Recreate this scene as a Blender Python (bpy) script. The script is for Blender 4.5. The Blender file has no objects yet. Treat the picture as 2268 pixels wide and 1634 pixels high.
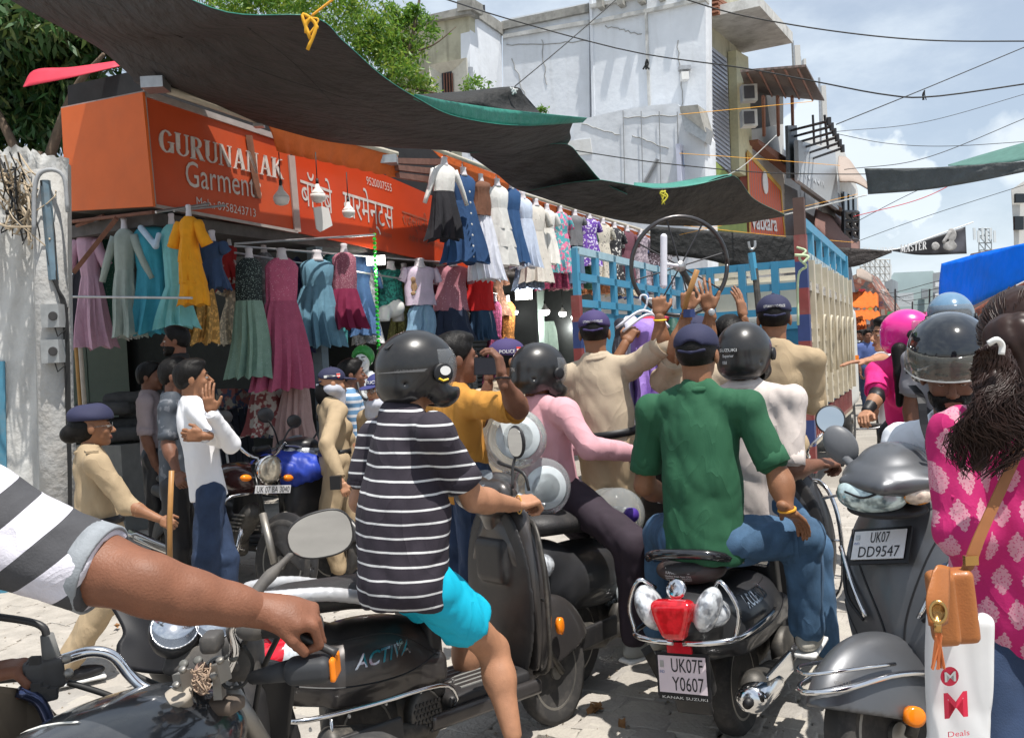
import bpy, math, random
import numpy as np
from mathutils import Vector, Matrix
from mathutils.bvhtree import BVHTree
rnd = random.Random(7)
SC = bpy.context.scene
COL = SC.collection
# camera, world, sun
F0, UC, VC = 2000.0, 1134.0, 817.0          # focal length and centre of the 2268 x 1634 frame
PITCH, ROLL, CAMH = math.atan(42 / 2000.0), math.radians(3.0), 1.66
CAM = np.array([0.0, 0.0, CAMH])
CU = np.array([0, math.sin(PITCH), math.cos(PITCH)])
CF = np.array([0, math.cos(PITCH), -math.sin(PITCH)])
CR = np.array([1.0, 0, 0])
cd = bpy.data.cameras.new('camera'); cam = bpy.data.objects.new('camera', cd); COL.objects.link(cam)
cd.sensor_width = 36; cd.lens = 36 * F0 / 2268; cd.clip_start = 0.05; cd.clip_end = 3000
ax = CR * math.cos(ROLL) - CU * math.sin(ROLL)
ay = CR * math.sin(ROLL) + CU * math.cos(ROLL)
cam.matrix_world = Matrix(((ax[0], ay[0], -CF[0], 0), (ax[1], ay[1], -CF[1], 0), (ax[2], ay[2], -CF[2], CAMH), (0, 0, 0, 1)))
SC.camera = cam
SC.view_settings.view_transform = 'Standard'; SC.view_settings.look = 'None'
SC.view_settings.exposure = 0.32; SC.view_settings.gamma = 1
SC.view_settings.use_curve_mapping = False
SUNV = Vector((0.20, -0.24, 0.95)).normalized()          # towards the sun
sd = bpy.data.lights.new('sun', 'SUN'); sd.energy = 4.9; sd.angle = math.radians(0.55); sd.color = (1, 0.955, 0.89)
sun = bpy.data.objects.new('sun', sd); COL.objects.link(sun); sun.location = (6, -8, 30)
sun.rotation_euler = SUNV.to_track_quat('Z', 'Y').to_euler()
wd = bpy.data.worlds.new('World'); SC.world = wd; wd.use_nodes = True
nt = wd.node_tree; N = nt.nodes; L = nt.links
for n in list(N): N.remove(n)
out = N.new('ShaderNodeOutputWorld'); bg = N.new('ShaderNodeBackground'); bg.inputs[1].default_value = 0.108
sky = N.new('ShaderNodeTexSky'); sky.sky_type = 'NISHITA'; sky.sun_disc = False
sky.sun_elevation = math.asin(SUNV.z); sky.sun_rotation = math.atan2(SUNV.x, SUNV.y)
sky.dust_density = 2.2; sky.air_density = 1.0; sky.ozone_density = 1.5; sky.altitude = 600
tc = N.new('ShaderNodeTexCoord'); mp = N.new('ShaderNodeMapping'); mp.inputs['Scale'].default_value = (1, 1, 2.2)
L.new(tc.outputs['Generated'], mp.inputs[0])
nz = N.new('ShaderNodeTexNoise'); nz.inputs['Scale'].default_value = 2.6; nz.inputs['Detail'].default_value = 9; nz.inputs['Roughness'].default_value = .62
L.new(mp.outputs[0], nz.inputs[0])
rp = N.new('ShaderNodeMapRange'); rp.inputs[1].default_value = .40; rp.inputs[2].default_value = .72; rp.inputs[3].default_value = .42; rp.inputs[4].default_value = .92; rp.interpolation_type = 'SMOOTHSTEP'
L.new(nz.outputs[0], rp.inputs[0])
def wray(u, v):
 x = (u - UC) / F0; y = (VC - v) / F0
 X = x * math.cos(ROLL) + y * math.sin(ROLL); Z = -x * math.sin(ROLL) + y * math.cos(ROLL)
 return X * CR + Z * CU + CF
def lobe(u, v, r0, r1):
 d = Vector(wray(u, v)).normalized()
 dp = N.new('ShaderNodeVectorMath'); dp.operation = 'DISTANCE'; dp.inputs[1].default_value = d
 L.new(tc.outputs['Generated'], dp.inputs[0])
 ns = N.new('ShaderNodeTexNoise'); ns.inputs['Scale'].default_value = 22; ns.inputs['Detail'].default_value = 7
 L.new(tc.outputs['Generated'], ns.inputs[0])
 ad = N.new('ShaderNodeMath'); ad.operation = 'MULTIPLY_ADD'; ad.inputs[1].default_value = .11; L.new(ns.outputs[0], ad.inputs[0]); L.new(dp.outputs['Value'], ad.inputs[2])
 m = N.new('ShaderNodeMapRange'); m.inputs[1].default_value = r0 + .055; m.inputs[2].default_value = r1 + .055; m.inputs[3].default_value = 1; m.inputs[4].default_value = 0
 L.new(ad.outputs[0], m.inputs[0]); return m.outputs[0]
def mx(a, b):
 m = N.new('ShaderNodeMath'); m.operation = 'MAXIMUM'; L.new(a, m.inputs[0]); L.new(b, m.inputs[1]); return m.outputs[0]
cl = rp.outputs[0]
for a in ((1850, 330, .022, .034), (1880, 390, .040, .052), (1990, 420, .030, .042), (1940, 370, .020, .032), (2290, 330, .03, .07), (1800, 330, .03, .042), (2040, 450, .02, .03)):
 cl = mx(cl, lobe(*a))
sc_ = N.new('ShaderNodeMapRange'); sc_.inputs[3].default_value = 6.3; sc_.inputs[4].default_value = 8.2
L.new(nz.outputs[0], sc_.inputs[0])
cc = N.new('ShaderNodeCombineColor')
for i, k in enumerate((.90, 1.0, 1.09)):
 m = N.new('ShaderNodeMath'); m.operation = 'MULTIPLY'; m.inputs[1].default_value = k; L.new(sc_.outputs[0], m.inputs[0]); L.new(m.outputs[0], cc.inputs[i])
mixc = N.new('ShaderNodeMix'); mixc.data_type = 'RGBA'
L.new(cl, mixc.inputs[0]); L.new(sky.outputs[0], mixc.inputs[6]); L.new(cc.outputs[0], mixc.inputs[7])
L.new(mixc.outputs[2], bg.inputs[0]); L.new(bg.outputs[0], out.inputs[0])
# placing helpers
def W(u, v, s):
 """the point seen at (u, v) where one metre measures s frame pixels"""
 return CAM + wray(u, v) * (F0 / s)
def PI(u, v, O, n):
 r = wray(u, v); n = np.asarray(n, float)
 return CAM + r * (np.dot(np.asarray(O) - CAM, n) / np.dot(r, n))
def GR(u, v, z=0.0): return PI(u, v, (0, 0, z), (0, 0, 1))
def V3(*a): return np.array(a, float)
def nrm(v):
 v = np.asarray(v, float); return v / (np.linalg.norm(v) + 1e-12)
STD = nrm((math.sin(math.radians(28)), math.cos(math.radians(28)), 0))     # along the street
STN = nrm((math.cos(math.radians(28)), -math.sin(math.radians(28)), 0))    # out of the left shop fronts
# objects
BASE = {}
def tag(o, label=None, cat=None, group=None, kind=None):
 if label: o['label'] = label
 if cat: o['category'] = cat
 if group: o['group'] = group
 if kind: o['kind'] = kind
 return o
def thing(name, label, cat, base, group=None):
 o = bpy.data.objects.new(name, None); COL.objects.link(o)
 o.empty_display_size = .1; o.location = tuple(base); BASE[o.name] = np.array(base, float)
 return tag(o, label, cat, group)
def mesh(name, v, f, mats, parent=None, smooth=False, base=None, mi=None, label=None, auto=None):
 v = np.asarray(v, float).reshape(-1, 3)
 if parent is not None: b = BASE[parent.name]
 elif base is not None: b = np.array(base, float)
 else: b = np.array([v[:, 0].mean(), v[:, 1].mean(), v[:, 2].min()])
 me = bpy.data.meshes.new(name)
 if isinstance(f, np.ndarray):
  n, k = f.shape
  me.vertices.add(len(v)); me.vertices.foreach_set('co', (v - b).astype(np.float32).ravel())
  me.loops.add(n * k); me.loops.foreach_set('vertex_index', f.astype(np.int32).ravel())
  me.polygons.add(n); me.polygons.foreach_set('loop_start', np.arange(0, n * k, k, dtype=np.int32))
  me.update(calc_edges=True)
 else:
  me.from_pydata((v - b).tolist(), [], f)
 if not isinstance(mats, (list, tuple)): mats = [mats]
 for m in mats: me.materials.append(m)
 if mi is not None: me.polygons.foreach_set('material_index', mi)
 if smooth: me.polygons.foreach_set('use_smooth', [True] * len(me.polygons))
 if auto is not None: me.set_sharp_from_angle(angle=math.radians(auto))
 me.update()
 o = bpy.data.objects.new(name, me); COL.objects.link(o); BASE[o.name] = b
 if parent is not None: o.parent = parent
 if parent is None or parent.type != 'EMPTY' or True:
  if parent is None: o.location = b
 if label: o['label'] = label
 return o
class MB:
 """collects plain shapes that belong to ONE part"""
 def __init__(s, T=None): s.v = []; s.f = []; s.T = T
 def add(s, v, f):
  n = len(s.v); v = np.asarray(v, float)
  if s.T is not None: v = v @ s.T[0].T + s.T[1]
  s.v += v.tolist(); s.f += [tuple(n + i for i in q) for q in f]; return s
 def box(s, c, h, R=None):
  v = np.array([(x, y, z) for x in (-1, 1) for y in (-1, 1) for z in (-1, 1)], float) * h
  if R is not None: v = v @ np.asarray(R).T
  return s.add(v + c, [(0, 1, 3, 2), (4, 6, 7, 5), (0, 4, 5, 1), (2, 3, 7, 6), (0, 2, 6, 4), (1, 5, 7, 3)])
 def quad(s, a, b, c, d, t=.004):
  a, b, c, d = map(lambda q: np.asarray(q, float), (a, b, c, d)); n = nrm(np.cross(b - a, d - a)) * t
  return s.add([a, b, c, d, a + n, b + n, c + n, d + n], [(3, 2, 1, 0), (4, 5, 6, 7), (0, 1, 5, 4), (1, 2, 6, 5), (2, 3, 7, 6), (3, 0, 4, 7)])
 def tube(s, pts, r, n=8, caps=True):
  pts = [np.asarray(p, float) for p in pts]; m = len(pts)
  rs = [r] * m if np.isscalar(r) else list(r)
  t0 = nrm(pts[1] - pts[0]); up = np.array([0, 0, 1.]) if abs(t0[2]) < .9 else np.array([1., 0, 0])
  a = nrm(np.cross(t0, up)); V = []
  for i, p in enumerate(pts):
   t = nrm(pts[min(i + 1, m - 1)] - pts[max(i - 1, 0)])
   a = nrm(a - t * np.dot(a, t)); b = np.cross(t, a)
   for k in range(n):
    w = 2 * math.pi * k / n; V.append(p + (a * math.cos(w) + b * math.sin(w)) * rs[i])
  Fc = [(i * n + k, i * n + (k + 1) % n, (i + 1) * n + (k + 1) % n, (i + 1) * n + k) for i in range(m - 1) for k in range(n)]
  if caps: Fc += [tuple(range(n))[::-1], tuple((m - 1) * n + k for k in range(n))]
  return s.add(V, Fc)
 def lathe(s, c, axis, prof, n=24, sq=1.0, a0=None):
  """prof: (distance along axis, radius)"""
  t = nrm(axis); up = np.array([0, 0, 1.]) if abs(t[2]) < .9 else np.array([1., 0, 0])
  a = nrm(np.cross(t, up)) if a0 is None else nrm(a0); b = np.cross(t, a); V = []
  for h, r in prof:
   for k in range(n):
    w = 2 * math.pi * k / n; V.append(np.asarray(c) + t * h + (a * math.cos(w) + b * math.sin(w) * sq) * r)
  m = len(prof)
  Fc = [(i * n + k, i * n + (k + 1) % n, (i + 1) * n + (k + 1) % n, (i + 1) * n + k) for i in range(m - 1) for k in range(n)]
  Fc += [tuple(range(n))[::-1], tuple((m - 1) * n + k for k in range(n))]
  return s.add(V, Fc)
 def prism(s, pts, off):
  """flat outline (3-D points) pushed along off"""
  pts = np.asarray(pts, float); n = len(pts); off = np.asarray(off, float)
  return s.add(np.vstack([pts, pts + off]), [tuple(range(n))[::-1], tuple(range(n, 2 * n))] + [(i, (i + 1) % n, n + (i + 1) % n, n + i) for i in range(n)])
 def out(s, name, m, parent=None, smooth=False, **k):
  return mesh(name, s.v, s.f, m, parent, smooth, **k)
def curve_pts(pts, n=24):
 """Catmull-Rom through the points"""
 P = [np.asarray(p, float) for p in pts]; P = [2 * P[0] - P[1]] + P + [2 * P[-1] - P[-2]]; o = []
 m = len(P) - 3
 for i in range(n + 1):
  x = i / n * m; k = min(int(x), m - 1); t = x - k
  a, b, c, d = P[k:k + 4]
  o.append(.5 * ((2 * b) + (c - a) * t + (2 * a - 5 * b + 4 * c - d) * t * t + (3 * b - a - 3 * c + d) * t ** 3))
 return o
def coons(top, bot, left, right, nu, nv, disp=None):
 """cloth between four edges; top/bot run left to right, left/right run top to bottom"""
 T = np.array(curve_pts(top, nu)); B = np.array(curve_pts(bot, nu)); Lf = np.array(curve_pts(left, nv)); R = np.array(curve_pts(right, nv))
 u = np.linspace(0, 1, nu + 1)[None, :, None]; v = np.linspace(0, 1, nv + 1)[:, None, None]
 P = (1 - v) * T[None] + v * B[None] + (1 - u) * Lf[:, None] + u * R[:, None] - ((1 - u) * (1 - v) * T[0] + u * (1 - v) * T[-1] + (1 - u) * v * B[0] + u * v * B[-1])
 if disp is not None: P = P + disp(u[..., 0] + 0 * v[..., 0], v[..., 0] + 0 * u[..., 0])[..., None] * np.array([0, 0, 1.])
 f = [(j * (nu + 1) + i, j * (nu + 1) + i + 1, (j + 1) * (nu + 1) + i + 1, (j + 1) * (nu + 1) + i) for j in range(nv) for i in range(nu)]
 return P.reshape(-1, 3), f
# signed-distance modelling (surface nets)
def snet(Fv, org, h):
 nx, ny, nz_ = Fv.shape; S = np.zeros((nx - 1, ny - 1, nz_ - 1, 3), np.float32); C = np.zeros((nx - 1, ny - 1, nz_ - 1), np.float32)
 neg = Fv < 0; idx = np.stack(np.meshgrid(*[np.arange(k, dtype=np.float32) for k in Fv.shape], indexing='ij'), -1); X = []
 for a in range(3):
  s0 = [slice(None)] * 3; s1 = [slice(None)] * 3; s0[a] = slice(0, -1); s1[a] = slice(1, None)
  s0 = tuple(s0); s1 = tuple(s1); m = neg[s0] != neg[s1]
  d = Fv[s0] - Fv[s1]; t = np.where(m, Fv[s0] / np.where(d == 0, 1, d), 0)
  p = idx[s0].copy(); p[..., a] += t; p *= m[..., None]
  b, c = [k for k in range(3) if k != a]
  for i in (0, 1):
   for j in (0, 1):
    sl = [slice(None)] * 3; sl[b] = slice(i, Fv.shape[b] - 1 + i); sl[c] = slice(j, Fv.shape[c] - 1 + j); sl = tuple(sl)
    S += p[sl]; C += m[sl]
  X.append((a, m, neg[s0]))
 act = C > 0; ids = np.full(C.shape, -1, np.int64); ids[act] = np.arange(act.sum())
 V = S[act] / C[act][:, None] * h + org; Q = []
 for a, m, ng in X:
  b, c = [(1, 2), (2, 0), (0, 1)][a]
  w = np.argwhere(m); ok = (w[:, b] > 0) & (w[:, c] > 0) & (w[:, b] < Fv.shape[b] - 1) & (w[:, c] < Fv.shape[c] - 1); w = w[ok]
  eb = np.zeros(3, int); eb[b] = 1; ec = np.zeros(3, int); ec[c] = 1
  g = lambda q: ids[q[:, 0], q[:, 1], q[:, 2]]
  q = np.stack([g(w - eb - ec), g(w - ec), g(w), g(w - eb)], 1)
  s = ng[w[:, 0], w[:, 1], w[:, 2]]; q[~s] = q[~s][:, ::-1]; Q.append(q)
 return V.astype(float), np.vstack(Q)
def frame(yaw=0, pitch=0, roll=0):
 """columns: right, forward, up"""
 return np.array(Matrix.Rotation(-math.radians(yaw), 3, 'Z') @ Matrix.Rotation(math.radians(pitch), 3, 'X') @ Matrix.Rotation(math.radians(roll), 3, 'Y'))
def look(fw, up=(0, 0, 1)):
 f = nrm(fw); r = nrm(np.cross(f, up)); return np.stack([r, f, np.cross(r, f)], 1)
class SD:
 def __init__(s, k=.02): s.p = []; s.k = k; s.lo = np.full(3, 1e9); s.hi = np.full(3, -1e9); s.dsp = None
 def _b(s, c, r):
  s.lo = np.minimum(s.lo, np.asarray(c) - r); s.hi = np.maximum(s.hi, np.asarray(c) + r)
 def cap(s, a, b, ra, rb=None, flat=None, k=None, sub=False):
  rb = ra if rb is None else rb; a = np.asarray(a, float); b = np.asarray(b, float)
  if flat is not None: ax_ = nrm(flat[0]); fk = flat[1]
  def fn(P):
   aa, bb = a, b
   if flat is not None:
    P = P + ax_ * ((P - a) @ ax_)[:, None] * (fk - 1); bb = b + ax_ * ((b - a) @ ax_) * (fk - 1)
   ab = bb - aa; h = np.clip((P - aa) @ ab / (ab @ ab + 1e-12), 0, 1)
   return np.linalg.norm(P - aa - h[:, None] * ab, axis=1) - (ra + (rb - ra) * h)
  if not sub: s._b(a, max(ra, rb)); s._b(b, max(ra, rb))
  s.p.append((fn, s.k if k is None else k, 's' if sub else 'u')); return s
 def ell(s, c, r, R=None, k=None, sub=False):
  c = np.asarray(c, float); r = np.asarray(r, float)
  def fn(P):
   q = P - c
   if R is not None: q = q @ R
   k0 = np.linalg.norm(q / r, axis=1); k1 = np.linalg.norm(q / r ** 2, axis=1) + 1e-9
   return k0 * (k0 - 1) / k1
  if not sub: s._b(c, r.max())
  s.p.append((fn, s.k if k is None else k, 's' if sub else 'u')); return s
 def box(s, c, hf, R=None, rd=.01, k=None, sub=False):
  c = np.asarray(c, float); hf = np.asarray(hf, float)
  def fn(P):
   q = P - c
   if R is not None: q = q @ R
   q = np.abs(q) - (hf - rd)
   return np.linalg.norm(np.maximum(q, 0), axis=1) + np.minimum(q.max(1), 0) - rd
  if not sub: s._b(c, np.linalg.norm(hf))
  s.p.append((fn, s.k if k is None else k, 's' if sub else 'u')); return s
 def cut(s, o, n, k=.004):
  """keep what lies behind the plane (o, n)"""
  o = np.asarray(o, float); n = nrm(n)
  s.p.append((lambda P: (P - o) @ n, k, 'i')); return s
 def ev(s, P):
  d = None
  for fn, k, m in s.p:
   e = fn(P)
   if d is None: d = e; continue
   if m == 'u':
    h = np.clip(.5 + .5 * (e - d) / k, 0, 1); d = e * (1 - h) + d * h - k * h * (1 - h)
   else:
    if m == 's': e = -e
    h = np.clip(.5 - .5 * (e - d) / k, 0, 1); d = e * (1 - h) + d * h + k * h * (1 - h)
  if s.dsp: d = d + s.dsp(P)
  return d
 def mesh(s, h):
  pad = h * 2.5 + .01; lo = s.lo - pad; n = np.ceil((s.hi + pad - lo) / h).astype(int) + 1
  g = [lo[i] + np.arange(n[i]) * h for i in range(3)]
  D = np.full(n, 1e3, np.float32); B = 10
  for i in range(0, n[0], B):
   for j in range(0, n[1], B):
    for q in range(0, n[2], B):
     gx, gy, gz = g[0][i:i + B], g[1][j:j + B], g[2][q:q + B]
     c = np.array([[gx.mean(), gy.mean(), gz.mean()]])
     d = s.ev(c)[0]
     if abs(d) > h * B * .87 + .05: D[i:i + B, j:j + B, q:q + B] = d; continue
     P = np.stack(np.meshgrid(gx, gy, gz, indexing='ij'), -1).reshape(-1, 3)
     D[i:i + B, j:j + B, q:q + B] = s.ev(P).reshape(len(gx), len(gy), len(gz))
  return snet(D, lo, h)
 def out(s, name, m, parent=None, h=.012, T=None, **k):
  v, f = s.mesh(h)
  if T is not None: v = v @ T[0].T + T[1]
  return mesh(name, v, f, m, parent, True, **k)
def wrinkle(amp, freq, seed=1, ax=(0, 0, 1), st=.35):
 """soft cloth folds; st < 1 stretches them along ax"""
 r = np.random.RandomState(seed); D = r.randn(7, 3); D /= np.linalg.norm(D, axis=1)[:, None]; ax = nrm(ax)
 D = D - np.outer(D @ ax, ax) * (1 - st); ph = r.rand(7) * 6.28; fr = freq * (.6 + r.rand(7))
 def f(P):
  w = P + .025 * np.sin(P[:, [1, 2, 0]] * freq * .35 + 1.3)
  t = 0
  for i in range(7): t = t + (1 - np.abs(np.sin(w @ D[i] * fr[i] + ph[i]))) ** 2 - .4
  return (t / 7 * amp * 3.4)
 return f
# materials
MATS = {}
def mat(name, col=(.5, .5, .5), rough=.6, metal=0., var=.12, sc=9., bump=0., bsc=60., spec=.5, em=None, pat=None, alpha=None, trans=0, coat=0, sheen=0, tr=None, fold=0., dirt=0., dcol=(.30, .26, .21), ior=1.45):
 if name in MATS: return MATS[name]
 m = bpy.data.materials.new(name); m.use_nodes = True; nt = m.node_tree; N = nt.nodes; L = nt.links
 b = N['Principled BSDF']; b.inputs['Roughness'].default_value = rough; b.inputs['Metallic'].default_value = metal
 b.inputs['Specular IOR Level'].default_value = spec; b.inputs['IOR'].default_value = ior
 tc = N.new('ShaderNodeTexCoord'); co = tc.outputs['Object']
 c = None
 if pat: c = pat(nt, co)
 if c is None:
  rg = N.new('ShaderNodeRGB'); rg.outputs[0].default_value = (*col, 1); c = rg.outputs[0]
 if var:
  nz = N.new('ShaderNodeTexNoise'); nz.inputs['Scale'].default_value = sc; nz.inputs['Detail'].default_value = 6; nz.inputs['Roughness'].default_value = .6
  L.new(co, nz.inputs[0]); r = N.new('ShaderNodeMapRange'); r.inputs[1].default_value = .25; r.inputs[2].default_value = .75; r.inputs[3].default_value = 1 - var; r.inputs[4].default_value = 1 + var
  L.new(nz.outputs[0], r.inputs[0]); mu = N.new('ShaderNodeVectorMath'); mu.operation = 'SCALE'; L.new(c, mu.inputs[0]); L.new(r.outputs[0], mu.inputs[3]); c = mu.outputs[0]
 if dirt:
  n2 = N.new('ShaderNodeTexNoise'); n2.inputs['Scale'].default_value = sc * .6; n2.inputs['Detail'].default_value = 8; n2.inputs['Roughness'].default_value = .7; L.new(co, n2.inputs[0])
  r2 = N.new('ShaderNodeMapRange'); r2.inputs[1].default_value = .48; r2.inputs[2].default_value = .75; r2.inputs[3].default_value = dirt * .15; r2.inputs[4].default_value = dirt; L.new(n2.outputs[0], r2.inputs[0])
  mm = N.new('ShaderNodeMix'); mm.data_type = 'RGBA'; L.new(r2.outputs[0], mm.inputs[0]); L.new(c, mm.inputs[6]); mm.inputs[7].default_value = (*dcol, 1); c = mm.outputs[2]
  r3 = N.new('ShaderNodeMapRange'); r3.inputs[3].default_value = rough; r3.inputs[4].default_value = min(1, rough + .45); L.new(r2.outputs[0], r3.inputs[0]); L.new(r3.outputs[0], b.inputs['Roughness'])
 L.new(c, b.inputs['Base Color'])
 if bump:
  nb = N.new('ShaderNodeTexNoise'); nb.inputs['Scale'].default_value = bsc; nb.inputs['Detail'].default_value = 5; L.new(co, nb.inputs[0])
  bp = N.new('ShaderNodeBump'); bp.inputs['Strength'].default_value = min(1, bump); bp.inputs['Distance'].default_value = .6 / bsc; L.new(nb.outputs[0], bp.inputs['Height']); L.new(bp.outputs[0], b.inputs['Normal'])
 if fold:
  nf = N.new('ShaderNodeTexNoise'); nf.inputs['Scale'].default_value = 4.5; nf.inputs['Detail'].default_value = 3; nf.inputs['Roughness'].default_value = .4; nf.inputs['Distortion'].default_value = 1.1; mf = N.new('ShaderNodeMapping'); mf.inputs['Scale'].default_value = (1.3, 1.3, .55); mf.inputs['Rotation'].default_value = (.25, .2, 0); L.new(co, mf.inputs[0]); L.new(mf.outputs[0], nf.inputs[0])
  rf_ = _math(nt, 'ABSOLUTE', _math(nt, 'SUBTRACT', nf.outputs[0], .5)); rf_ = _math(nt, 'SUBTRACT', 1., _math(nt, 'POWER', _math(nt, 'MULTIPLY', rf_, 2.), .6))
  b2 = N.new('ShaderNodeBump'); b2.inputs['Strength'].default_value = min(1, fold * .5); b2.inputs['Distance'].default_value = .016; L.new(rf_, b2.inputs['Height'])
  if bump: L.new(bp.outputs[0], b2.inputs['Normal'])
  L.new(b2.outputs[0], b.inputs['Normal'])
 if em: b.inputs['Emission Color'].default_value = (*em[0], 1); b.inputs['Emission Strength'].default_value = em[1]
 if trans: b.inputs['Transmission Weight'].default_value = trans
 if alpha is not None: b.inputs['Alpha'].default_value = alpha
 if coat: b.inputs['Coat Weight'].default_value = coat; b.inputs['Coat Roughness'].default_value = .08
 if sheen: b.inputs['Sheen Weight'].default_value = sheen
 if tr:   # thin translucent cloth or leaf
  t = N.new('ShaderNodeBsdfTranslucent'); L.new(c, t.inputs[0]); ms = N.new('ShaderNodeMixShader'); ms.inputs[0].default_value = tr
  L.new(b.outputs[0], ms.inputs[1]); L.new(t.outputs[0], ms.inputs[2]); L.new(ms.outputs[0], N['Material Output'].inputs[0])
 MATS[name] = m; return m
def _math(nt, op, a, b=None, c=None):
 m = nt.nodes.new('ShaderNodeMath'); m.operation = op
 for i, x in enumerate((a, b, c)):
  if x is None: continue
  if isinstance(x, (int, float)): m.inputs[i].default_value = x
  else: nt.links.new(x, m.inputs[i])
 return m.outputs[0]
def _mixc(nt, f, a, b):
 m = nt.nodes.new('ShaderNodeMix'); m.data_type = 'RGBA'
 for i, x in ((0, f), (6, a), (7, b)):
  if isinstance(x, tuple): m.inputs[i].default_value = (*x, 1)
  elif isinstance(x, (int, float)): m.inputs[i].default_value = x
  else: nt.links.new(x, m.inputs[i])
 return m.outputs[2]
def _dot(nt, co, d):
 v = nt.nodes.new('ShaderNodeVectorMath'); v.operation = 'DOT_PRODUCT'; v.inputs[1].default_value = tuple(d); nt.links.new(co, v.inputs[0]); return v.outputs['Value']
def _noise(nt, co, sc, det=3):
 n = nt.nodes.new('ShaderNodeTexNoise'); n.inputs['Scale'].default_value = sc; n.inputs['Detail'].default_value = det; nt.links.new(co, n.inputs[0]); return n.outputs[0]
def stripes(c1, c2, d, period, width, wob=.01, off=0):
 def p(nt, co):
  x = _math(nt, 'ADD', _dot(nt, co, d), _math(nt, 'MULTIPLY', _noise(nt, co, 3.5, 2), wob))
  x = _math(nt, 'FRACT', _math(nt, 'MULTIPLY', _math(nt, 'ADD', x, 50 + off), 1 / period))
  return _mixc(nt, _math(nt, 'LESS_THAN', x, width), c1, c2)
 return p
def blobs(c1, c2, sc, th=.5, soft=.02, c3=None, sc3=None, th3=.6):
 def p(nt, co):
  m = nt.nodes.new('ShaderNodeMapRange'); m.inputs[1].default_value = th - soft; m.inputs[2].default_value = th + soft; nt.links.new(_noise(nt, co, sc, 2), m.inputs[0])
  r = _mixc(nt, m.outputs[0], c1, c2)
  if c3:
   m = nt.nodes.new('ShaderNodeMapRange'); m.inputs[1].default_value = th3 - soft; m.inputs[2].default_value = th3 + soft; nt.links.new(_noise(nt, co, sc3 or sc * 1.7, 2), m.inputs[0])
   r = _mixc(nt, m.outputs[0], r, c3)
  return r
 return p
def streaks(c1, c2, sx=1.1, sz=.16, lo=.50, hi=.80, amt=.6):
 def p(nt, co):
  m = nt.nodes.new('ShaderNodeMapping'); m.inputs['Scale'].default_value = (sx, sx, sz); nt.links.new(co, m.inputs[0])
  r = nt.nodes.new('ShaderNodeMapRange'); r.inputs[1].default_value = lo; r.inputs[2].default_value = hi; r.inputs[4].default_value = amt; nt.links.new(_noise(nt, m.outputs[0], 3.2, 8), r.inputs[0]); return _mixc(nt, r.outputs[0], c1, c2)
 return p
def dots(c1, c2, sc, r=.2):
 def p(nt, co):
  v = nt.nodes.new('ShaderNodeTexVoronoi'); v.inputs['Scale'].default_value = sc; nt.links.new(co, v.inputs[0])
  return _mixc(nt, _math(nt, 'LESS_THAN', v.outputs['Distance'], r), c1, c2)
 return p
_TXT = {}
def text_mesh(s, bold=False, shear=0., spacing=1.0, off=0.):
 cu = bpy.data.curves.new('lettering', 'FONT'); cu.body = s; cu.size = 1; cu.resolution_u = 3; cu.shear = shear; cu.space_character = spacing
 cu.offset = off + (.018 if bold else 0); o = bpy.data.objects.new('lettering', cu); COL.objects.link(o)
 dg = bpy.context.evaluated_depsgraph_get(); dg.update()
 me = bpy.data.meshes.new_from_object(o.evaluated_get(dg)); v = np.array([q.co[:] for q in me.vertices]).reshape(-1, 3); f = [tuple(p.vertices) for p in me.polygons]
 bpy.data.objects.remove(o); bpy.data.curves.remove(cu); bpy.data.meshes.remove(me); return v, f
def text(s, o, ex, ey, m, parent, width=None, height=None, depth=.002, onto=None, lift=.002, name='lettering', **k):
 """lettering laid from corner o; ex, ey are unit directions; onto = mesh object it is wrapped on"""
 v, f = text_mesh(s, **k)
 if not len(v): return None
 v[:, 0] -= v[:, 0].min(); y0 = 0
 w = v[:, 0].max(); h = v[:, 1].max()
 sx = (width / w) if width else (height / h); sy = (height / h) if height else sx
 ex = nrm(ex); ey = nrm(ey); n = nrm(np.cross(ex, ey))
 P = np.asarray(o) + np.outer(v[:, 0] * sx, ex) + np.outer(v[:, 1] * sy, ey)
 if onto is not None: P = wrap(P, n, onto, lift)
 return mesh(name, P, f, m, parent)
BV = {}
def wrap(P, n, onto, lift=.002):
 if onto.name not in BV:
  b = BASE[onto.name]; BV[onto.name] = BVHTree.FromPolygons([tuple(np.array(q.co[:]) + b) for q in onto.data.vertices], [tuple(p.vertices) for p in onto.data.polygons])
 t = BV[onto.name]; o = []
 for p in P:
  h = t.ray_cast(Vector(p + n * .3), Vector(-n))
  o.append(np.array(h[0][:]) + n * lift if h[0] is not None else p)
 return np.array(o)
def solid(o, t, off=1, mo=None):
 m = o.modifiers.new('thickness', 'SOLIDIFY'); m.thickness = t; m.offset = off
 if mo is not None: m.material_offset = mo
 return o
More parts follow.
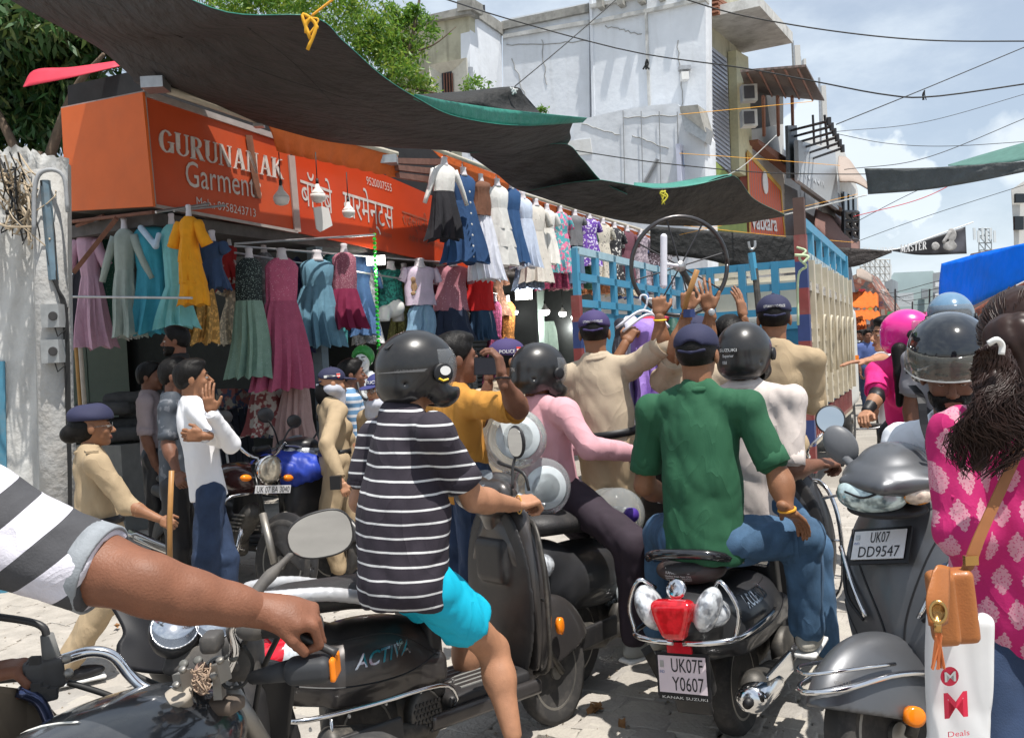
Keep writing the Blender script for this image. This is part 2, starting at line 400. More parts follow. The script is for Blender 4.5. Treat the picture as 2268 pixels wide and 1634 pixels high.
# shared materials
concrete = mat('old_white_plaster', (.62, .62, .60), .9, var=.12, sc=2.2, bump=.3, bsc=14, dirt=.6, dcol=(.33, .31, .28))
limewash = mat('whitewash', (.66, .69, .74), .9, pat=streaks((.72, .75, .79), (.40, .40, .39), amt=.35), var=.09, sc=.8, bump=.10, bsc=5, dirt=.38, dcol=(.42, .43, .44))
beigewall = mat('beige_plaster', (.50, .48, .36), .9, pat=streaks((.50, .48, .36), (.12, .11, .08), amt=.8), var=.12, sc=1.2, dirt=.75, dcol=(.16, .15, .12))
mould = mat('mouldy_ledge', (.36, .35, .32), .95, var=.35, sc=3, dirt=.8, dcol=(.06, .06, .05))
rust = mat('rusty_steel', (.20, .09, .06), .8, var=.3, sc=14, bump=.3)
steel = mat('galvanised_steel', (.45, .45, .45), .42, .85, var=.2, sc=12)
chrome = mat('chrome', (.75, .75, .76), .12, 1., var=.05, dirt=.12, dcol=(.3, .27, .22))
blackplastic = mat('black_plastic', (.022, .022, .024), .42, var=.25, dirt=.25, dcol=(.16, .14, .12))
rubber = mat('rubber', (.025, .025, .026), .8, var=.2, sc=20, dirt=.5, dcol=(.17, .15, .13))
tarp_top = mat('green_tarp', (.035, .22, .17), .5, var=.2, sc=5, bump=.4, bsc=9)
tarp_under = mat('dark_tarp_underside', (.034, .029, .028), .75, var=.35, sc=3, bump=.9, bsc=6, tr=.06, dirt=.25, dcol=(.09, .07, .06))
whitepaint = mat('white_paint', (.72, .72, .70), .5, var=.06, dirt=.3)
darkvoid = mat('dark_interior', (.03, .028, .026), .9, var=.2)
cablem = mat('black_cable', (.02, .02, .02), .6, var=0)
# ground
gcol = mat('dusty_concrete', (.30, .275, .24), .95, var=.2, sc=1.5, bump=.5, bsc=30, dirt=.4, dcol=(.18, .16, .14))
pm = [mat('paver_%d' % i, c, .9, var=.22, sc=7, bump=.7, bsc=45, dirt=.5, dcol=(.20, .185, .16)) for i, c in enumerate(((.40, .37, .33), (.36, .335, .30), (.43, .40, .35), (.33, .31, .285)))]
g = MB(); g.add([(-600, -60, -.02), (600, -60, -.02), (600, 900, -.02), (-600, 900, -.02)], [(0, 1, 2, 3)])
ground = g.out('ground', gcol, base=(0, 0, 0)); tag(ground, kind='structure')
def project(q):
 v = np.asarray(q) - CAM; d = v @ CF; X = v @ CR / d; Z = v @ CU / d
 return UC + F0 * (X * math.cos(ROLL) - Z * math.sin(ROLL)), VC - F0 * (X * math.sin(ROLL) + Z * math.cos(ROLL)), d
r = random.Random(3)
def stone(w, l, h=.024):
 n = 8; pts = []
 base = [(-1, -1), (0, -1.04), (1, -1), (1.04, 0), (1, 1), (0, 1.04), (-1, 1), (-1.04, 0)]
 for x, y in base: pts.append((x * w / 2 + r.uniform(-.014, .014), y * l / 2 + r.uniform(-.014, .014)))
 v = [(x, y, -h) for x, y in pts] + [(x, y, -.004) for x, y in pts] + [(x * .93, y * .93, 0) for x, y in pts]
 f = [(i, (i + 1) % n, n + (i + 1) % n, n + i) for i in range(n)] + [(n + i, n + (i + 1) % n, 2 * n + (i + 1) % n, 2 * n + i) for i in range(n)] + [tuple(range(2 * n, 3 * n))]
 return v, f
PW, PL_ = .215, .19; var_me = []
for k in range(12):
 v, f = stone(PW - .012, PL_ - .012); me = bpy.data.meshes.new('paver'); me.from_pydata(v, [], f); me.materials.append(pm[k % 4]); var_me.append((me, v, f))
cells = []
for j in range(-2, 70):
 for i in range(-42, 46):
  y0 = 2.0 + j * PL_; x0 = i * PW + (j % 2) * PW / 2
  a = math.radians(-28); x = x0 * math.cos(a) - (y0 - 5) * math.sin(a) * -1; y = 5 + x0 * math.sin(a) + (y0 - 5) * math.cos(a)
  if y < 1.2 or y > 15: continue
  u, v_, d = project((x, y, 0))
  if d > .8 and -60 < u < 2330 and v_ < 1720: cells.append((d, x, y, u, v_))
cells.sort(key=lambda c: (not (c[4] < 1640 and 0 < c[3] < 2268), c[0]))
far = MB(); rs = random.Random(5)
for q, (d, x, y, u, v_) in enumerate(cells):
 k = rs.randrange(12); z = rs.uniform(-.006, .004); a = math.radians(-28) + rs.uniform(-.03, .03)
 if q < 300:
  o = bpy.data.objects.new('paver', var_me[k][0]); COL.objects.link(o); o.parent = ground; o.location = (x, y, z + .02); o.rotation_euler = (rs.uniform(-.012, .012), rs.uniform(-.012, .012), a)
 else:
  vv = np.array(var_me[k][1]); R = np.array([[math.cos(a), -math.sin(a)], [math.sin(a), math.cos(a)]]); vv[:, :2] = vv[:, :2] @ R.T; far.add(vv + (x, y, z), var_me[k][2])
pv = far.out('far_pavers', pm[0], ground); pv['kind'] = 'stuff'
for i in range(4):
 for ob in (): pass
# planes of the shop row
C0 = W(325, 455, 239)
def FP(u, v, off=0.): return PI(u, v, C0 + STN * off, STN)
def SP(u, v, off=0.): return PI(u, v, C0 + STD * off, STD)
orange = mat('orange_board', (.72, .135, .02), .55, var=.08, sc=3, dirt=.10)
redor = mat('red_orange_flex', (.54, .068, .013), .5, var=.1, sc=2.5, dirt=.22, dcol=(.36, .16, .10))
signwhite = mat('faded_lettering', (.60, .54, .50), .6, var=.2, sc=12)
frameg = mat('grey_sign_frame', (.38, .33, .31), .6, var=.2, dirt=.5)
def board(name, q, m, parent, t=.03, n=None):
 q = [np.asarray(p, float) for p in q]; n = nrm(np.cross(q[1] - q[0], q[3] - q[0])) if n is None else nrm(n)
 return MB().prism(q, n * t).out(name, m, parent)
sg = thing('corner_sign', 'orange box sign with white GURUNANAK Garments lettering over the corner shop', 'sign', C0)
q = [FP(316, 204), FP(340, 458), FP(657, 516), FP(640, 312)]
face = board('sign_face', q, redor, sg, .03, -STN)
side_q = [SP(135, 240), SP(147, 468), SP(339, 457), SP(315, 204)]
board('side_panel', side_q, orange, sg, .03, STD)
bk = [p - STN * .05 for p in q]
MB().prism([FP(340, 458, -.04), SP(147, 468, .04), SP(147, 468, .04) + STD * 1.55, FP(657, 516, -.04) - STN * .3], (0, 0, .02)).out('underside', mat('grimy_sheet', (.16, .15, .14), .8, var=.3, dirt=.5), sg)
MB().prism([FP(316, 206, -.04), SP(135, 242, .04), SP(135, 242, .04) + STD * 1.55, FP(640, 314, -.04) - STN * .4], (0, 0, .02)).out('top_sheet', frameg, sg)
def strip(a, b, w, off, m, parent, name='sign_frame', t=.02):
 a = np.asarray(a) + STN * off; b = np.asarray(b) + STN * off; d = nrm(b - a); s_ = nrm(np.cross(STN, d)) * w / 2
 return MB().prism([a - s_, b - s_, b + s_, a + s_], STN * t).out(name, m, parent)
strip(FP(316, 204), FP(340, 458), .035, .003, frameg, sg); strip(FP(316, 206), FP(640, 314), .06, .003, frameg, sg)
strip(FP(340, 456), FP(657, 514), .03, .003, frameg, sg); strip(FP(643, 345), FP(657, 514), .10, .003, mat('pale_strip', (.45, .36, .33), .7, dirt=.4), sg)
strip(FP(549, 300), FP(570, 440), .10, .012, mat('torn_brown_tape', (.20, .085, .05), .8, var=.4, sc=9), sg, 'brown_tape', .004)
EXs = nrm(FP(657, 516) - FP(340, 458)); EZ = V3(0, 0, 1)
def serif(txt, o, ex, ey, h, wid, m, parent, sp=.12):
 T, t, sf = .21, .09, .05; x = 0.; mb = MB(); n = nrm(np.cross(ex, ey)) * .012
 def bar(x0, y0, x1, y1, w):
  dx, dy = x1 - x0, y1 - y0; Ln = math.hypot(dx, dy)
  px = w / 2 if abs(dy) > abs(dx) * .3 else 0; py = 0 if px else w / 2
  mb.prism([o + ex * (X + a) * S + ey * (Y + b) * h for X, Y, a, b in ((x0, y0, -px, -py), (x1, y1, -px, -py), (x1, y1, px, py), (x0, y0, px, py))], n)
 def arc(cx, cy, rx, ry, a0, a1, w0, w1=None, k=10):
  w1 = w0 if w1 is None else w1; P = []; Q = []
  for i in range(k + 1):
   a = math.radians(a0 + (a1 - a0) * i / k); w = w1 + (w0 - w1) * abs(math.cos(a))
   P.append(o + ex * (cx + (rx) * math.cos(a)) * S + ey * (cy + ry * math.sin(a)) * h); Q.append(o + ex * (cx + (rx - w) * math.cos(a)) * S + ey * (cy + (ry - w * .6) * math.sin(a)) * h)
  for i in range(k): mb.prism([P[i], P[i + 1], Q[i + 1], Q[i]], n)
 S = 1.
 adv = {'G': .82, 'U': .80, 'R': .80, 'N': .84, 'A': .82, 'K': .84, 'M': .95, 'S': .6, 'T': .75, 'E': .68}
 tot = sum(adv[c] + sp for c in txt) - sp; S = wid / tot
 for c in txt:
  W_ = adv[c]
  def ser(a, y, w=.34): bar(x + a - w / 2, y + (.02 if y < .5 else -.02), x + a + w / 2, y + (.02 if y < .5 else -.02), .045)
  if c == 'G': arc(x + .4, .5, .40, .5, 40, 320, T, t); bar(x + .7, .04, x + .7, .45, T * .8); ser(.66, .46)
  if c == 'U': bar(x + .17, .3, x + .17, 1, T); bar(x + .67, .3, x + .67, 1, t); arc(x + .42, .32, .355, .32, 180, 360, T * .7, t); ser(.17, 1); ser(.67, 1, .26)
  if c == 'R': bar(x + .17, 0, x + .17, 1, T); arc(x + .36, .75, .32, .25, -90, 90, T * .9, t); bar(x + .17, .97, x + .4, .97, t * .8); bar(x + .17, .51, x + .4, .51, t * .8); bar(x + .4, .5, x + .7, 0, T); ser(.17, 0); ser(.72, 0, .25)
  if c == 'N': bar(x + .14, 0, x + .14, 1, t); bar(x + .70, 0, x + .70, 1, t); bar(x + .16, 1, x + .68, 0, T); ser(.14, 0, .28); ser(.70, 1, .28); ser(.12, 1, .2)
  if c == 'A': bar(x + .14, 0, x + .41, 1, t); bar(x + .43, 1, x + .68, 0, T); bar(x + .24, .33, x + .58, .33, t * .7); ser(.14, 0, .26); ser(.68, 0, .32)
  if c == 'K': bar(x + .17, 0, x + .17, 1, T); bar(x + .22, .42, x + .62, 1, t); bar(x + .36, .6, x + .70, 0, T); ser(.17, 0); ser(.17, 1); ser(.66, 1, .24); ser(.70, 0, .28)
  if c == 'M': bar(x + .12, 0, x + .12, 1, t); bar(x + .82, 0, x + .82, 1, T); bar(x + .14, 1, x + .47, .1, T); bar(x + .80, 1, x + .47, .1, t); ser(.12, 0, .26); ser(.82, 0, .3)
  if c == 'T': bar(x + .37, 0, x + .37, 1, T); bar(x, .95, x + .74, .95, t * 1.3); ser(.37, 0); bar(x + .03, .75, x + .03, 1, .05); bar(x + .71, .75, x + .71, 1, .05)
  if c == 'E': bar(x + .17, 0, x + .17, 1, T); bar(x + .1, .96, x + .62, .96, t); bar(x + .1, .52, x + .5, .52, t); bar(x + .1, .04, x + .66, .04, t); bar(x + .6, .75, x + .6, 1, .05); bar(x + .64, 0, x + .64, .25, .05)
  if c == 'S': arc(x + .3, .74, .27, .26, 20, 270, T * .8, t); arc(x + .3, .27, .28, .27, -160, 90, T * .8, t)
  x += W_ + sp
 return mb.out('lettering', m, parent)
o1 = FP(352, 335, .004); e1 = FP(627, 398, .004) - o1
serif('GURUNANAK', o1, nrm(e1), nrm(FP(350, 284) - FP(352, 335)), np.linalg.norm(FP(350, 284) - FP(352, 335)), np.linalg.norm(e1), signwhite, sg, .06)
o1 = FP(413, 412, .012); e1 = FP(580, 440, .012) - o1
text('Garments', o1, e1, EZ, signwhite, sg, width=np.linalg.norm(e1), height=.25)
o1 = FP(436, 455, .012); e1 = FP(567, 481, .012) - o1
text('Mob.: 8958243713', o1, e1, EZ, signwhite, sg, width=np.linalg.norm(e1), height=.085)
MB().prism([FP(318, 130, -.55), FP(318, 225, -.55), FP(1000, 470, -.55), FP(1000, 320, -.55)], -STN * .04).out('dark_gap_fill', mat('dark_gap_fill', (.02, .02, .022), .9, var=.3), sg)  # added black board, keeps the gap between tarp and sign top dark
MB().prism([SP(150, 190, .6), SP(150, 260, .6), SP(330, 240, .6), SP(330, 150, .6)], STD * .04).out('dark_gap_fill', mat('dark_gap_fill'), sg)  # second added board, darkens the gap above the side panel
s2 = thing('shop_sign', 'long red orange shop sign with large Hindi lettering right of the corner sign', 'sign', FP(660, 516))
q = [FP(650, 300), FP(660, 515), FP(1110, 612), FP(1110, 500)]
board('sign_face', q, mat('red_orange_board', (.60, .055, .008), .45, var=.08, sc=2.5, dirt=.15, dcol=(.3, .1, .05)), s2, .03, -STN)
def dtext(s, a, b, h, m, parent, off=.006, **k):
 o = FP(*a, off); e = FP(*b, off) - o; return text(s, o, e, EZ, m, parent, width=np.linalg.norm(e), height=h, **k)
dtext('बॉम्बे', (668, 452), (738, 474), .40, signwhite, s2)
dtext('गारमेन्टस', (762, 478), (873, 508), .42, signwhite, s2)
dtext('राजस्थानी पोशाक', (892, 497), (985, 527), .26, mat('faded_red_letter', (.34, .10, .06), .7), s2)
dtext('9520007555', (812, 408), (868, 425), .10, signwhite, s2)
dtext('फैंसी सूट कलेक्शन', (818, 517), (868, 529), .08, mat('faded_red_letter'), s2)
dtext('लेडीज किड्स गारमेन्टस', (905, 533), (985, 552), .09, mat('faded_red_letter'), s2)
awn = thing('orange_awning', 'rolled orange awning with scalloped edge hanging over the Hindi sign', 'awning', FP(740, 300))
aw = []
n = 60
T_ = [FP(588 + 292 * t, 264 + 80 * t, .30) for t in np.linspace(0, 1, n + 1)]
B_ = [FP(616 + 266 * t, 334 + 58 * t + 4 * abs(math.sin(t * math.pi * 9)), .22) for t in np.linspace(0, 1, n + 1)]
vv = []; 
for j in range(6):
 for i in range(n + 1): vv.append(T_[i] * (1 - j / 5) + B_[i] * j / 5 + STN * .02 * math.sin(i * .9 + j) * (j / 5))
o = mesh('awning_cloth', vv, [(j * (n + 1) + i, (j + 1) * (n + 1) + i, (j + 1) * (n + 1) + i + 1, j * (n + 1) + i + 1) for j in range(5) for i in range(n)], mat('orange_canvas', (.60, .12, .02), .8, var=.15, sc=6, bump=.3, bsc=12), awn, True); solid(o, .008)
MB().tube([FP(580, 259, .31), FP(879, 341, .31)], .032).out('roller', mat('cream_tube', (.50, .45, .36), .5, dirt=.3), awn)
cs = thing('awning_casing', 'long beige awning casing with brackets above the corner sign', 'awning casing', FP(330, 180))
MB().tube([FP(372, 200, .25), FP(572, 268, .25)], .038).tube([FP(372, 192, .22), FP(572, 258, .22)], .02).out('casing', mat('cream_tube'), cs, True)
MB().box(FP(345, 188, .25), (.10, .10, .05)).out('bracket', steel, cs); MB().box(FP(573, 265, .25), (.05, .05, .08)).out('bracket', steel, cs)
MB().tube([FP(385, 172, .28), FP(590, 258, .28)], .022).out('rusty_pipe', rust, cs)
fa = thing('folded_awning', 'folded brown awning arms beside the white sleeved dress', 'awning', FP(930, 370))
for k, (a, b) in enumerate((((880, 350), (985, 352)), ((882, 365), (985, 375)), ((884, 382), (985, 395)))): MB().prism([FP(*a, .32), FP(a[0] + 2, a[1] + 12, .32), FP(b[0], b[1] + 14, .32), FP(*b, .32)], STN * -.06).out('arm', mat('brown_canvas', (.17, .085, .065), .85, var=.3, sc=14), fa)
MB().box(FP(862, 355, .3), (.10, .10, .05)).out('bracket', steel, fa)
# shop rooms behind the signs
shop = thing('shop_building', 'dark open garment shops with pale cabinets behind the hanging dresses', 'shop', FP(700, 900, -1.5))
def off(u, v, o_): return FP(u, v, o_)
A0 = SP(150, 500) ; st0 = C0.copy(); st0[2] = 0
def L3(a, b, z): return st0 + STD * a + STN * b + V3(0, 0, z)      # a along the street, b out of the fronts
wallg = mat('pale_green_laminate', (.34, .42, .36), .5, var=.06)
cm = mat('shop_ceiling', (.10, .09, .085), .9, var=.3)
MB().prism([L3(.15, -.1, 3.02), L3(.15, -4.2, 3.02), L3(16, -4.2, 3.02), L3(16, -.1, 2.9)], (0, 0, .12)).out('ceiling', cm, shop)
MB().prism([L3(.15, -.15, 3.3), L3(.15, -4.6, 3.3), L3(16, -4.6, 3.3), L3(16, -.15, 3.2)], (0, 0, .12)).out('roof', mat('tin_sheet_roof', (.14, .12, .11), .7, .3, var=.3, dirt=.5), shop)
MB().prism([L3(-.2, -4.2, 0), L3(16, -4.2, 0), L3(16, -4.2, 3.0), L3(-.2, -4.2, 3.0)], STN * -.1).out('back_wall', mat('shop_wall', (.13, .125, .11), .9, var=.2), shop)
for a0, a1, m_ in ((.0, 2.0, wallg),):
 for k in range(4):
  x0 = -.1 + k * .62; MB().prism([L3(x0, -3.3, .9), L3(x0 + .60, -3.3, .9), L3(x0 + .60, -3.3, 2.5), L3(x0, -3.3, 2.5)], STN * -.4).out('cabinet_door', m_, shop)
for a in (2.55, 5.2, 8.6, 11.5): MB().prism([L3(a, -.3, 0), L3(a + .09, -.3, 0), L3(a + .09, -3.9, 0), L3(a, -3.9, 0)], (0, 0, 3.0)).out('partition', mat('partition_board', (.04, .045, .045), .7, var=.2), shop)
MB().prism([L3(2.50, -.12, 0), L3(2.62, -.12, 0), L3(2.62, -.26, 0), L3(2.50, -.26, 0)], (0, 0, 3.0)).out('steel_post', mat('blue_grey_post', (.16, .20, .23), .45, .3, var=.2), shop)
sh = MB()
for k in range(24): sh.tube([L3(5.3, -.9, .95 + k * .075), L3(8.55, -.9, .95 + k * .075)], .03, 6)
sh.out('roller_shutter', mat('dark_shutter', (.07, .08, .09), .5, .4, var=.2), shop, True)
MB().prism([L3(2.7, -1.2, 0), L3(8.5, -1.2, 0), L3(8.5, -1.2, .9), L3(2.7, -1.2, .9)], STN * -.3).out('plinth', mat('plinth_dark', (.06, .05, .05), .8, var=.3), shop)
MB().prism([L3(8.7, -1.6, .2), L3(9.5, -1.6, .2), L3(9.5, -1.6, 2.6), L3(8.7, -1.6, 2.6)], STN * -.3).out('wall_panel', mat('aqua_wall', (.40, .52, .47), .7, var=.05), shop)
MB().prism([L3(9.9, -2.6, .2), L3(11.4, -2.6, .2), L3(11.4, -2.6, 2.6), L3(9.9, -2.6, 2.6)], STN * -.3).out('wall_panel', mat('aqua_wall'), shop)
shelf = MB()
for k in range(6): shelf.box(L3(12.3, -1.4, .6 + k * .35), (.05, .03, .02)); shelf.prism([L3(11.6, -1.0, .6 + k * .35), L3(13, -1.0, .6 + k * .35), L3(13, -1.5, .6 + k * .35), L3(11.6, -1.5, .6 + k * .35)], (0, 0, .03))
shelf.out('shelf', mat('shelf_wood', (.12, .07, .05), .7), shop)
bx = MB(); rr = random.Random(2)
for k in range(5):
 for j in range(5):
  if rr.random() < .8: bx.prism([L3(11.65 + j * .26, -1.02, .64 + k * .35), L3(11.87 + j * .26, -1.02, .64 + k * .35), L3(11.87 + j * .26, -1.3, .64 + k * .35), L3(11.65 + j * .26, -1.3, .64 + k * .35)], (0, 0, rr.uniform(.1, .24)))
bx.out('stock_boxes', mat('red_box', (.40, .06, .05), .7, var=.4, sc=3), shop)
cn = thing('shop_counter', 'grey box counter with folded dark jeans in the corner shop', 'counter', L3(.6, -1.2, 0))
MB().prism([L3(.35, -1.0, 0), L3(1.15, -1.0, 0), L3(1.15, -1.7, 0), L3(.35, -1.7, 0)], (0, 0, .9)).out('cabinet', mat('counter_grey', (.16, .16, .15), .7, var=.2), cn)
jm = mat('dark_jeans', (.025, .028, .04), .85, var=.4, sc=20)
for k in range(8):
 a = 1.2 + k * .10; MB().prism([L3(a, -.75, .25 + .02 * (k % 3)), L3(a + .085, -.75, .25), L3(a + .085, -.80, 1.15 + .03 * (k % 2)), L3(a, -.80, 1.15)], STN * -.05).out('hanging_jeans', jm, cn)
for k in range(2): MB().prism([L3(1.42 + k * .11, -.73, .35), L3(1.45 + k * .11, -.73, .35), L3(1.40 + k * .11, -.77, 1.12), L3(1.37 + k * .11, -.77, 1.12)], STN * .006).out('white_stripe', mat('white_trim', (.7, .7, .7), .8), cn)
for k in range(5):
 s_ = SD(.03).box(L3(.55 + .2 * (k % 3), -1.2 - .2 * (k % 2), 1.0 + .09 * k), (.30, .2, .06), rd=.05); s_.dsp = wrinkle(.012, 25, k); s_.out('cloth_pile', mat('grey_pile', (.045, .045, .045), .9, var=.4, sc=12), cn, .03)
for q_ in (((1118, 630), (1206, 640), (1206, 850), (1118, 850)),): MB().prism([FP(*p, -1.1) for p in q_], -STN * .06).out('wall_panel', mat('aqua_wall'), shop)
MB().prism([FP(1206, 640, -1.9), FP(1300, 650, -1.9), FP(1300, 900, -1.9), FP(1206, 900, -1.9)], -STN * .06).out('wall_panel', mat('cream_inner', (.42, .36, .26), .8, var=.1), shop)
for k in range(7): MB().prism([FP(1238, 740 + k * 22, -1.5), FP(1300, 744 + k * 22, -1.5), FP(1300, 748 + k * 22, -1.5), FP(1238, 744 + k * 22, -1.5)], -STN * .3).out('shelf_board', mat('shelf_wood'), shop)
for k in range(6):
 for j in range(5): MB().prism([FP(1240 + j * 12, 746 + k * 22, -1.55), FP(1249 + j * 12, 746 + k * 22, -1.55), FP(1249 + j * 12, 761 + k * 22, -1.55), FP(1240 + j * 12, 761 + k * 22, -1.55)], -STN * .2).out('stock_box', mat('red_box'), shop)
# lamps of the shops
def glow(p, e):
 l = bpy.data.lights.new('lamp_and_fill_light', 'POINT'); l.energy = e; l.shadow_soft_size = .08; l.color = (1, .97, .92); o = bpy.data.objects.new('lamp_and_fill_light', l); COL.objects.link(o); o.location = tuple(p)
for a in ((1160, 668, .05, 22), (1210, 720, -.9, 14), (1262, 725, -.9, 14), (700, 575, -1.0, 18), (833, 600, .1, 8), (400, 560, -1.6, 12), (1000, 640, -1.2, 14)): glow(FP(a[0], a[1], a[2]), a[3])  # last two are added fill lights with no fixture at their spot
bulbw = mat('bulb_white', (.75, .73, .70), .35, var=.03)
lit = mat('lit_bulb', (1, 1, 1), .5, em=((1, .98, .94), 9.), var=0)
def bulb(p, r_, label, on=False, hang=None):
 t = thing('led_bulb', label, 'light bulb', p, 'bulbs of the garment shops')
 MB().lathe(p, (0, 0, 1), [(-.9 * r_, .62 * r_), (-1.0 * r_, .3 * r_), (-1.02 * r_, .02), ][::-1] + [(-.8 * r_, .8 * r_), (-.3 * r_, 1.0 * r_), (.1 * r_, .98 * r_)], 20).out('globe', lit if on else bulbw, t, True)
 MB().lathe(p, (0, 0, 1), [(.1 * r_, .98 * r_), (.35 * r_, .80 * r_), (.9 * r_, .35 * r_), (1.4 * r_, .22 * r_)], 20).out('collar', bulbw, t, True)
 MB().lathe(p, (0, 0, 1), [(1.4 * r_, .2 * r_), (2.1 * r_, .2 * r_)], 10).tube([p + V3(0, 0, 2 * r_), p + V3(0, 0, 2 * r_ + (hang or .3))], .006, 5).out('holder', cablem, t, True)
bulb(FP(623, 437, .35), .085, 'large unlit white bulb hanging before the corner sign')
bulb(FP(704, 432, .35), .085, 'unlit white bulb above the hanging white card')
bulb(FP(772, 468, .35), .075, 'unlit white bulb before the middle Hindi letters')
bulb(FP(1140, 690, -.6), .06, 'small lit bulb left below the bright floodlight', True)
bulb(FP(1207, 688, -.6), .09, 'lit bulb hanging over the pale green trousers', True)
bulb(FP(1246, 693, -.6), .075, 'lit bulb in the middle of the right shop lamps', True)
bulb(FP(1274, 701, -.6), .085, 'rightmost lit bulb near the blue truck corner', True)
t = tag(MB().prism([FP(693, 460, .3), FP(700, 507, .3), FP(708, 514, .3), FP(735, 500, .3), FP(727, 462, .3), FP(712, 457, .3)], STN * .01).out('hanging_card', bulbw), 'white cut-out card hanging under the middle bulb', 'card')
def flood(u, v, w, h, offs, label, e):
 p = FP(u, v, offs); t = thing('flood_light', label, 'flood light', p)
 MB().box(p, (w, .03, h)).out('lamp_housing', whitepaint, t)
 MB().box(p + V3(.0, -.034, 0), (w * .9, .004, h * .88)).out('lamp_glass', mat('lit_glass', (1, 1, 1), .5, em=((1, 1, .97), e), var=0), t)
flood(1160, 650, .15, .11, -.25, 'bright square floodlight on the pale green shop wall', 10)
flood(833, 577, .12, .06, .0, 'small tilted floodlight above the green chain', 10)
tb = thing('tube_light', 'bright ceiling strip light under the orange sign', 'strip light', FP(750, 545, -.3))
MB().tube([FP(620, 527, -.5), FP(780, 552, -.5)], .022).out('tube', mat('lit_tube', (1, 1, 1), .5, em=((1, 1, .97), 8.), var=0), tb)
ch = MB()
for k in range(34):
 a = FP(829 + k * .35, 520 + k * 9.4, .1); ch.lathe(a, STN if k % 2 else STD, [(-.012, .022), (.012, .022)], 8)
tag(ch.out('green_chain', mat('green_plastic', (.03, .55, .05), .4, var=0)), 'bright green plastic chain hanging beside the green mannequin top', 'chain')
for a, b, of, lb in (((145, 657), (425, 660), 0, 'long thin steel rod across the pale dresses of the corner shop'),):
 tag(MB().tube([SP(a[0], a[1], -.15), SP(b[0], b[1], -.15)], .012).out('hanging_rod', steel), lb, 'rod')
tag(MB().tube([SP(150, 492, .05), SP(340, 470, .05)], .018).tube([SP(170, 500, .1), SP(230, 478, .1)], .02).out('support_rod', rust), 'rusty rod under the orange side panel', 'rod')
tag(MB().tube([SP(164, 602, -.1), SP(258, 484, -.1)], .03, 4).out('diagonal_brace', rust), 'slanted rusty brace crossing before the pale pink dress', 'brace')
tag(MB().tube([FP(345, 470, .2), FP(462, 452, .25)], .014).tube([FP(385, 467, .2), FP(500, 455, .2)], .012).out('folding_arm', steel), 'thin folded steel arms below the phone number', 'arm')
tag(MB().tube([FP(520, 540, .05), FP(830, 520, .25)], .012).tube([FP(520, 545, 0), FP(1000, 582, 0)], .012).out('dress_rail', steel), 'horizontal steel rail under the orange signs holding dresses', 'rail')
tag(MB().tube([FP(520, 560, -.1), FP(1100, 650, -.1)], .012).out('inner_rail', steel), 'inner steel rail behind the tops under the sign', 'rail')
creamt = mat('cream_tube')
r1 = MB()
tag(MB().tube([FP(958, 328, .55), FP(1143, 397, .55)], .03).out('hanger_pole', creamt, smooth=True), 'cream pole with large hooks holding the denim and white dresses', 'pole')
tag(MB().tube([FP(1160, 430, .35), FP(1400, 503, .35), FP(1530, 545, .35)], .03).out('hanger_pole', creamt, smooth=True), 'long cream pole holding the patterned dresses behind the truck', 'pole')
tag(MB().prism([FP(958, 333, .48), FP(1148, 405, .48), FP(1148, 430, .48), FP(1020, 395, .48)], STN * .01).out('orange_valance', mat('orange_canvas')), 'orange cloth valance behind the white sleeved dress', 'valance')
tag(MB().prism([FP(1165, 436, .30), FP(1530, 552, .30), FP(1530, 566, .30), FP(1165, 466, .30)], STN * .01).out('orange_valance', mat('orange_canvas')), 'orange cloth valance behind the patterned dresses', 'valance')
# left wall, pole, meters
wn = nrm((.25, -1, 0)); WO = W(60, 900, 285)
def WP(u, v, o_=0.): return PI(u, v, WO + wn * o_, wn)
lw = thing('plaster_wall', 'cracked whitewashed wall with a broken top at the left edge', 'wall', WP(60, 1340))
ed = [(-160, 330), (-60, 322), (10, 330), (60, 322), (95, 345), (140, 345)]
poly = [WP(-160, 1420), WP(150, 1370)] + [WP(*e) for e in ed[::-1]]
for k_ in (0, 1): poly[k_][2] = -.05
n_u, n_v = 40, 90; vs = []
top = np.array([e for e in ed], float)
for j in range(n_v + 1):
 for i in range(n_u + 1):
  u = -160 + i * 310 / n_u; tv = np.interp(u, top[:, 0], top[:, 1]) + 5 * math.sin(u * .31) + 4 * math.sin(u * .9)
  v_ = tv + (1400 - tv) * j / n_v; p = WP(u, v_)
  rz = .012 * math.sin(u * .13 + v_ * .021) + .004 * math.sin(u * .4 - v_ * .11) + (.04 * max(0, math.sin(u * .2 + v_ * .08)) * max(0, (560 - v_) / 230.) if v_ < 560 else 0)
  vs.append(p - wn * rz)
o = mesh('wall_face', vs, [(j * (n_u + 1) + i, (j + 1) * (n_u + 1) + i, (j + 1) * (n_u + 1) + i + 1, j * (n_u + 1) + i + 1) for j in range(n_v) for i in range(n_u)], concrete, lw, True)
MB().prism([WP(-160, 335, -.06), WP(-160, 1420, -.06), WP(150, 1372, -.06), WP(138, 350, -.06)], -wn * .3).out('wall_core', concrete, lw)
MB().prism([WP(-30, 800, .01), WP(-30, 1400, .01), WP(22, 1400, .01), WP(12, 800, .01)], wn * .02).out('blue_shutter', mat('blue_paint', (.05, .22, .33), .5, dirt=.4), lw)
pl = thing('utility_pole', 'grey concrete pole with chipped paint carrying cables left of the sign', 'pole', WP(125, 1350, .3))
a_, b_ = WP(104, 380, .35), WP(140, 1340, .3); b_[2] = 0
o = MB().tube([b_, b_ + (a_ - b_) * .33, b_ + (a_ - b_) * .66, a_], [.135, .13, .12, .11], 10).out('shaft', mat('pole_concrete', (.40, .40, .39), .9, var=.2, sc=4, dirt=.7, bump=.5, bsc=20), pl, True)
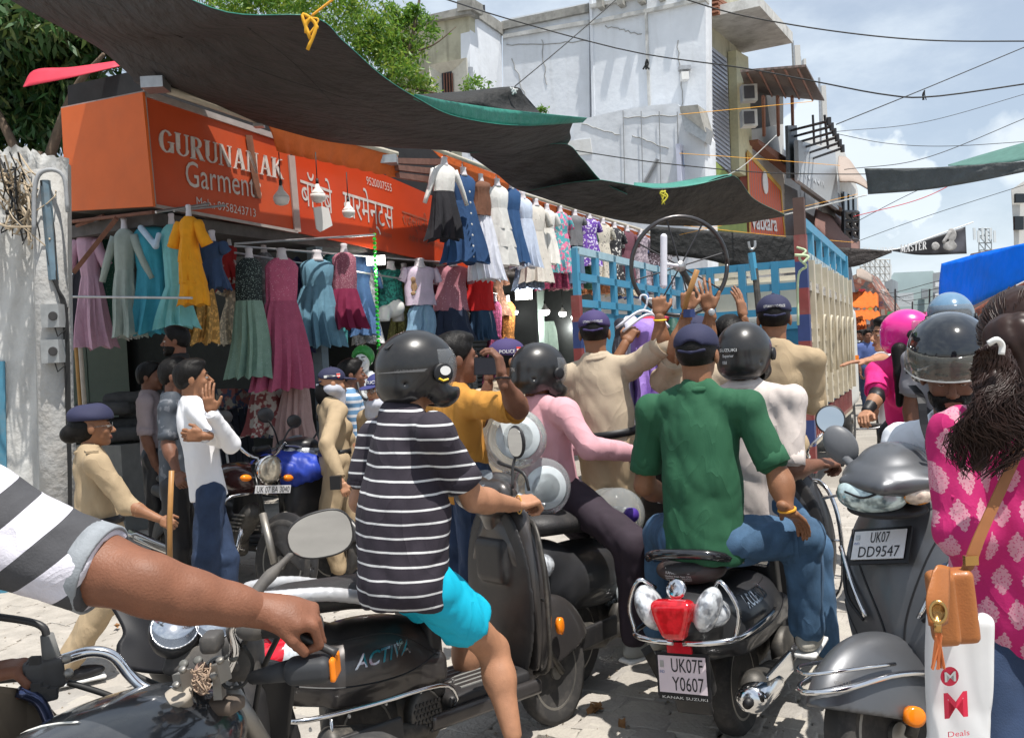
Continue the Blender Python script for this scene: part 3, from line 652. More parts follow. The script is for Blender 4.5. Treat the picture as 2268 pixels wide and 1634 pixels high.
MB().tube([WP(100, 400, .46), WP(119, 620, .44)], .035, 6).out('blue_paint_strip', mat('faded_blue_paint', (.12, .20, .26), .8, var=.3, dirt=.5), pl)
mtr = mat('meter_glass', (.30, .31, .31), .35, var=.25, sc=12)
for k, v_ in enumerate((700, 778)):
 t = thing('electric_meter', ['upper', 'lower'][k] + ' grey electric meter box on the pole', 'meter', WP(118, v_, .5), 'electric meters on the pole')
 MB().box(WP(118, v_, .48), (.065, .05, .085)).out('meter_box', mtr, t); MB().lathe(WP(118, v_, .53), wn, [(0, .035), (.02, .03)], 14).out('dial', blackplastic, t)
 MB().tube([WP(120, v_ + 20, .5), WP(128, v_ + 45, .5), WP(146, v_ + 30, .5), WP(150, v_ - 20, .5)], .006, 5).out('lead', cablem, t)
ct = thing('cable_tangle', 'tangled beige and black cables hanging on the broken wall top', 'cables', WP(50, 420, .3))
rr = random.Random(11); cb = [MB(), MB()]
for k in range(46):
 a = (rr.uniform(-20, 60), rr.uniform(335, 420)); m_ = (a[0] + rr.uniform(-20, 70), rr.uniform(380, 520)); b = (rr.uniform(20, 120), rr.uniform(400, 560))
 c = ((a[0] + m_[0]) / 2 + rr.uniform(-25, 25), (a[1] + m_[1]) / 2 + rr.uniform(-15, 30))
 cb[k % 3 == 0].tube(curve_pts([WP(*a, rr.uniform(.05, .5)), WP(*c, rr.uniform(.1, .5)), WP(*m_, rr.uniform(.1, .5)), WP(*b, rr.uniform(.1, .5))], 12), rr.uniform(.004, .009), 5)
cb[0].out('beige_cables', mat('beige_cable', (.42, .34, .24), .8, var=.2), ct); cb[1].out('black_cables', cablem, ct)
for k in range(4):
 pts = [WP(92 + rr.uniform(-5, 10), 400, .48), WP(100 + 6 * k, 500, .45), WP(112 + 5 * k, 600 + 10 * k, .46), WP(140 + 3 * k, 700, .44), WP(150 + 2 * k, 1000, .4), WP(152 + 2 * k, 1180, .4)]
 cb2 = MB().tube(curve_pts(pts, 30), .009, 5).out('down_cable', cablem, ct)
tag(MB().tube(curve_pts([WP(75, 520, .5), WP(78, 410, .5), WP(100, 378, .5), WP(140, 390, .5), WP(150, 470, .5)], 20), .016, 6).out('grey_conduit', mat('grey_plastic', (.3, .31, .32), .6), smooth=True), 'curved grey conduit looping over the pole top', 'conduit')
for k, (u0, c_) in enumerate(((163, (.42, .22, .06)), (172, (.45, .38, .30)))):
 a_ = SP(u0 + 6, 770, -.1); b_ = a_.copy(); b_[2] = .05
 tag(MB().tube([b_, (a_ + b_) / 2 + V3(.01, 0, 0), a_], .022, 8).out('bamboo_stick', mat('bamboo_%d' % k, c_, .6, var=.3, sc=5), smooth=True), ['brown', 'pale'][k] + ' bamboo stick leaning at the shop corner beside the pole', 'stick')
# tarps
def tarp(label, top, bot, left, right, nu=40, nv=14, sag=.0, m0=None, m1=None, wr=.03, cat='tarp', name='tarpaulin', flip=False, **k):
 def dsp(u, v): return -sag * np.sin(np.pi * v) * np.sin(np.pi * u) + wr * (np.sin(u * 17 + v * 5) * .5 + np.sin(v * 21 - u * 9) * .3 + .25 * np.sin(u * 41 + 3 * v)) * np.minimum(1, 6 * u * (1 - u) + .1) * np.minimum(1, 6 * v * (1 - v))
 w = lambda P: [W(*p) if len(p) == 3 else p for p in P]
 v, f = coons(w(top), w(bot), w(left), w(right), nu, nv, dsp)
 if flip: f = [q[::-1] for q in f]
 o = mesh(name, v, f, [m0 or tarp_top, m1 or tarp_under], None, True)
 solid(o, .006, -1, 1); o.modifiers['thickness'].material_offset_rim = 0; tag(o, label, cat, **k); return o
tarp('huge dark tarpaulin with a green hem sagging over both orange signs',
  [(60, -260, 270), (260, -100, 330), (480, 20, 360), (690, 36, 360), (763, 92, 330), (847, 167, 300), (925, 217, 275), (1010, 257, 250), (1140, 277, 225), (1269, 270, 205)],
  [(-60, -60, 235), (24, 0, 235), (150, 68, 235), (222, 108, 233), (287, 164, 232), (332, 196, 230), (600, 280, 213), (763, 318, 203), (982, 332, 188), (1134, 347, 178), (1255, 322, 172)],
  [(60, -260, 270), (0, -160, 250), (-60, -60, 235)], [(1269, 270, 205), (1262, 290, 190), (1264, 306, 180), (1255, 322, 172)], 60, 20, .08)
tarp('bright green upper flap of tarpaulin behind the sagging hem', [(918, 208, 277), (1005, 226, 252), (1134, 244, 227), (1300, 261, 206)], [(915, 219, 275), (1005, 258, 249), (1140, 279, 224), (1290, 271, 204)], [(918, 208, 277), (915, 219, 275)], [(1300, 261, 206), (1290, 271, 204)], 20, 4, 0, wr=.01, m1=tarp_top)
btarp = mat('black_tarp', (.012, .0125, .013), .75, var=.3, sc=4, bump=.6, bsc=7)
tarp('small black tarpaulin peak before the big white wall', [(918, 211, 180), (1030, 203, 175), (1138, 193, 170), (1160, 210, 168), (1185, 238, 165), (1200, 256, 165)], [(918, 217, 185), (1020, 232, 180), (1100, 243, 175), (1195, 258, 170)], [(918, 211, 180), (918, 217, 185)], [(1200, 256, 165), (1195, 258, 170)], 24, 5, 0, m0=btarp, m1=btarp, wr=.015)
tarp('second dark tarpaulin stretched to a point above the patterned dresses', [(1040, 338, 190), (1150, 330, 185), (1250, 318, 180), (1290, 352, 172), (1335, 402, 165), (1390, 430, 160)], [(1043, 345, 170), (1100, 385, 165), (1160, 424, 158), (1285, 434, 150), (1388, 432, 155)], [(1040, 338, 190), (1043, 345, 170)], [(1390, 430, 160), (1388, 432, 155)], 40, 12, .03)
tarp('long dark tarpaulin with green top ending at a tie beside the orange sign', [(1333, 398, 170), (1410, 411, 160), (1460, 418, 155), (1540, 410, 152), (1622, 388, 150), (1670, 440, 145), (1738, 475, 140)], [(1161, 424, 160), (1300, 470, 150), (1400, 492, 145), (1505, 500, 140), (1620, 497, 138), (1736, 479, 138)], [(1333, 398, 170), (1260, 405, 166), (1161, 424, 160)], [(1738, 475, 140), (1736, 479, 138)], 50, 14, .05)
tarp('green topside of the long tarpaulin catching the sun', [(1396, 400, 163), (1465, 403, 158), (1520, 395, 155), (1560, 388, 154), (1620, 382, 153)], [(1404, 412, 160), (1460, 417, 156), (1540, 410, 153), (1620, 390, 151)], [(1404, 405, 150), (1404, 412, 160)], [(1620, 386, 142), (1620, 390, 151)], 20, 4, 0, wr=.01, m1=tarp_top)
tarp('black tarpaulin hanging behind the blue truck', [(1440, 500, 130), (1560, 510, 128), (1660, 517, 127), (1770, 523, 126)], [(1440, 560, 130), (1560, 575, 128), (1660, 596, 127), (1770, 590, 126)], [(1440, 500, 130), (1440, 560, 130)], [(1770, 523, 126), (1770, 590, 126)], 20, 6, 0, m0=btarp, m1=btarp)
tarp('grey tarpaulin strung across the street at the upper right', [(1915, 373, 190), (2040, 372, 200), (2150, 366, 215), (2300, 355, 230)], [(1923, 431, 190), (2040, 422, 200), (2150, 405, 215), (2300, 375, 230)], [(1915, 373, 190), (1920, 400, 190), (1923, 431, 190)], [(2300, 355, 230), (2300, 375, 230)], 30, 8, 0, m0=mat('grey_tarp', (.12, .13, .13), .7, var=.2, sc=5, bump=.6, bsc=8, tr=.25), m1=mat('grey_tarp'))
tarp('pale green tarpaulin above the grey one at the right edge', [(2100, 366, 180), (2180, 342, 190), (2300, 308, 200)], [(2100, 368, 190), (2180, 366, 200), (2300, 352, 215)], [(2100, 366, 180), (2100, 368, 190)], [(2300, 308, 200), (2300, 352, 215)], 14, 5, 0, m0=mat('pale_green_tarp', (.12, .26, .22), .6, var=.15, tr=.3), m1=mat('pale_green_tarp'), wr=.01)
tarp('bright blue tarpaulin stall roof behind the ponytail', [(2086, 584, 190), (2150, 566, 205), (2210, 552, 220), (2320, 528, 240)], [(2080, 676, 190), (2140, 680, 205), (2200, 655, 220), (2320, 596, 240)], [(2086, 584, 190), (2081, 630, 190), (2080, 676, 190)], [(2320, 528, 240), (2320, 596, 240)], 30, 10, 0, m0=mat('blue_tarp', (.01, .34, .95), .45, var=.12, sc=4, bump=.5, bsc=6, tr=.62), m1=mat('blue_tarp'))
tarp('brown and rust coloured stall roof under the blue tarpaulin', [(2150, 690, 200), (2210, 655, 215), (2320, 600, 240)], [(2120, 745, 200), (2200, 745, 215), (2320, 730, 240)], [(2150, 690, 200), (2120, 745, 200)], [(2320, 600, 240), (2320, 730, 240)], 16, 8, 0, m0=mat('rust_roof', (.28, .09, .04), .8, var=.5, sc=12, bump=.4, bsc=20), m1=mat('rust_roof'), name='stall_roof', cat='stall roof')
tarp('black cloth sagging from the truck towards the street banner', [(1822, 545, 110), (1890, 550, 110), (1975, 556, 110)], [(1822, 560, 110), (1881, 592, 110), (1975, 560, 110)], [(1822, 545, 110), (1822, 560, 110)], [(1975, 556, 110), (1975, 560, 110)], 16, 5, 0, m0=tarp_under, wr=.01)
tag(tarp('red tarpaulin strip sticking out left of the huge dark one', [(52, 192, 215), (78, 156, 215), (160, 150, 215), (266, 135, 212)], [(52, 194, 218), (80, 188, 218), (160, 172, 218), (268, 147, 215)], [(52, 192, 215), (52, 194, 218)], [(266, 135, 212), (268, 147, 215)], 16, 4, 0, m0=mat('red_tarp', (.55, .03, .06), .6, var=.15), m1=mat('red_tarp'), wr=.01))
def onto_view(o, uvs, n=30):
 t = BVHTree.FromPolygons([tuple(np.array(q.co[:]) + BASE[o.name]) for q in o.data.vertices], [tuple(p.vertices) for p in o.data.polygons]); r_ = []
 for p in curve_pts([V3(a, b, 0) for a, b in uvs], n):
  d = nrm(wray(p[0], p[1])); h = t.ray_cast(Vector(CAM), Vector(d))
  if h[0] is not None: r_.append(np.array(h[0][:]) - d * .012)
 return r_
big_t = bpy.data.objects['tarpaulin']
for uvs in ([(190, 0), (420, 90), (600, 165), (760, 215), (930, 280)], [(520, 40), (640, 130), (740, 230), (800, 290)], [(100, 10), (260, 100), (420, 170)]):
 q_ = onto_view(big_t, uvs)
 if len(q_) > 3: MB().tube(q_, .006, 4).out('stitched_seam', mat('black_tarp', (.012, .0125, .013), .75, var=.3, sc=4, bump=.6, bsc=7), big_t)
for (u, v, s_, c_, lb) in ((688, 40, 362, (.70, .36, .02), 'orange cloth tie at the peak of the huge tarpaulin'), (1470, 425, 158, (.55, .50, .05), 'yellow green rope tie on the long tarpaulin'), (1138, 198, 172, (.6, .6, .6), 'white knot at the peak of the small black tarpaulin')):
 mb = MB(); rr = random.Random(int(u)); k_ = s_ / 300.
 for k in range(7): mb.tube(curve_pts([W(u, v, s_), W(u + rr.uniform(-16, 16) * k_, v + rr.uniform(-8, 20) * k_, s_), W(u + rr.uniform(-12, 12) * k_, v + rr.uniform(20, 60 if k < 4 else 20) * k_ * (0.4 if u == 1138 else 1), s_)], 8), .012 if k < 3 else .007, 5)
 tag(mb.out('rope_tie', mat('tie_%d' % u, c_, .8, var=.2), smooth=True), lb, 'rope')
bn = tarp('black street banner with white capital letters and a seated figure picture', [(1907, 551, 105), (1985, 553, 105), (2060, 528, 105), (2138, 502, 105)], [(1907, 556, 105), (1970, 556, 105), (2039, 565, 105), (2141, 562, 105)], [(1907, 551, 105), (1907, 556, 105)], [(2138, 502, 105), (2141, 562, 105)], 30, 8, 0, m0=mat('banner_black', (.02, .02, .025), .6, pat=blobs((.018, .018, .022), (.10, .10, .12), 1.6, .62, .1)), m1=mat('banner_black'), wr=0, name='street_banner', cat='banner')
BASE.setdefault(bn.name, np.array(bn.location))
o1 = W(1994, 560, 106); e1 = W(2052, 552, 106) - o1
v_ = serif('MASTER', o1, nrm(e1), nrm(W(1994, 542, 106) - o1), .165, np.linalg.norm(e1), mat('banner_letter', (.7, .7, .7), .7), bn, .1)
o1 = W(1912, 558, 106); e1 = W(1980, 557, 106) - o1
serif('TARUN', o1, nrm(e1), nrm(W(1912, 546, 106) - o1), .10, np.linalg.norm(e1), mat('banner_letter'), bn, .1) if False else text('TA   UENT', o1, e1, EZ, mat('banner_letter'), bn, width=np.linalg.norm(e1), height=.09)
pic = SD(.03).ell(W(2108, 520, 106), (.10, .012, .14)).ell(W(2104, 545, 106), (.16, .012, .10)).ell(W(2072, 545, 106), (.09, .012, .09)).cap(W(2104, 515, 106), W(2090, 535, 106), .03)
pic.out('printed_figure', mat('print_grey', (.36, .35, .34), .7, var=.5, sc=9), bn, .012)
MB().tube([W(1880, 566, 105), W(1990, 551, 105), W(2156, 492, 105)], .012, 5).out('banner_cord', mat('banner_letter'), bn)
# trees
def leaves(c, rad, n, size, m, name, parent, seed, lens=2.6, droop=.5, clump=14, rot=0):
 r = np.random.RandomState(seed); c = np.asarray(c, float); rad = np.asarray(rad, float)
 cc = r.randn(clump, 3); cc /= np.linalg.norm(cc, axis=1)[:, None]; cc *= (r.rand(clump, 1) ** .4) * .85
 k = r.randint(0, clump, n); p = cc[k] + r.randn(n, 3) * .17 * (.6 + .8 * r.rand(clump, 1)[k]); P = c + p * rad
 d = r.randn(n, 3); d[:, 2] -= droop; d /= np.linalg.norm(d, axis=1)[:, None]; w = np.cross(d, r.randn(n, 3)); w /= np.linalg.norm(w, axis=1)[:, None]
 s = size * (.6 + .8 * r.rand(n, 1)); nn = np.cross(d, w)
 V = np.stack([P, P + d * s * lens * .5 + w * s * .5 - nn * s * .15, P + d * s * lens, P + d * s * lens * .5 - w * s * .5 - nn * s * .15], 1).reshape(-1, 3)
 mi = r.randint(0, len(m), n)
 return mesh(name, V, np.arange(4 * n).reshape(-1, 4), m, parent, mi=mi)
def trunk(pts, rs, m, parent, branches=()):
 t = MB().tube(curve_pts(pts, 14), list(np.linspace(rs[0], rs[1], 15)), 9)
 for a in branches: t.tube(curve_pts(a[0], 8), list(np.linspace(a[1], a[1] * .3, 9)), 6)
 return t.out('trunk', m, parent, True)
bark = mat('bark', (.14, .10, .07), .9, var=.3, sc=8, bump=.6)
lg = [mat('mango_leaf_%d' % i, c, .38, var=.25, sc=2, tr=.25) for i, c in enumerate(((.025, .075, .022), (.045, .11, .03), (.09, .13, .035)))]
lb_ = [mat('neem_leaf_%d' % i, c, .5, var=.2, sc=2, tr=.45) for i, c in enumerate(((.14, .27, .03), (.20, .34, .04), (.09, .20, .03), (.28, .36, .05)))]
t = thing('mango_tree', 'dark leafy tree with long drooping leaves behind the orange side panel', 'tree', W(60, 1180, 200) * V3(1, 1, 0))
b0 = BASE[t.name]; tops = W(70, 150, 190)
trunk([b0, b0 + V3(.1, .1, 1.5), tops + V3(0, 0, -1.)], (.22, .1), bark, t, [([tops + V3(0, 0, -1.4), W(160, 210, 190), W(230, 120, 195)], .07), ([tops + V3(0, 0, -1.6), W(0, 260, 190), W(-60, 180, 190)], .07)])
leaves(W(50, 120, 180), (1.15, .9, 1.2), 9000, .055, lg, 'crown', t, 4, 3.6, 1.2, 34)
leaves(W(190, 60, 185), (.9, .9, .7), 3000, .05, lg[1:], 'crown', t, 5, 3.6, 1.0, 14)
tree_data = ((560, -10, 150, 1.2, .45, 1, 4500), (720, 20, 140, 1.2, .6, 2, 5000), (850, 105, 130, .80, .85, 3, 6000), (885, 195, 130, .62, .35, 4, 2600))
t = thing('neem_tree', 'bright green feathery tree rising behind the huge tarpaulin', 'tree', W(820, 900, 130) * V3(1, 1, 0))
b0 = BASE[t.name]; mid = W(830, 200, 130)
trunk([b0, b0 + V3(0, 0, 2.), mid], (.2, .09), bark, t, [([mid, W(900, 120, 130), W(925, 20, 130), W(935, -40, 130)], .05), ([mid, W(720, 90, 135), W(640, -20, 140)], .06), ([mid, W(880, 190, 130), W(1000, 215, 130)], .04), ([W(900, 120, 130), W(960, 100, 130), W(1010, 60, 130)], .02), ([W(900, 100, 130), W(860, 40, 130), W(840, -20, 130)], .02)])
for (u, v, s_, rx, rz, sd_, n) in tree_data: leaves(W(u, v, s_), (rx, .9, rz), n, .028, lb_, 'crown', t, sd_, 3.2, .35, 26)
for (u, v, n, sd_) in ((915, 40, 700, 8), (955, 60, 260, 9), (870, 30, 700, 10), (1060, 190, 260, 11), (1195, 245, 130, 12)):
 leaves(W(u, v, 130), (.28, .3, .22) if u < 1190 else (.12, .1, .08), n, .028, lb_[:3], 'crown', t, sd_, 3.2, .3, 8)
# buildings
K = FP(1560, 700); 
def BP(u, v, o_=0.): return PI(u, v, K + STD * o_, STD)          # faces that look back at us, along the cross direction
def down(p): return V3(p[0], p[1], 0)
def wallbox(name, u0, v0, u1, v1, vb, pf, m, parent, t=.3, n=None):
 """wall seen between (u0, v0) and (u1, v1) along its top, down to image row vb"""
 q = [pf(u0, v0), pf(u0 if vb else u0, vb), pf(u1, vb), pf(u1, v1)]
 n = nrm(np.cross(q[1] - q[0], q[3] - q[0])) if n is None else n
 return MB().prism(q, n * t).out(name, m, parent)
big = thing('white_building', 'tall whitewashed building with stained ledges behind the tarpaulins', 'building', down(BP(1300, 700)))
for (a, b, o_) in (((1113, 44), (1304, 6), 0), ((1308, -30), (1432, -55), -.15), ((1432, -55), (1562, -80), -.22)):
 q = [BP(*a, o_), BP(a[0] + 6, 760, o_), BP(b[0] + 6, 760, o_), BP(*b, o_)]
 MB().prism(q, STD * .6).out('wall', limewash, big)
for (a, b, w, o_) in (((1110, 48), (1304, 8), 18, -.12), ((1113, 76), (1304, 44), 9, -.10), ((1306, 46), (1428, 20), 8, -.28), ((1432, 20), (1562, -8), 8, -.34), ((1306, 10), (1428, -16), 8, -.28)):
 MB().prism([BP(*a, o_), BP(a[0], a[1] + w, o_), BP(b[0], b[1] + w, o_), BP(*b, o_)], STD * .4).out('ledge', mould if w == 18 else mat('ledge_white', (.58, .58, .56), .9, var=.2, sc=3, dirt=.7, dcol=(.14, .13, .11)), big)
MB().prism([BP(1304, -40, -.2), BP(1312, 300, -.2), BP(1318, 300, -.2), BP(1310, -40, -.2)], STD * .3).out('pilaster', limewash, big)
MB().prism([BP(1427, 20, -.27), BP(1436, 270, -.27), BP(1441, 270, -.27), BP(1433, 20, -.27)], STD * .3).out('pilaster', mat('ledge_white'), big)
cA = BP(1113, 80); cB = PI(1040, 60, cA, STN)
MB().prism([PI(1040, 20, cA, STN), PI(1048, 760, cA, STN), BP(1119, 760), BP(1111, 48)], -STN * .3).out('side_wall', limewash, big)
MB().prism([PI(1040, 6, cA, STN), PI(1040, 30, cA, STN), BP(1112, 80), BP(1112, 56)], STN * .08).out('ledge', mould, big)
def CP(u, v, o_=0.): return PI(u, v, cB + STD * o_, STD)
bb = thing('beige_building', 'mouldy beige building with one small barred window behind the bright tree', 'building', down(cB))
MB().prism([CP(860, 60), CP(866, 760), CP(1046, 760), CP(1040, 28)], STD * .3).out('wall', beigewall, bb)
MB().prism([CP(850, 56, -.2), CP(850, 66, -.2), CP(1042, 30, -.2), CP(1042, 12, -.2)], STD * .5).out('roof_edge', mould, bb)
MB().prism([CP(1012, 2, -.25), CP(1012, 26, -.25), CP(1046, 20, -.25), CP(1046, -4, -.25)], STD * .6).out('chimney_block', mould, bb)
for q in (((950, 145), (978, 165), (1000, 160), (1033, 128)), ((1033, 128), (1000, 160), (1002, 215), (1036, 230)), ((950, 145), (978, 165), (980, 215), (955, 230))):
 MB().prism([CP(*q[0], -.25), CP(*q[1], -.02), CP(*q[2], -.02), CP(*q[3], -.25)], STD * .05).out('window_surround', mat('cream_surround', (.60, .58, .50), .8, dirt=.3), bb)
w_ = MB().prism([CP(978, 162, -.04), CP(980, 215, -.04), CP(1004, 212, -.04), CP(1000, 158, -.04)], STD * .05).out('window', mat('dark_glass', (.02, .025, .03), .2, var=.1), bb)
for k in range(4): MB().tube([CP(983 + k * 6, 162, -.08), CP(985 + k * 6, 213, -.08)], .02, 4).out('window_bar', rust, w_)
MB().tube([CP(1042, 150, -.3), CP(1050, 300, -.3)], .08, 6).out('drain_pipe', steel, bb)
MB().prism([FP(1563, -60), FP(1563, 760), FP(1652, 760), FP(1640, -60)], -STN * 2.5).out('wall', beigewall, big)
n = 26; sh = MB()
for k in range(n):
 t0, t1 = k / n, (k + .8) / n
 a = lambda t, o_: FP(1566 + 8 * t, 95 + 255 * t, o_); b = lambda t, o_: FP(1610 + 9 * t, 130 + 255 * t, o_)
 sh.add([a(t0, .03), a(t1, .10), b(t1, .10), b(t0, .03)], [(0, 1, 2, 3)]); sh.add([a(t1, .10), a((k + 1) / n, .03), b((k + 1) / n, .03), b(t1, .10)], [(0, 1, 2, 3)])
sh.out('roller_shutter', mat('shutter_grey', (.50, .53, .60), .5, .2, var=.1), big)
MB().prism([FP(1612, 115, .02), FP(1620, 385, .02), FP(1652, 400, .02), FP(1640, 130, .02)], STN * .25).out('pillar', mat('cream_pillar', (.60, .57, .38), .8, var=.1, dirt=.35), big)
MB().prism([FP(1556, 20, .0), FP(1556, 42, .0), FP(1645, 118, .0), FP(1645, 95, .0)], STN * 1.6).out('balcony_slab', mat('ledge_white'), big)
bk = MB()
br = mat('old_brick', (.30, .13, .08), .9, var=.35, sc=14, bump=.5)
rr = random.Random(4)
for j in range(8):
 for i in range(9):
  u0 = 1590 + i * 4.6 + (j % 2) * 2; v0 = -8 + j * 5 + i * 3.2
  MB().prism([FP(u0, v0, .5), FP(u0, v0 + 4, .5), FP(u0 + 4.0, v0 + 7, .5), FP(u0 + 4.0, v0 + 3, .5)], -STN * .2).out('brick', br, big)
def DP(u, v, o_=0.): return PI(u, v, K + STD * (-2.2 + o_), STD)
low = thing('low_white_building', 'lower whitewashed block with uneven top before the tall white building', 'building', down(DP(1400, 760)))
tops = [(1270, 268), (1300, 262), (1340, 252), (1377, 244), (1398, 240), (1440, 234), (1498, 229), (1507, 236)]
MB().prism([DP(*p) for p in tops] + [DP(1515, 760), DP(1276, 760)], STD * 1.5).out('wall', limewash, low)
MB().prism([DP(1507, 240), DP(1515, 760), DP(1572, 760), DP(1560, 300), DP(1540, 262)], STD * 1.0).out('wall', limewash, low)
MB().prism([DP(1505, 236, -.4), DP(1507, 250, -.4), DP(1562, 292, -.4), DP(1545, 232, -.4)], STD * .8).out('broken_overhang', mould, low)
MB().prism([DP(1508, 252, -.3), DP(1516, 288, -.3), DP(1562, 315, -.3), DP(1568, 285, -.3)], STD * .5).out('metal_duct', steel, low)
MB().prism([DP(1262, 318, .3), DP(1262, 352, .3), DP(1322, 345, .3), DP(1318, 312, .3)], -STD * .32).out('sign_plate', whitepaint, low)
MB().tube([DP(1427, 405, -.05), DP(1456, 352, -.05)], .05, 6).out('pipe', mat('grey_plastic'), low)
for k in range(4): MB().tube([DP(1380 + 40 * k, 245 + k, -.05), DP(1384 + 40 * k, 420, -.05)], .012, 4).out('wall_cable', mat('grey_plastic'), low)
lv = thing('love_sign', 'white signboard with LOVE lettering under the broken overhang', 'sign', FP(1505, 400, .3))
MB().prism([FP(1505, 318, .3), FP(1510, 410, .3), FP(1566, 402, .3), FP(1560, 345, .3)], -STN * .1).out('sign_face', mat('lilac_board', (.60, .62, .74), .6, var=.04), lv)
o1 = FP(1513, 368, .32); e1 = FP(1556, 386, .32) - o1
text('LOVE', o1, e1, EZ, mat('blue_grey_print', (.22, .30, .45), .6), lv, width=np.linalg.norm(e1), height=np.linalg.norm(FP(1513, 335, .3) - FP(1513, 368, .3)))
text('Gifts', FP(1525, 392, .32), e1, EZ, mat('blue_grey_print'), lv, width=np.linalg.norm(e1) * .6, height=.2)
sgn = lambda name, lb, q, col, of=.3: (thing(name, lb, 'sign', FP(*q[1], of)), [FP(*p, of) for p in q])
t, q = sgn('green_sign', 'olive green shop sign partly hidden by the long tarpaulin', [(1568, 340), (1572, 505), (1655, 520), (1652, 425)], None)
MB().prism(q, -STN * .2).out('sign_face', mat('olive_board', (.20, .26, .05), .6, var=.25, sc=2), t)
o1 = FP(1580, 400, .32); text('Pooja', o1, FP(1640, 430, .32) - o1, EZ, mat('olive_letter', (.40, .45, .22), .6), t, width=1.6, height=.35)
t, q = sgn('orange_sign', 'tall orange and pink striped shop sign with white script letters', [(1654, 338), (1660, 520), (1738, 526), (1728, 418)], None)
MB().prism(q, -STN * .25).out('sign_face', mat('striped_board', pat=stripes((.62, .10, .012), (.42, .13, .12), STD, .34, .45, .02), rough=.6, var=.1), t)
for a, b in (((1654, 338), (1728, 418)), ((1728, 418), (1738, 526)), ((1654, 338), (1660, 520))): strip(FP(*a, .3), FP(*b, .3), .16, .01, mat('yellow_trim', (.55, .35, .08), .6), t)
MB().lathe(FP(1694, 405, .32), STN, [(0, .38), (.03, .38)], 20).out('white_emblem', mat('banner_letter'), t)
o1 = FP(1666, 506, .34); e1 = FP(1722, 512, .34) - o1
text('vatkara', o1, e1, EZ, mat('banner_letter'), t, width=np.linalg.norm(e1), height=.55, bold=True)
MB().prism([FP(1654, 312, .2), FP(1656, 322, .2), FP(1770, 410, .2), FP(1775, 385, .2)], STN * .35).out('awning_sheet', rust, t)
def quadthing(name, lb, cat, q, m, t, n, parent=None, part='panel', group=None):
 P = [np.asarray(p, float) for p in q]
 if parent is None: parent = thing(name, lb, cat, down(P[1]) if cat == 'building' else P[1], group)
 MB().prism(P, np.asarray(n) * t).out(part, m, parent); return parent
g1 = mat('grey_plaster', (.36, .37, .38), .9, var=.15, sc=1.2, dirt=.4); g2 = mat('pale_plaster', (.60, .60, .58), .9, var=.1, sc=1, dirt=.3)
def XP(u, v, s_): return W(u, v, s_)
b1 = quadthing('tin_roof_building', 'grey building with a rusty tin roof, air conditioners and phone masts', 'building', [FP(1652, 290), FP(1660, 760), FP(1745, 760), FP(1735, 275)], g2, 2.5, -STN, part='wall')
MB().prism([FP(1645, 195, -.2), FP(1650, 300, -.2), FP(1735, 285, -.2), FP(1735, 215, -.2)], -STN * .2).out('upper_wall', mat('dark_wall', (.10, .10, .10), .9, var=.2), b1)
MB().prism([W(1640, 160, 84), W(1785, 148, 80), W(1826, 224, 58), W(1655, 207, 60)], (0, 0, .06)).out('tin_roof', mat('brown_tin', (.13, .10, .09), .7, .2, pat=stripes((.10, .08, .07), (.16, .12, .11), STD, .22, .5, 0), var=.2), b1)
for k in range(5): MB().tube([W(1655 + k * 28, 162 - k * 2, 83), W(1680 + k * 30, 211 + k * 3, 60)], .035, 4).out('roof_strut', rust, b1)
for k in range(3): MB().tube([FP(1690 + k * 32, 215, 1.5), FP(1692 + k * 32, 300, .6)], .06, 5).out('roof_post', rust, b1)
for k, v_ in enumerate((208, 264)):
 a = thing('air_conditioner', ['upper', 'lower'][k] + ' white air conditioner box under the tin roof', 'air conditioner', FP(1658, v_ + 20, .8))
 MB().box(FP(1658, v_, .8), (.22, .16, .24)).out('casing', whitepaint, a); MB().box(FP(1656, v_, .8) - V3(0, .18, 0), (.15, .02, .18)).out('grille', mat('dark_grille', (.08, .08, .09), .6), a)
gb = quadthing('', '', '', [FP(1745, 278, .9), FP(1748, 395, .9), FP(1770, 395, .9), FP(1765, 278, .9)], mat('slate_panel', (.13, .15, .17), .6), .1, -STN, b1, 'slate_panel')
t, q = sgn('slanted_sign', 'long pale signboard with faint letters above the rusty awning', [(1768, 310), (1770, 400), (1858, 465), (1850, 335)], None, 1.2)
MB().prism(q, -STN * .15).out('sign_face', mat('pale_blue_board', (.42, .46, .50), .5, var=.08, dirt=.2), t)
o1 = FP(1775, 388, 1.22); text('HICKSON', o1, FP(1845, 425, 1.22) - o1, V3(-.15, -.1, 1), mat('pale_letter', (.56, .60, .64), .5), t, width=5, height=1.0)
MB().prism([FP(1772, 402, .6), FP(1774, 420, .2), FP(1860, 480, .2), FP(1860, 462, 1.2)], STN * .1).out('cloth_awning', mat('tan_cloth', (.33, .27, .23), .9, var=.2), t)
xs = thing('crossarm_rack', 'row of dark crossarms with insulators sticking into the sky', 'power rack', FP(1850, 300, 1.6))
for k in range(6): MB().tube([FP(1750 + k * 8, 290 + k * 13, .8), FP(1838 + k * 6, 268 + k * 11 + k, 3.)], .045, 5).out('crossarm', mat('dark_steel', (.05, .05, .055), .6, .5), xs); MB().lathe(FP(1836 + k * 6, 270 + k * 11 + k, 3.), (0, 0, 1), [(-.10, .07), (.12, .07)], 8).out('insulator', mat('dark_steel'), xs)
MB().tube([FP(1800, 255, 1.), FP(1808, 420, 1.)], .05, 5).out('mast', mat('dark_steel'), xs); MB().tube([FP(1826, 255, 1.8), FP(1834, 330, 1.8)], .05, 5).out('mast', mat('dark_steel'), xs)
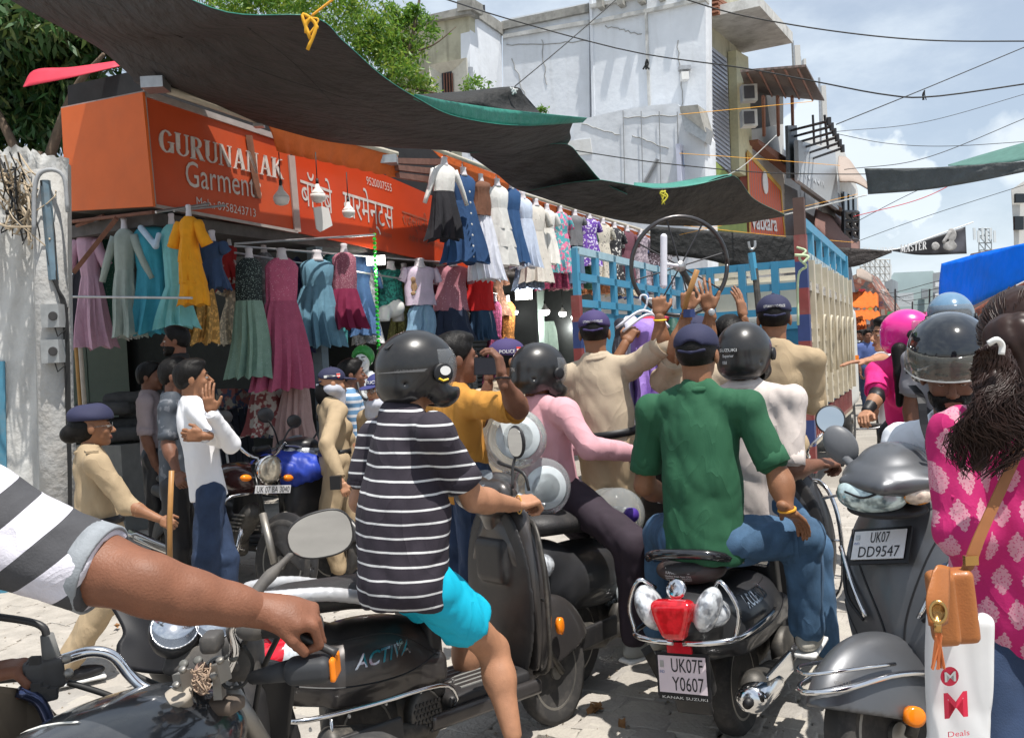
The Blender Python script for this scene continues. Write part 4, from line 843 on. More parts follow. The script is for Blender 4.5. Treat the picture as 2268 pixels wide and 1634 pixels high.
for k, (u, v, w, h, lb) in enumerate(((1765, 128, 11, 46, 'tallest pale phone antenna panel above the tin roof'), (1781, 148, 5, 28, 'short thin antenna panel beside the tallest one'), (1824, 232, 9, 74, 'long pale antenna panel right of the tin roof'))):
 p = FP(u, v, 1.); t = thing('phone_antenna', lb, 'antenna', FP(u, v + h, 1.), 'phone antennas on the roofs')
 s_ = (p - CAM) @ CF / F0
 MB().box(p, (w * s_ * .55, .12, h * s_ * .55)).out('antenna_panel', g2, t); MB().tube([FP(u - 10, v - h * .8, 1.), FP(u - 6, v + h * 1.2, 1.)], .05, 5).out('antenna_pole', steel, t)
b2 = quadthing('far_row_building', 'pale building with curved canopies and barred balcony past the signs', 'building', [FP(1735, 330), FP(1738, 760), FP(1912, 760), FP(1860, 430)], mat('blue_grey_wall', (.17, .19, .22), .8, var=.2), 2.0, -STN, part='wall')
quadthing('', '', '', [FP(1858, 300, -.3), FP(1862, 560, -.3), FP(1905, 560, -.3), FP(1900, 420, -.3)], g2, 2., -STN, b2, 'wall')
quadthing('', '', '', [FP(1820, 430, .3), FP(1822, 530, .3), FP(1850, 545, .3), FP(1850, 450, .3)], g1, .3, -STN, b2, 'pillar')
for k in range(3): quadthing('', '', '', [FP(1866 + 11 * k, 425 + k * 5, -.2), FP(1867 + 11 * k, 475 + k * 3, -.2), FP(1873 + 11 * k, 477 + k * 3, -.2), FP(1872 + 11 * k, 428 + k * 5, -.2)], mat('dark_glass'), .1, STN, b2, 'window')
v, f = coons([FP(1858, 345, 0), FP(1880, 352, 0), FP(1905, 388, 0)], [FP(1860, 400, 2.5), FP(1895, 402, 3.), FP(1925, 417, 3.5)], [FP(1858, 345, 0), FP(1856, 372, 1.5), FP(1860, 400, 2.5)], [FP(1905, 388, 0), FP(1918, 400, 2), FP(1925, 417, 3.5)], 12, 6)
solid(mesh('curved_canopy', v, f, mat('tan_cloth'), b2, True), .06)
v, f = coons([FP(1808, 460, 0), FP(1850, 475, 0), FP(1905, 535, 0)], [FP(1806, 500, 1.5), FP(1855, 545, 2.), FP(1905, 560, 2.)], [FP(1808, 460, 0), FP(1806, 500, 1.5)], [FP(1905, 535, 0), FP(1905, 560, 2.)], 14, 6)
solid(mesh('curved_canopy', v, f, mat('brown_cloth', (.17, .09, .075), .9, var=.3), b2, True), .06)
tw = thing('scaffold_tower', 'dark lattice tower with blue cladding at the row end', 'tower', down(FP(1925, 560)))
def lattice(t, pf, us, vs, r_, m, name='lattice'):
 mb = MB()
 for i in range(len(us) - 1):
  for j in range(len(vs) - 1):
   a, b, c, d = pf(us[i], vs[j]), pf(us[i + 1], vs[j]), pf(us[i + 1], vs[j + 1]), pf(us[i], vs[j + 1])
   for e in ((a, b), (a, d), (b, c), (d, c), (a, c)): mb.tube(list(e), r_, 4)
 return mb.out(name, m, t)
lattice(tw, lambda u, v: FP(u, v, 1.), [1868, 1884, 1900], [470, 490, 510, 530], .10, mat('dark_steel'))
quadthing('', '', '', [FP(1874, 520, .8), FP(1876, 575, .8), FP(1900, 575, .8), FP(1898, 520, .8)], mat('navy_clad', (.03, .09, .19), .5), .3, -STN, tw, 'blue_cladding')
def fb(name, lb, q, m, s_, depth=8., wins=None, wm=None, u_dir=None):
 P = [W(u, v, s_) for u, v in q]; t = thing(name, lb, 'building', down(W(q[0][0], 770, s_)))
 MB().prism(P, (STD if u_dir is None else u_dir) * depth).out('wall', m, t)
 if wins:
  for (u, v, w, h) in wins: MB().prism([W(u, v, s_ * 1.003), W(u, v + h, s_ * 1.003), W(u + w, v + h, s_ * 1.003), W(u + w, v, s_ * 1.003)], V3(0, -.1, 0)).out('window', wm or mat('dark_glass'), t)
 return t
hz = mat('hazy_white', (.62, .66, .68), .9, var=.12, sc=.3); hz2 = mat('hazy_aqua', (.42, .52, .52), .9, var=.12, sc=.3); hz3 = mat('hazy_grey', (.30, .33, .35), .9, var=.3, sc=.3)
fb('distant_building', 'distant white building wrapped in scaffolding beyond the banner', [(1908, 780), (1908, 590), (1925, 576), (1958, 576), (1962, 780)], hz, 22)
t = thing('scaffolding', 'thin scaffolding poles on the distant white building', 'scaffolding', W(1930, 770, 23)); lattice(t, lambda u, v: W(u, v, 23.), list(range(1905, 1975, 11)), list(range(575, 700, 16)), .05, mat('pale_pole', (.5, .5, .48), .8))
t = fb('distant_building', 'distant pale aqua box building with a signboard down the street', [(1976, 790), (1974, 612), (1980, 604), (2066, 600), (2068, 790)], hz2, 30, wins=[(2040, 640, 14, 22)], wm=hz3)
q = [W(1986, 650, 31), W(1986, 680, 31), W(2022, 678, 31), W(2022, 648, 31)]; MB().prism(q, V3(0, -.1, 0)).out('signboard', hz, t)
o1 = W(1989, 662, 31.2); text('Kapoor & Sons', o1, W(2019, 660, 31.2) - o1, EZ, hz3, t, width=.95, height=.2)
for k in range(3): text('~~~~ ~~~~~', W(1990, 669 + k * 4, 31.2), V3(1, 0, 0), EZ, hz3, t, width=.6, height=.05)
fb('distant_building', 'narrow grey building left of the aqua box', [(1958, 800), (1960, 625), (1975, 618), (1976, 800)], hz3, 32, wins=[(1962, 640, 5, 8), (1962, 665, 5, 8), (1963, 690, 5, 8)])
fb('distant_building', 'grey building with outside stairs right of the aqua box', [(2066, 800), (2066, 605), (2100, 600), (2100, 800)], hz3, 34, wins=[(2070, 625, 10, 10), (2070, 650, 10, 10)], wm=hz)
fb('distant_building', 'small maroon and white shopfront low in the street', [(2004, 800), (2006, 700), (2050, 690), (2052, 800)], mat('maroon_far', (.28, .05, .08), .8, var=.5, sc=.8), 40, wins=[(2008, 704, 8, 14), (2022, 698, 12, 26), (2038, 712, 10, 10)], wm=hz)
mt = thing('phone_tower', 'distant lattice phone tower right of the banner', 'tower', W(2180, 640, 26)); lattice(mt, lambda u, v: W(u, v, 26.), [2168, 2182, 2196], [506, 522, 538, 554, 570], .05, mat('hazy_steel', (.35, .38, .40), .7, .3))
for k in range(6): MB().box(W(2158 + k * 9, 518 + 6 * (k % 2), 26), (.10, .05, .5)).out('antenna_panel', hz, mt)
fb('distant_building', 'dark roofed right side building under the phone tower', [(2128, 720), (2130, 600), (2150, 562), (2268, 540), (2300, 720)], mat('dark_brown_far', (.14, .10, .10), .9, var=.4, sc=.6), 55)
fb('right_edge_building', 'white building with a dark balcony at the right edge', [(2248, 640), (2246, 520), (2240, 420), (2300, 380), (2320, 640)], g2, 70, .4, wins=[(2244, 480, 20, 30), (2246, 430, 20, 20)])
oc = mat('orange_cloth', (.72, .17, .02), .8, var=.25, sc=3, tr=.25)
for k, (u, v, w, h, s_, lb) in enumerate(((1884, 648, 62, 30, 60, 'largest orange stall canopy beyond the truck'), (1890, 688, 60, 16, 52, 'middle orange stall canopy beyond the truck'), (1918, 738, 46, 16, 44, 'lowest orange stall canopy far down the street'), (1885, 705, 34, 22, 56, 'small orange canopy flap at the truck end'))):
 v_, f = coons([W(u, v, s_), W(u + w * .5, v - 3, s_), W(u + w, v + 3, s_)], [W(u - 3, v + h, s_ * 1.1), W(u + w * .5, v + h + 4, s_ * 1.1), W(u + w, v + h, s_ * 1.1)], [W(u, v, s_), W(u - 3, v + h, s_ * 1.1)], [W(u + w, v + 3, s_), W(u + w, v + h, s_ * 1.1)], 10, 4, lambda a, b: .05 * np.sin(a * 30))
 o = mesh('orange_canopy', v_, f, oc, None, True); solid(o, .02); tag(o, lb, 'canopy', 'orange canopies down the street')
cr = [mat('crowd_%d' % i, c, .9) for i, c in enumerate(((.30, .06, .05), (.07, .07, .08), (.5, .48, .45), (.10, .14, .25), (.4, .15, .05)))]
rr = random.Random(8)
for k in range(12):
 u = 1890 + k * 13; s_ = 46 + (k % 4) * 9; t = W(u, 735 + rr.uniform(0, 20), s_)
 if k % 3: continue
 a = thing('market_stall', ['stall with dark goods nearest to the truck end', 'stall of red goods under the lowest orange canopy', 'stall of pale goods in the middle of the far street', 'stall of blue goods nearest to the pink helmet'][k // 3], 'stall', down(t), 'far market stalls')
 for j in range(6): MB().box(t + V3(rr.uniform(-.5, .5), rr.uniform(0, .8), -.2 - j * .25), (.22, .2, .12)).out('goods', cr[(k + j) % 5], a)
fb('market_row', 'brown shopfront row behind the orange canopies', [(1870, 900), (1868, 620), (1912, 600), (1975, 690), (1975, 900)], mat('brown_far', (.22, .11, .08), .9, pat=blobs((.26, .10, .07), (.10, .09, .09), 1.6, .5, .05, (.45, .35, .28), 2.3, .6), sc=.9, var=.5), 38, wins=[(1880 + 14 * k, 665 + 4 * k, 8, 12) for k in range(6)], wm=mat('tan_cloth'))
tag(solid(mesh('brown_awning', *coons([W(1898, 596, 60), W(1912, 596, 58), W(1934, 612, 56)], [W(1898, 612, 66), W(1915, 620, 62), W(1933, 626, 58)], [W(1898, 596, 60), W(1898, 612, 66)], [W(1934, 612, 56), W(1933, 626, 58)], 8, 3), mat('tan_cloth'), None, True), .03), 'brown striped awning right behind the truck top', 'awning')
# wires
WIRES = [([(960, -10, 150), (1134, 45, 120), (1400, 115, 120), (1639, 150, 130), (1800, 180, 140), (1960, 210, 150), (2070, 214, 150), (2300, 182, 150)], .012, 'thick black cable from the top across the white building', 0),
 ([(1505, -5, 120), (1640, 34, 120), (1850, 70, 120), (2060, 90, 120), (2300, 92, 120)], .014, 'thick black cable crossing the upper right sky', 0),
 ([(1140, 192, 170), (1250, 100, 165), (1364, 0, 160), (1400, -40, 155)], .007, 'thin guy rope from the black tarpaulin peak up to the top', 0),
 ([(1110, 303, 170), (1300, 338, 165), (1505, 366, 160), (1760, 385, 150), (2110, 378, 140), (2300, 330, 130)], .008, 'long black wire in front of the LOVE sign', 0),
 ([(1852, 276, 100), (2048, 197, 95), (2300, 92, 90)], .012, 'straight dark wire from the crossarms up right with a rag', 0),
 ([(1852, 292, 80), (2050, 270, 80), (2300, 200, 80)], .008, 'thin wire rising right below the ragged wire', 0),
 ([(1870, 376, 120), (2050, 350, 120), (2300, 250, 120)], .007, 'thin wire ending at the grey tarpaulin corner', 0),
 ([(1880, 500, 100), (2060, 410, 110), (2300, 330, 120)], .007, 'thin wire passing under the grey tarpaulin', 0),
 ([(1850, 296, 60), (1965, 318, 60), (2100, 324, 60), (2300, 312, 60)], .012, 'faint far wire sagging over the cumulus cloud', 0),
 ([(1505, 254, 150), (1680, 237, 140), (1800, 225, 130)], .005, 'bright orange cord left of the crossarms', 1),
 ([(1505, 340, 150), (1650, 350, 140), (1800, 362, 130), (1860, 367, 120)], .005, 'yellow orange cord over the orange sign', 1),
 ([(1505, 520, 140), (1640, 490, 135), (1900, 430, 120)], .004, 'slanting yellow cord before the orange sign', 1),
 ([(1515, 500, 140), (1700, 520, 130), (1890, 537, 110)], .005, 'yellow cord stretched above the black cloth', 1),
 ([(1738, 476, 140), (1920, 432, 150)], .010, 'white rope from the long tarpaulin to the grey one', 2),
 ([(1720, 300, 150), (1640, 372, 150), (1560, 410, 150)], .006, 'white thin rope dropping toward the green sign', 2),
 ([(1890, 538, 90), (2050, 480, 95), (2300, 400, 100)], .007, 'thin dark wire from the banner up to the right edge', 0),
 ([(1890, 480, 150), (2040, 440, 150), (2150, 385, 150), (2300, 300, 150)], .006, 'red thin cord crossing before the grey tarpaulin', 3),
 ([(690, 36, 362), (760, -20, 362), (790, -60, 362)], .008, 'orange rope from the huge tarpaulin peak to the top', 1)]
wm_ = [cablem, mat('orange_cord', (.75, .35, .03), .6), mat('white_rope', (.6, .6, .58), .8), mat('red_cord', (.5, .04, .05), .7)]
for P, r_, lb, c in WIRES: tag(MB().tube(curve_pts([W(*p) for p in P], 30), r_, 5).out('overhead_wire', wm_[c], smooth=True), lb, 'wire')
for u, v, s_, lb in ((2048, 200, 95, 'dark rag knotted on the rising wire'), (2055, 372, 60, 'small rag on the far sagging wire'), (1433, 132, 165, 'small rag hanging on the thin guy rope')):
 mb = MB()
 for k in range(4): mb.tube(curve_pts([W(u, v, s_), W(u + rr.uniform(-5, 5), v + 10, s_), W(u + rr.uniform(-9, 9), v + 22, s_)], 6), .012, 4)
 tag(mb.out('wire_rag', cablem), lb, 'rag')
# hanging clothes
def garment(pf, cx, v0, v1, w_top, w_bot, mt, label, kind='dress', sleeves=0, waist=None, wu=None, skirt_m=None, folds=7, lean=0, neck=True, seed=0, layer=None, depth=.10, group=None, hem=.02, cat=None, straps=False, bust=True, hook=False):
 """a garment hung between image rows v0 and v1 round column cx; widths in frame pixels"""
 c0 = pf(cx, v0); c1 = pf(cx + lean, v1); s_ = ((c0 - CAM) @ CF) / F0; ex = nrm(pf(cx + 10, v0) - c0); out_ = nrm(np.cross(ex, V3(0, 0, 1)))
 if out_ @ (CAM - c0) < 0: out_ = -out_
 ex = nrm(nrm(ex * V3(1, 1, 0)) + .8 * nrm(np.cross(c0 - CAM, V3(0, 0, 1)))); out_ = nrm(np.cross(ex, V3(0, 0, 1))); out_ = out_ if out_ @ (CAM - c0) > 0 else -out_; s_ = s_ / max(.55, abs(ex @ nrm(np.cross(c0 - CAM, V3(0, 0, 1))))) * 1.06; H = np.linalg.norm(c1 - c0); L_ = lambda t: c0 * (1 - t) + c1 * t
 wt = w_top * s_ / 2; wb = w_bot * s_ / 2; waist = .38 if waist is None else waist; ww = (wu * s_ / 2) if wu else wt * .82
 rg = random.Random(seed); ph = rg.uniform(0, 6); n = 44
 t = thing(kind, label, cat or kind.split('_')[-1], L_(1) * V3(1, 1, 1), group)
 def ring(tt, w, d, fa): 
  o = []
  for k in range(n):
   a = 2 * math.pi * k / n; f_ = 1 + fa * (math.sin(folds * a + ph) + .5 * math.sin(folds * 2.3 * a + ph * 2 + tt * 3) + .3 * math.sin(17 * a))
   o.append(L_(tt) + ex * (math.cos(a) * w * (1 + (f_ - 1) * .7) + .022 * math.sin(tt * 7 + ph) * tt) + out_ * math.sin(a) * d * f_ - V3(0, 0, .012) * (f_ - 1) * tt * 6)
  return o
 def skin(rows, name, m):
  V = [p for r_ in rows for p in r_]; k_ = len(rows)
  f = [(j * n + i, (j + 1) * n + i, (j + 1) * n + (i + 1) % n, j * n + (i + 1) % n) for j in range(k_ - 1) for i in range(n)] + [tuple(range(n)), tuple((k_ - 1) * n + i for i in range(n))[::-1]]
  return mesh(name, V, f, m, t, True, auto=50)
 if kind not in ('skirt', 'trousers', 'shorts'):
  rows = [ring(0.0, wt * .45, depth * .45, 0), ring(.03, wt * .8, depth * .6, 0), ring(.07, wt, depth * .8, .02), ring(.16, wt * .95, depth * 1.0, .03), ring(waist * .7, (wt + ww) / 2, depth, .04), ring(waist, ww, depth * .9, .06)]
  if kind in ('top', 't_shirt'): rows += [ring(waist + (1 - waist) * q, ww + (wb - ww) * q, depth * .95, .07) for q in (.3, .6, .9, 1)]
  skin(rows, 'bodice', mt)
 if kind not in ('top', 't_shirt'):
  w0 = 0 if kind in ('skirt', 'trousers', 'shorts') else waist; q_ = (0, .05, .15, .3, .5, .7, .85, .95, 1)
  if kind in ('trousers', 'shorts'):
   for sg_ in (-1, 1):
    rows = []
    for q in q_:
     w = ww + (wb - ww) * q; cxx = sg_ * w * .48 * min(1, q * 3 + .3); rows.append([p + ex * cxx for p in ring(q, w * .54, depth * .8, .06)])
    skin(rows, 'trouser_leg', mt)
  elif layer:
   for k in range(layer):
    a, b = w0 + (1 - w0) * k / layer, w0 + (1 - w0) * (k + 1) / layer + .02
    skin([ring(a + (b - a) * q, (ww + (wb - ww) * ((k + .6 * q + .0) / layer)) * (1 + .10 * q), depth * (1.0 + .25 * k + .3 * q), .03 + .10 * q) for q in (0, .1, .4, .8, 1)], 'skirt_tier', skirt_m or mt)
  else:
   skin([ring(w0 + (1 - w0) * q, ww + (wb - ww) * (q ** .75), depth * (.9 + 1.1 * q), .06 + .20 * q) for q in q_], 'skirt', skirt_m or mt)
 if sleeves:
  ln = sleeves * H
  for sg_ in (-1, 1):
   a = L_(.07) + ex * sg_ * wt * .9; b = a + ex * sg_ * ln * .35 + V3(0, 0, -ln * .9)
   MB().tube(curve_pts([a, (a + b) / 2 + out_ * .02, b], 6), [.05, .055, .05, .05, .055, .055, .06] if sleeves < .4 else [.05, .045, .04, .035, .035, .03, .03], 10).out('sleeve', mt, t, True)
 if bust: MB().lathe(L_(0) + V3(0, 0, -.02), (0, 0, 1), [(0, wt * .42), (.03, wt * .32), (.09, wt * .25), (.12, wt * .3), (.13, wt * .2)], 14, .8, ex).out('bust_neck', mat('bust_white', (.62, .58, .60), .4, var=.05), t, True)
 if hook: MB().tube(curve_pts([L_(0) + V3(0, 0, .10), L_(0) + V3(0, 0, .18), L_(0) + ex * .05 + V3(0, 0, .23), L_(0) + ex * .08 + V3(0, 0, .18)], 8), .006, 5).out('hook', chrome, t)
 return t
def cloth(n, c, pat=None, **k): return mat('cloth_' + n, c, k.pop('rough', .85), var=k.pop('var', .12), sc=k.pop('sc', 12), bump=.25, bsc=90, pat=pat, fold=.9, **k)
spk = lambda c, c2, s_=160, r_=.22: dots(c, c2, s_, r_)
G = garment
sp0 = lambda u, v: SP(u, v, .25); sp1 = lambda u, v: SP(u, v, .10); sp2 = lambda u, v: SP(u, v, .5)
G(sp2, 182, 520, 745, 34, 52, cloth('black_net', (.03, .03, .04)), 'black net dress hidden behind the pale pink gown', seed=1)
G(sp0, 190, 515, 770, 38, 66, cloth('pale_pink', (.66, .42, .52), tr=.25), 'pale pink gown with a maroon hem at the far left of the row', seed=2, sleeves=.25, lean=24)
G(sp2, 235, 520, 740, 44, 60, cloth('dark_green', (.02, .09, .06), spk((.02, .09, .06), (.25, .35, .28), 90)), 'dark green sequinned outfit between the pink gown and the grey kurta', seed=3)
G(sp1, 275, 508, 745, 38, 46, cloth('sage', (.36, .42, .38)), 'pale grey green kurta with long sleeves left of the blue set', seed=4, sleeves=.45, lean=8)
G(sp0, 330, 500, 738, 62, 66, cloth('sky_blue', (.05, .33, .43)), 'sky blue two piece set with a pale scarf', seed=5, sleeves=.28, waist=.40, wu=52, skirt_m=cloth('sky_blue2', (.05, .30, .40)), lean=8)
sc1 = SD(.02).cap(SP(312, 505, .12), SP(345, 545, .10), .03).cap(SP(345, 545, .10), SP(352, 520, .12), .025); o = sc1.out('draped_scarf', cloth('lilac', (.45, .58, .70)), None, .012); tag(o, 'pale blue scarf draped over the sky blue set', 'scarf')
G(sp0, 380, 498, 725, 40, 66, cloth('aqua', (.25, .62, .62), tr=.2), 'pale aqua dress with a ribbon between the blue set and the orange dress', seed=6, waist=.60, wu=38, lean=16, folds=11)
G(sp1, 418, 480, 672, 36, 50, cloth('marigold', (.80, .33, .012)), 'marigold orange layered dress with gold trim', seed=7, sleeves=.3, layer=3, waist=.25, lean=10)
G(sp2, 470, 535, 640, 46, 50, cloth('navy_dun', (.03, .06, .13)), 'small navy pinafore with a teal shirt behind the orange dress', seed=8, sleeves=.2)
G(lambda u, v: FP(u, v, -.35), 508, 545, 640, 28, 34, cloth('red_kid', (.45, .03, .03), blobs((.45, .03, .03), (.6, .55, .5), 9, .6)), 'small red and white child dress beside the steel post', seed=9)
f0 = lambda u, v: FP(u, v, .0); f1 = lambda u, v: FP(u, v, -.30); f2 = lambda u, v: FP(u, v, .12); f3 = lambda u, v: FP(u, v, .5); f4 = lambda u, v: FP(u, v, .35)
G(f0, 552, 572, 835, 52, 74, cloth('black_sequin', (.03, .04, .04), spk((.02, .03, .03), (.4, .5, .45), 70, .25)), 'black sequin top with a long sage green net skirt', seed=10, waist=.36, wu=48, skirt_m=cloth('sage_net', (.22, .34, .27), spk((.22, .34, .27), (.7, .75, .7), 45, .10)), folds=12)
G(f2, 624, 572, 862, 66, 116, cloth('rose_sequin', (.52, .11, .20), spk((.52, .11, .20), (.9, .6, .65), 60, .16)), 'long rose pink sequinned ball gown in the middle', seed=11, waist=.33, wu=58, folds=14, skirt_m=cloth('rose_net', (.50, .11, .20), spk((.50, .11, .20), (.85, .5, .58), 40, .09), tr=.2))
G(f1, 600, 850, 960, 80, 90, cloth('red_print', (.3, .08, .08), blobs((.25, .07, .07), (.5, .45, .4), 12, .5)), 'red and cream printed bundle under the rose gown', 'skirt', seed=12, bust=False)
G(f0, 655, 856, 1005, 58, 76, cloth('dusty_pink', (.40, .27, .25)), 'dusty pink pleated trousers hanging low beside the scarfed policewoman', 'skirt', seed=13, folds=13, bust=False)
G(f0, 702, 575, 768, 68, 98, cloth('slate_blue', (.11, .23, .31)), 'slate blue pleated dress right of the rose gown', seed=14, waist=.30, wu=56, folds=13)
G(f2, 762, 560, 728, 46, 82, cloth('maroon_seq', (.30, .10, .14), spk((.28, .09, .13), (.75, .5, .55), 60, .22)), 'maroon party frock with sequin bodice and net skirt', seed=15, waist=.48, wu=46, skirt_m=cloth('maroon_net', (.20, .012, .055), tr=.2), folds=12, depth=.13)
G(f1, 800, 560, 742, 40, 56, cloth('denim_a', (.06, .13, .27)), 'blue denim dress with a white sleeve behind the maroon frock', seed=16, sleeves=.4)
G(f1, 866, 596, 690, 54, 50, cloth('teal_fur', (.02, .13, .11), blobs((.015, .10, .09), (.03, .25, .20), 26, .5)), 'fuzzy teal crop top on a white half mannequin', 't_shirt', seed=17, sleeves=.6)
t = thing('half_mannequin', 'white half mannequin hips under the teal crop top', 'mannequin', FP(866, 712, -.3))
s_ = SD(.05).ell(FP(866, 682, -.3), (.19, .11, .14)).cap(FP(852, 690, -.3), FP(850, 706, -.3), .085).cap(FP(880, 690, -.3), FP(882, 706, -.3), .085).cut(FP(866, 712, -.3), (0, 0, -1)); s_.out('hips', mat('mannequin_white', (.62, .62, .60), .35, var=.04), t, .015)
G(f0, 929, 590, 676, 66, 60, cloth('lilac_tee', (.55, .45, .55)), 'pale lilac T-shirt with a printed bear on it', 't_shirt', seed=18, sleeves=.35)
tag(SD(.03).ell(FP(915, 618, .13), (.035, .01, .035)).ell(FP(917, 635, .13), (.05, .01, .07)).ell(FP(915, 650, .13), (.035, .01, .03)).out('bear_print', mat('bear_brown', (.30, .18, .10), .8, var=.5, sc=40), None, .01), 'small brown bear print on the lilac T-shirt', 'print')
G(f0, 933, 675, 742, 56, 58, cloth('light_denim', (.20, .33, .46)), 'torn light blue denim shorts under the lilac T-shirt', 'shorts', seed=19, bust=False, wu=52, folds=9)
G(f0, 1000, 588, 688, 66, 70, cloth('rose_top', (.42, .17, .21), spk((.42, .17, .21), (.65, .4, .42), 24, .2)), 'dusty rose ruffled top above a navy skirt', 't_shirt', seed=20, sleeves=.35)
G(f0, 1000, 682, 748, 68, 78, cloth('navy_skirt', (.02, .03, .06)), 'short navy skirt under the dusty rose top', 'skirt', seed=21, bust=False)
G(f0, 1062, 612, 688, 60, 66, cloth('red_top', (.55, .012, .012)), 'bright red sleeveless top above a dark denim skirt', 't_shirt', seed=22)
G(f0, 1066, 680, 752, 48, 52, cloth('dark_denim', (.03, .07, .13)), 'dark denim skirt under the red top', 'skirt', seed=23, bust=False)
for k, (u, w, c, lb) in enumerate(((1030, 26, (.16, .16, .15), 'grey patterned kurta length behind the navy skirt'), (1096, 26, (.22, .04, .10), 'maroon patterned kurta length right of the denim skirt'), (1124, 30, (.32, .13, .03), 'rust orange kurta length before the shop opening'), (960, 30, (.20, .19, .17), 'grey and white patterned cloth above the phone'))):
 G(f1, u, 668 if k else 690, 860, w, w + 8, cloth('kurta_%d' % k, c, blobs(c, tuple(min(1, x * 2.2) for x in c), 30, .55)), lb, seed=30 + k)
up = ((984, 366, 530, 46, 58, 'white_blk', (.70, .69, .66), 'white long sleeved top over a black skirt, first on the upper pole', dict(sleeves=.50, waist=.36, skirt_m=cloth('black_vel', (.015, .015, .02)), wu=40)),
 (1025, 388, 582, 50, 84, 'denim_b', (.02, .065, .17), 'long dark denim dress with white buttons, second on the pole', dict(lean=6)),
 (1064, 402, 478, 40, 44, 'brown_weave', (.16, .07, .04), 'small brown woven crop top on the upper pole', dict(kind='t_shirt')),
 (1068, 478, 620, 38, 60, 'white_pleat', (.72, .74, .82), 'white pleated skirt under the woven crop top', dict(kind='skirt', folds=18, bust=False, lean=8)),
 (1100, 412, 585, 46, 66, 'ivory', (.66, .65, .62), 'ivory tiered dress left of the second denim dress', dict(layer=3, waist=.3, lean=10)),
 (1132, 418, 582, 38, 44, 'denim_c', (.02, .07, .18), 'dark denim button dress between ivory and pale blue ones', dict(lean=4)),
 (1158, 440, 592, 36, 50, 'pale_blue', (.52, .58, .70), 'pale blue flowered dress at the end of the upper pole', dict(lean=8)))
for i, (u, a, b, w0, w1, nm, c, lb, kw) in enumerate(up):
 kw.setdefault('waist', .3); k_ = kw.pop('kind', 'dress')
 g_ = G(f3, u, a, b, w0, w1, cloth(nm, c), lb, k_, seed=40 + i, hook=k_ == 'dress', **kw)
 if nm == 'denim_b': gden = g_
for k in range(7): 
 MB().lathe(FP(1040 + k * 1.6, 425 + k * 24, .70), STN, [(0, .016), (.01, .012)], 8).out('button', whitepaint, gden)
up2 = ((1186, 455, 625, 40, 52, 'cream_spot', (.58, .54, .48), 'cream dotted dress, first on the long rear pole', dots((.58, .54, .48), (.15, .12, .1), 14, .10)), (1211, 466, 585, 34, 36, 'white_sh', (.66, .64, .60), 'plain white blouse dress, second on the rear pole', None),
 (1240, 470, 605, 34, 44, 'tropic', (.10, .35, .38), 'turquoise dress with pink leaf print', blobs((.08, .34, .38), (.65, .15, .28), 13, .52, .02, (.5, .5, .5), 22, .62)), (1272, 478, 545, 36, 32, 'grey_tee', (.16, .16, .17), 'grey T-shirt hung above light jeans', None),
 (1304, 484, 590, 36, 38, 'purple_fl', (.14, .06, .32), 'purple dress with white vine print', blobs((.13, .05, .32), (.6, .55, .7), 22, .56)), (1334, 496, 620, 34, 36, 'cream_fl', (.50, .46, .38), 'cream dress with small grey flowers', blobs((.52, .48, .40), (.15, .14, .14), 26, .62)),
 (1360, 505, 630, 32, 34, 'black_fl', (.03, .03, .035), 'black dress with white flower print', blobs((.025, .025, .03), (.6, .58, .55), 18, .6)), (1388, 512, 640, 32, 34, 'maroon_fl', (.14, .05, .07), 'dull maroon dress behind the truck rail', None),
 (1418, 520, 640, 32, 36, 'grey_fl', (.20, .17, .20), 'grey lilac dress behind the truck rail', blobs((.18, .15, .18), (.36, .30, .34), 22, .5)), (1448, 530, 650, 32, 36, 'dark_fl', (.07, .05, .06), 'dark flowered dress nearest the raised wheel', blobs((.06, .04, .05), (.4, .35, .4), 26, .6)), (1474, 536, 650, 26, 30, 'white_fl', (.30, .28, .30), 'grey and white dress behind the raised wheel', blobs((.35, .33, .36), (.05, .05, .06), 26, .52)))
for i, (u, a, b, w0, w1, nm, c, lb, pt) in enumerate(up2): G(f4, u, a, b, w0, w1, cloth(nm, c, pt), lb, 't_shirt' if nm == 'grey_tee' else 'dress', seed=60 + i, sleeves=.22, waist=.35)
G(f4, 1276, 542, 628, 30, 34, cloth('jeans_l', (.10, .17, .26)), 'light jeans below the grey T-shirt', 'trousers', seed=80, bust=False, wu=28)
G(lambda u, v: FP(u, v, -1.2), 1212, 712, 800, 40, 46, cloth('mint', (.33, .45, .38)), 'pale mint trousers on a hanger inside the right shop', 'trousers', seed=81, bust=False, wu=36)
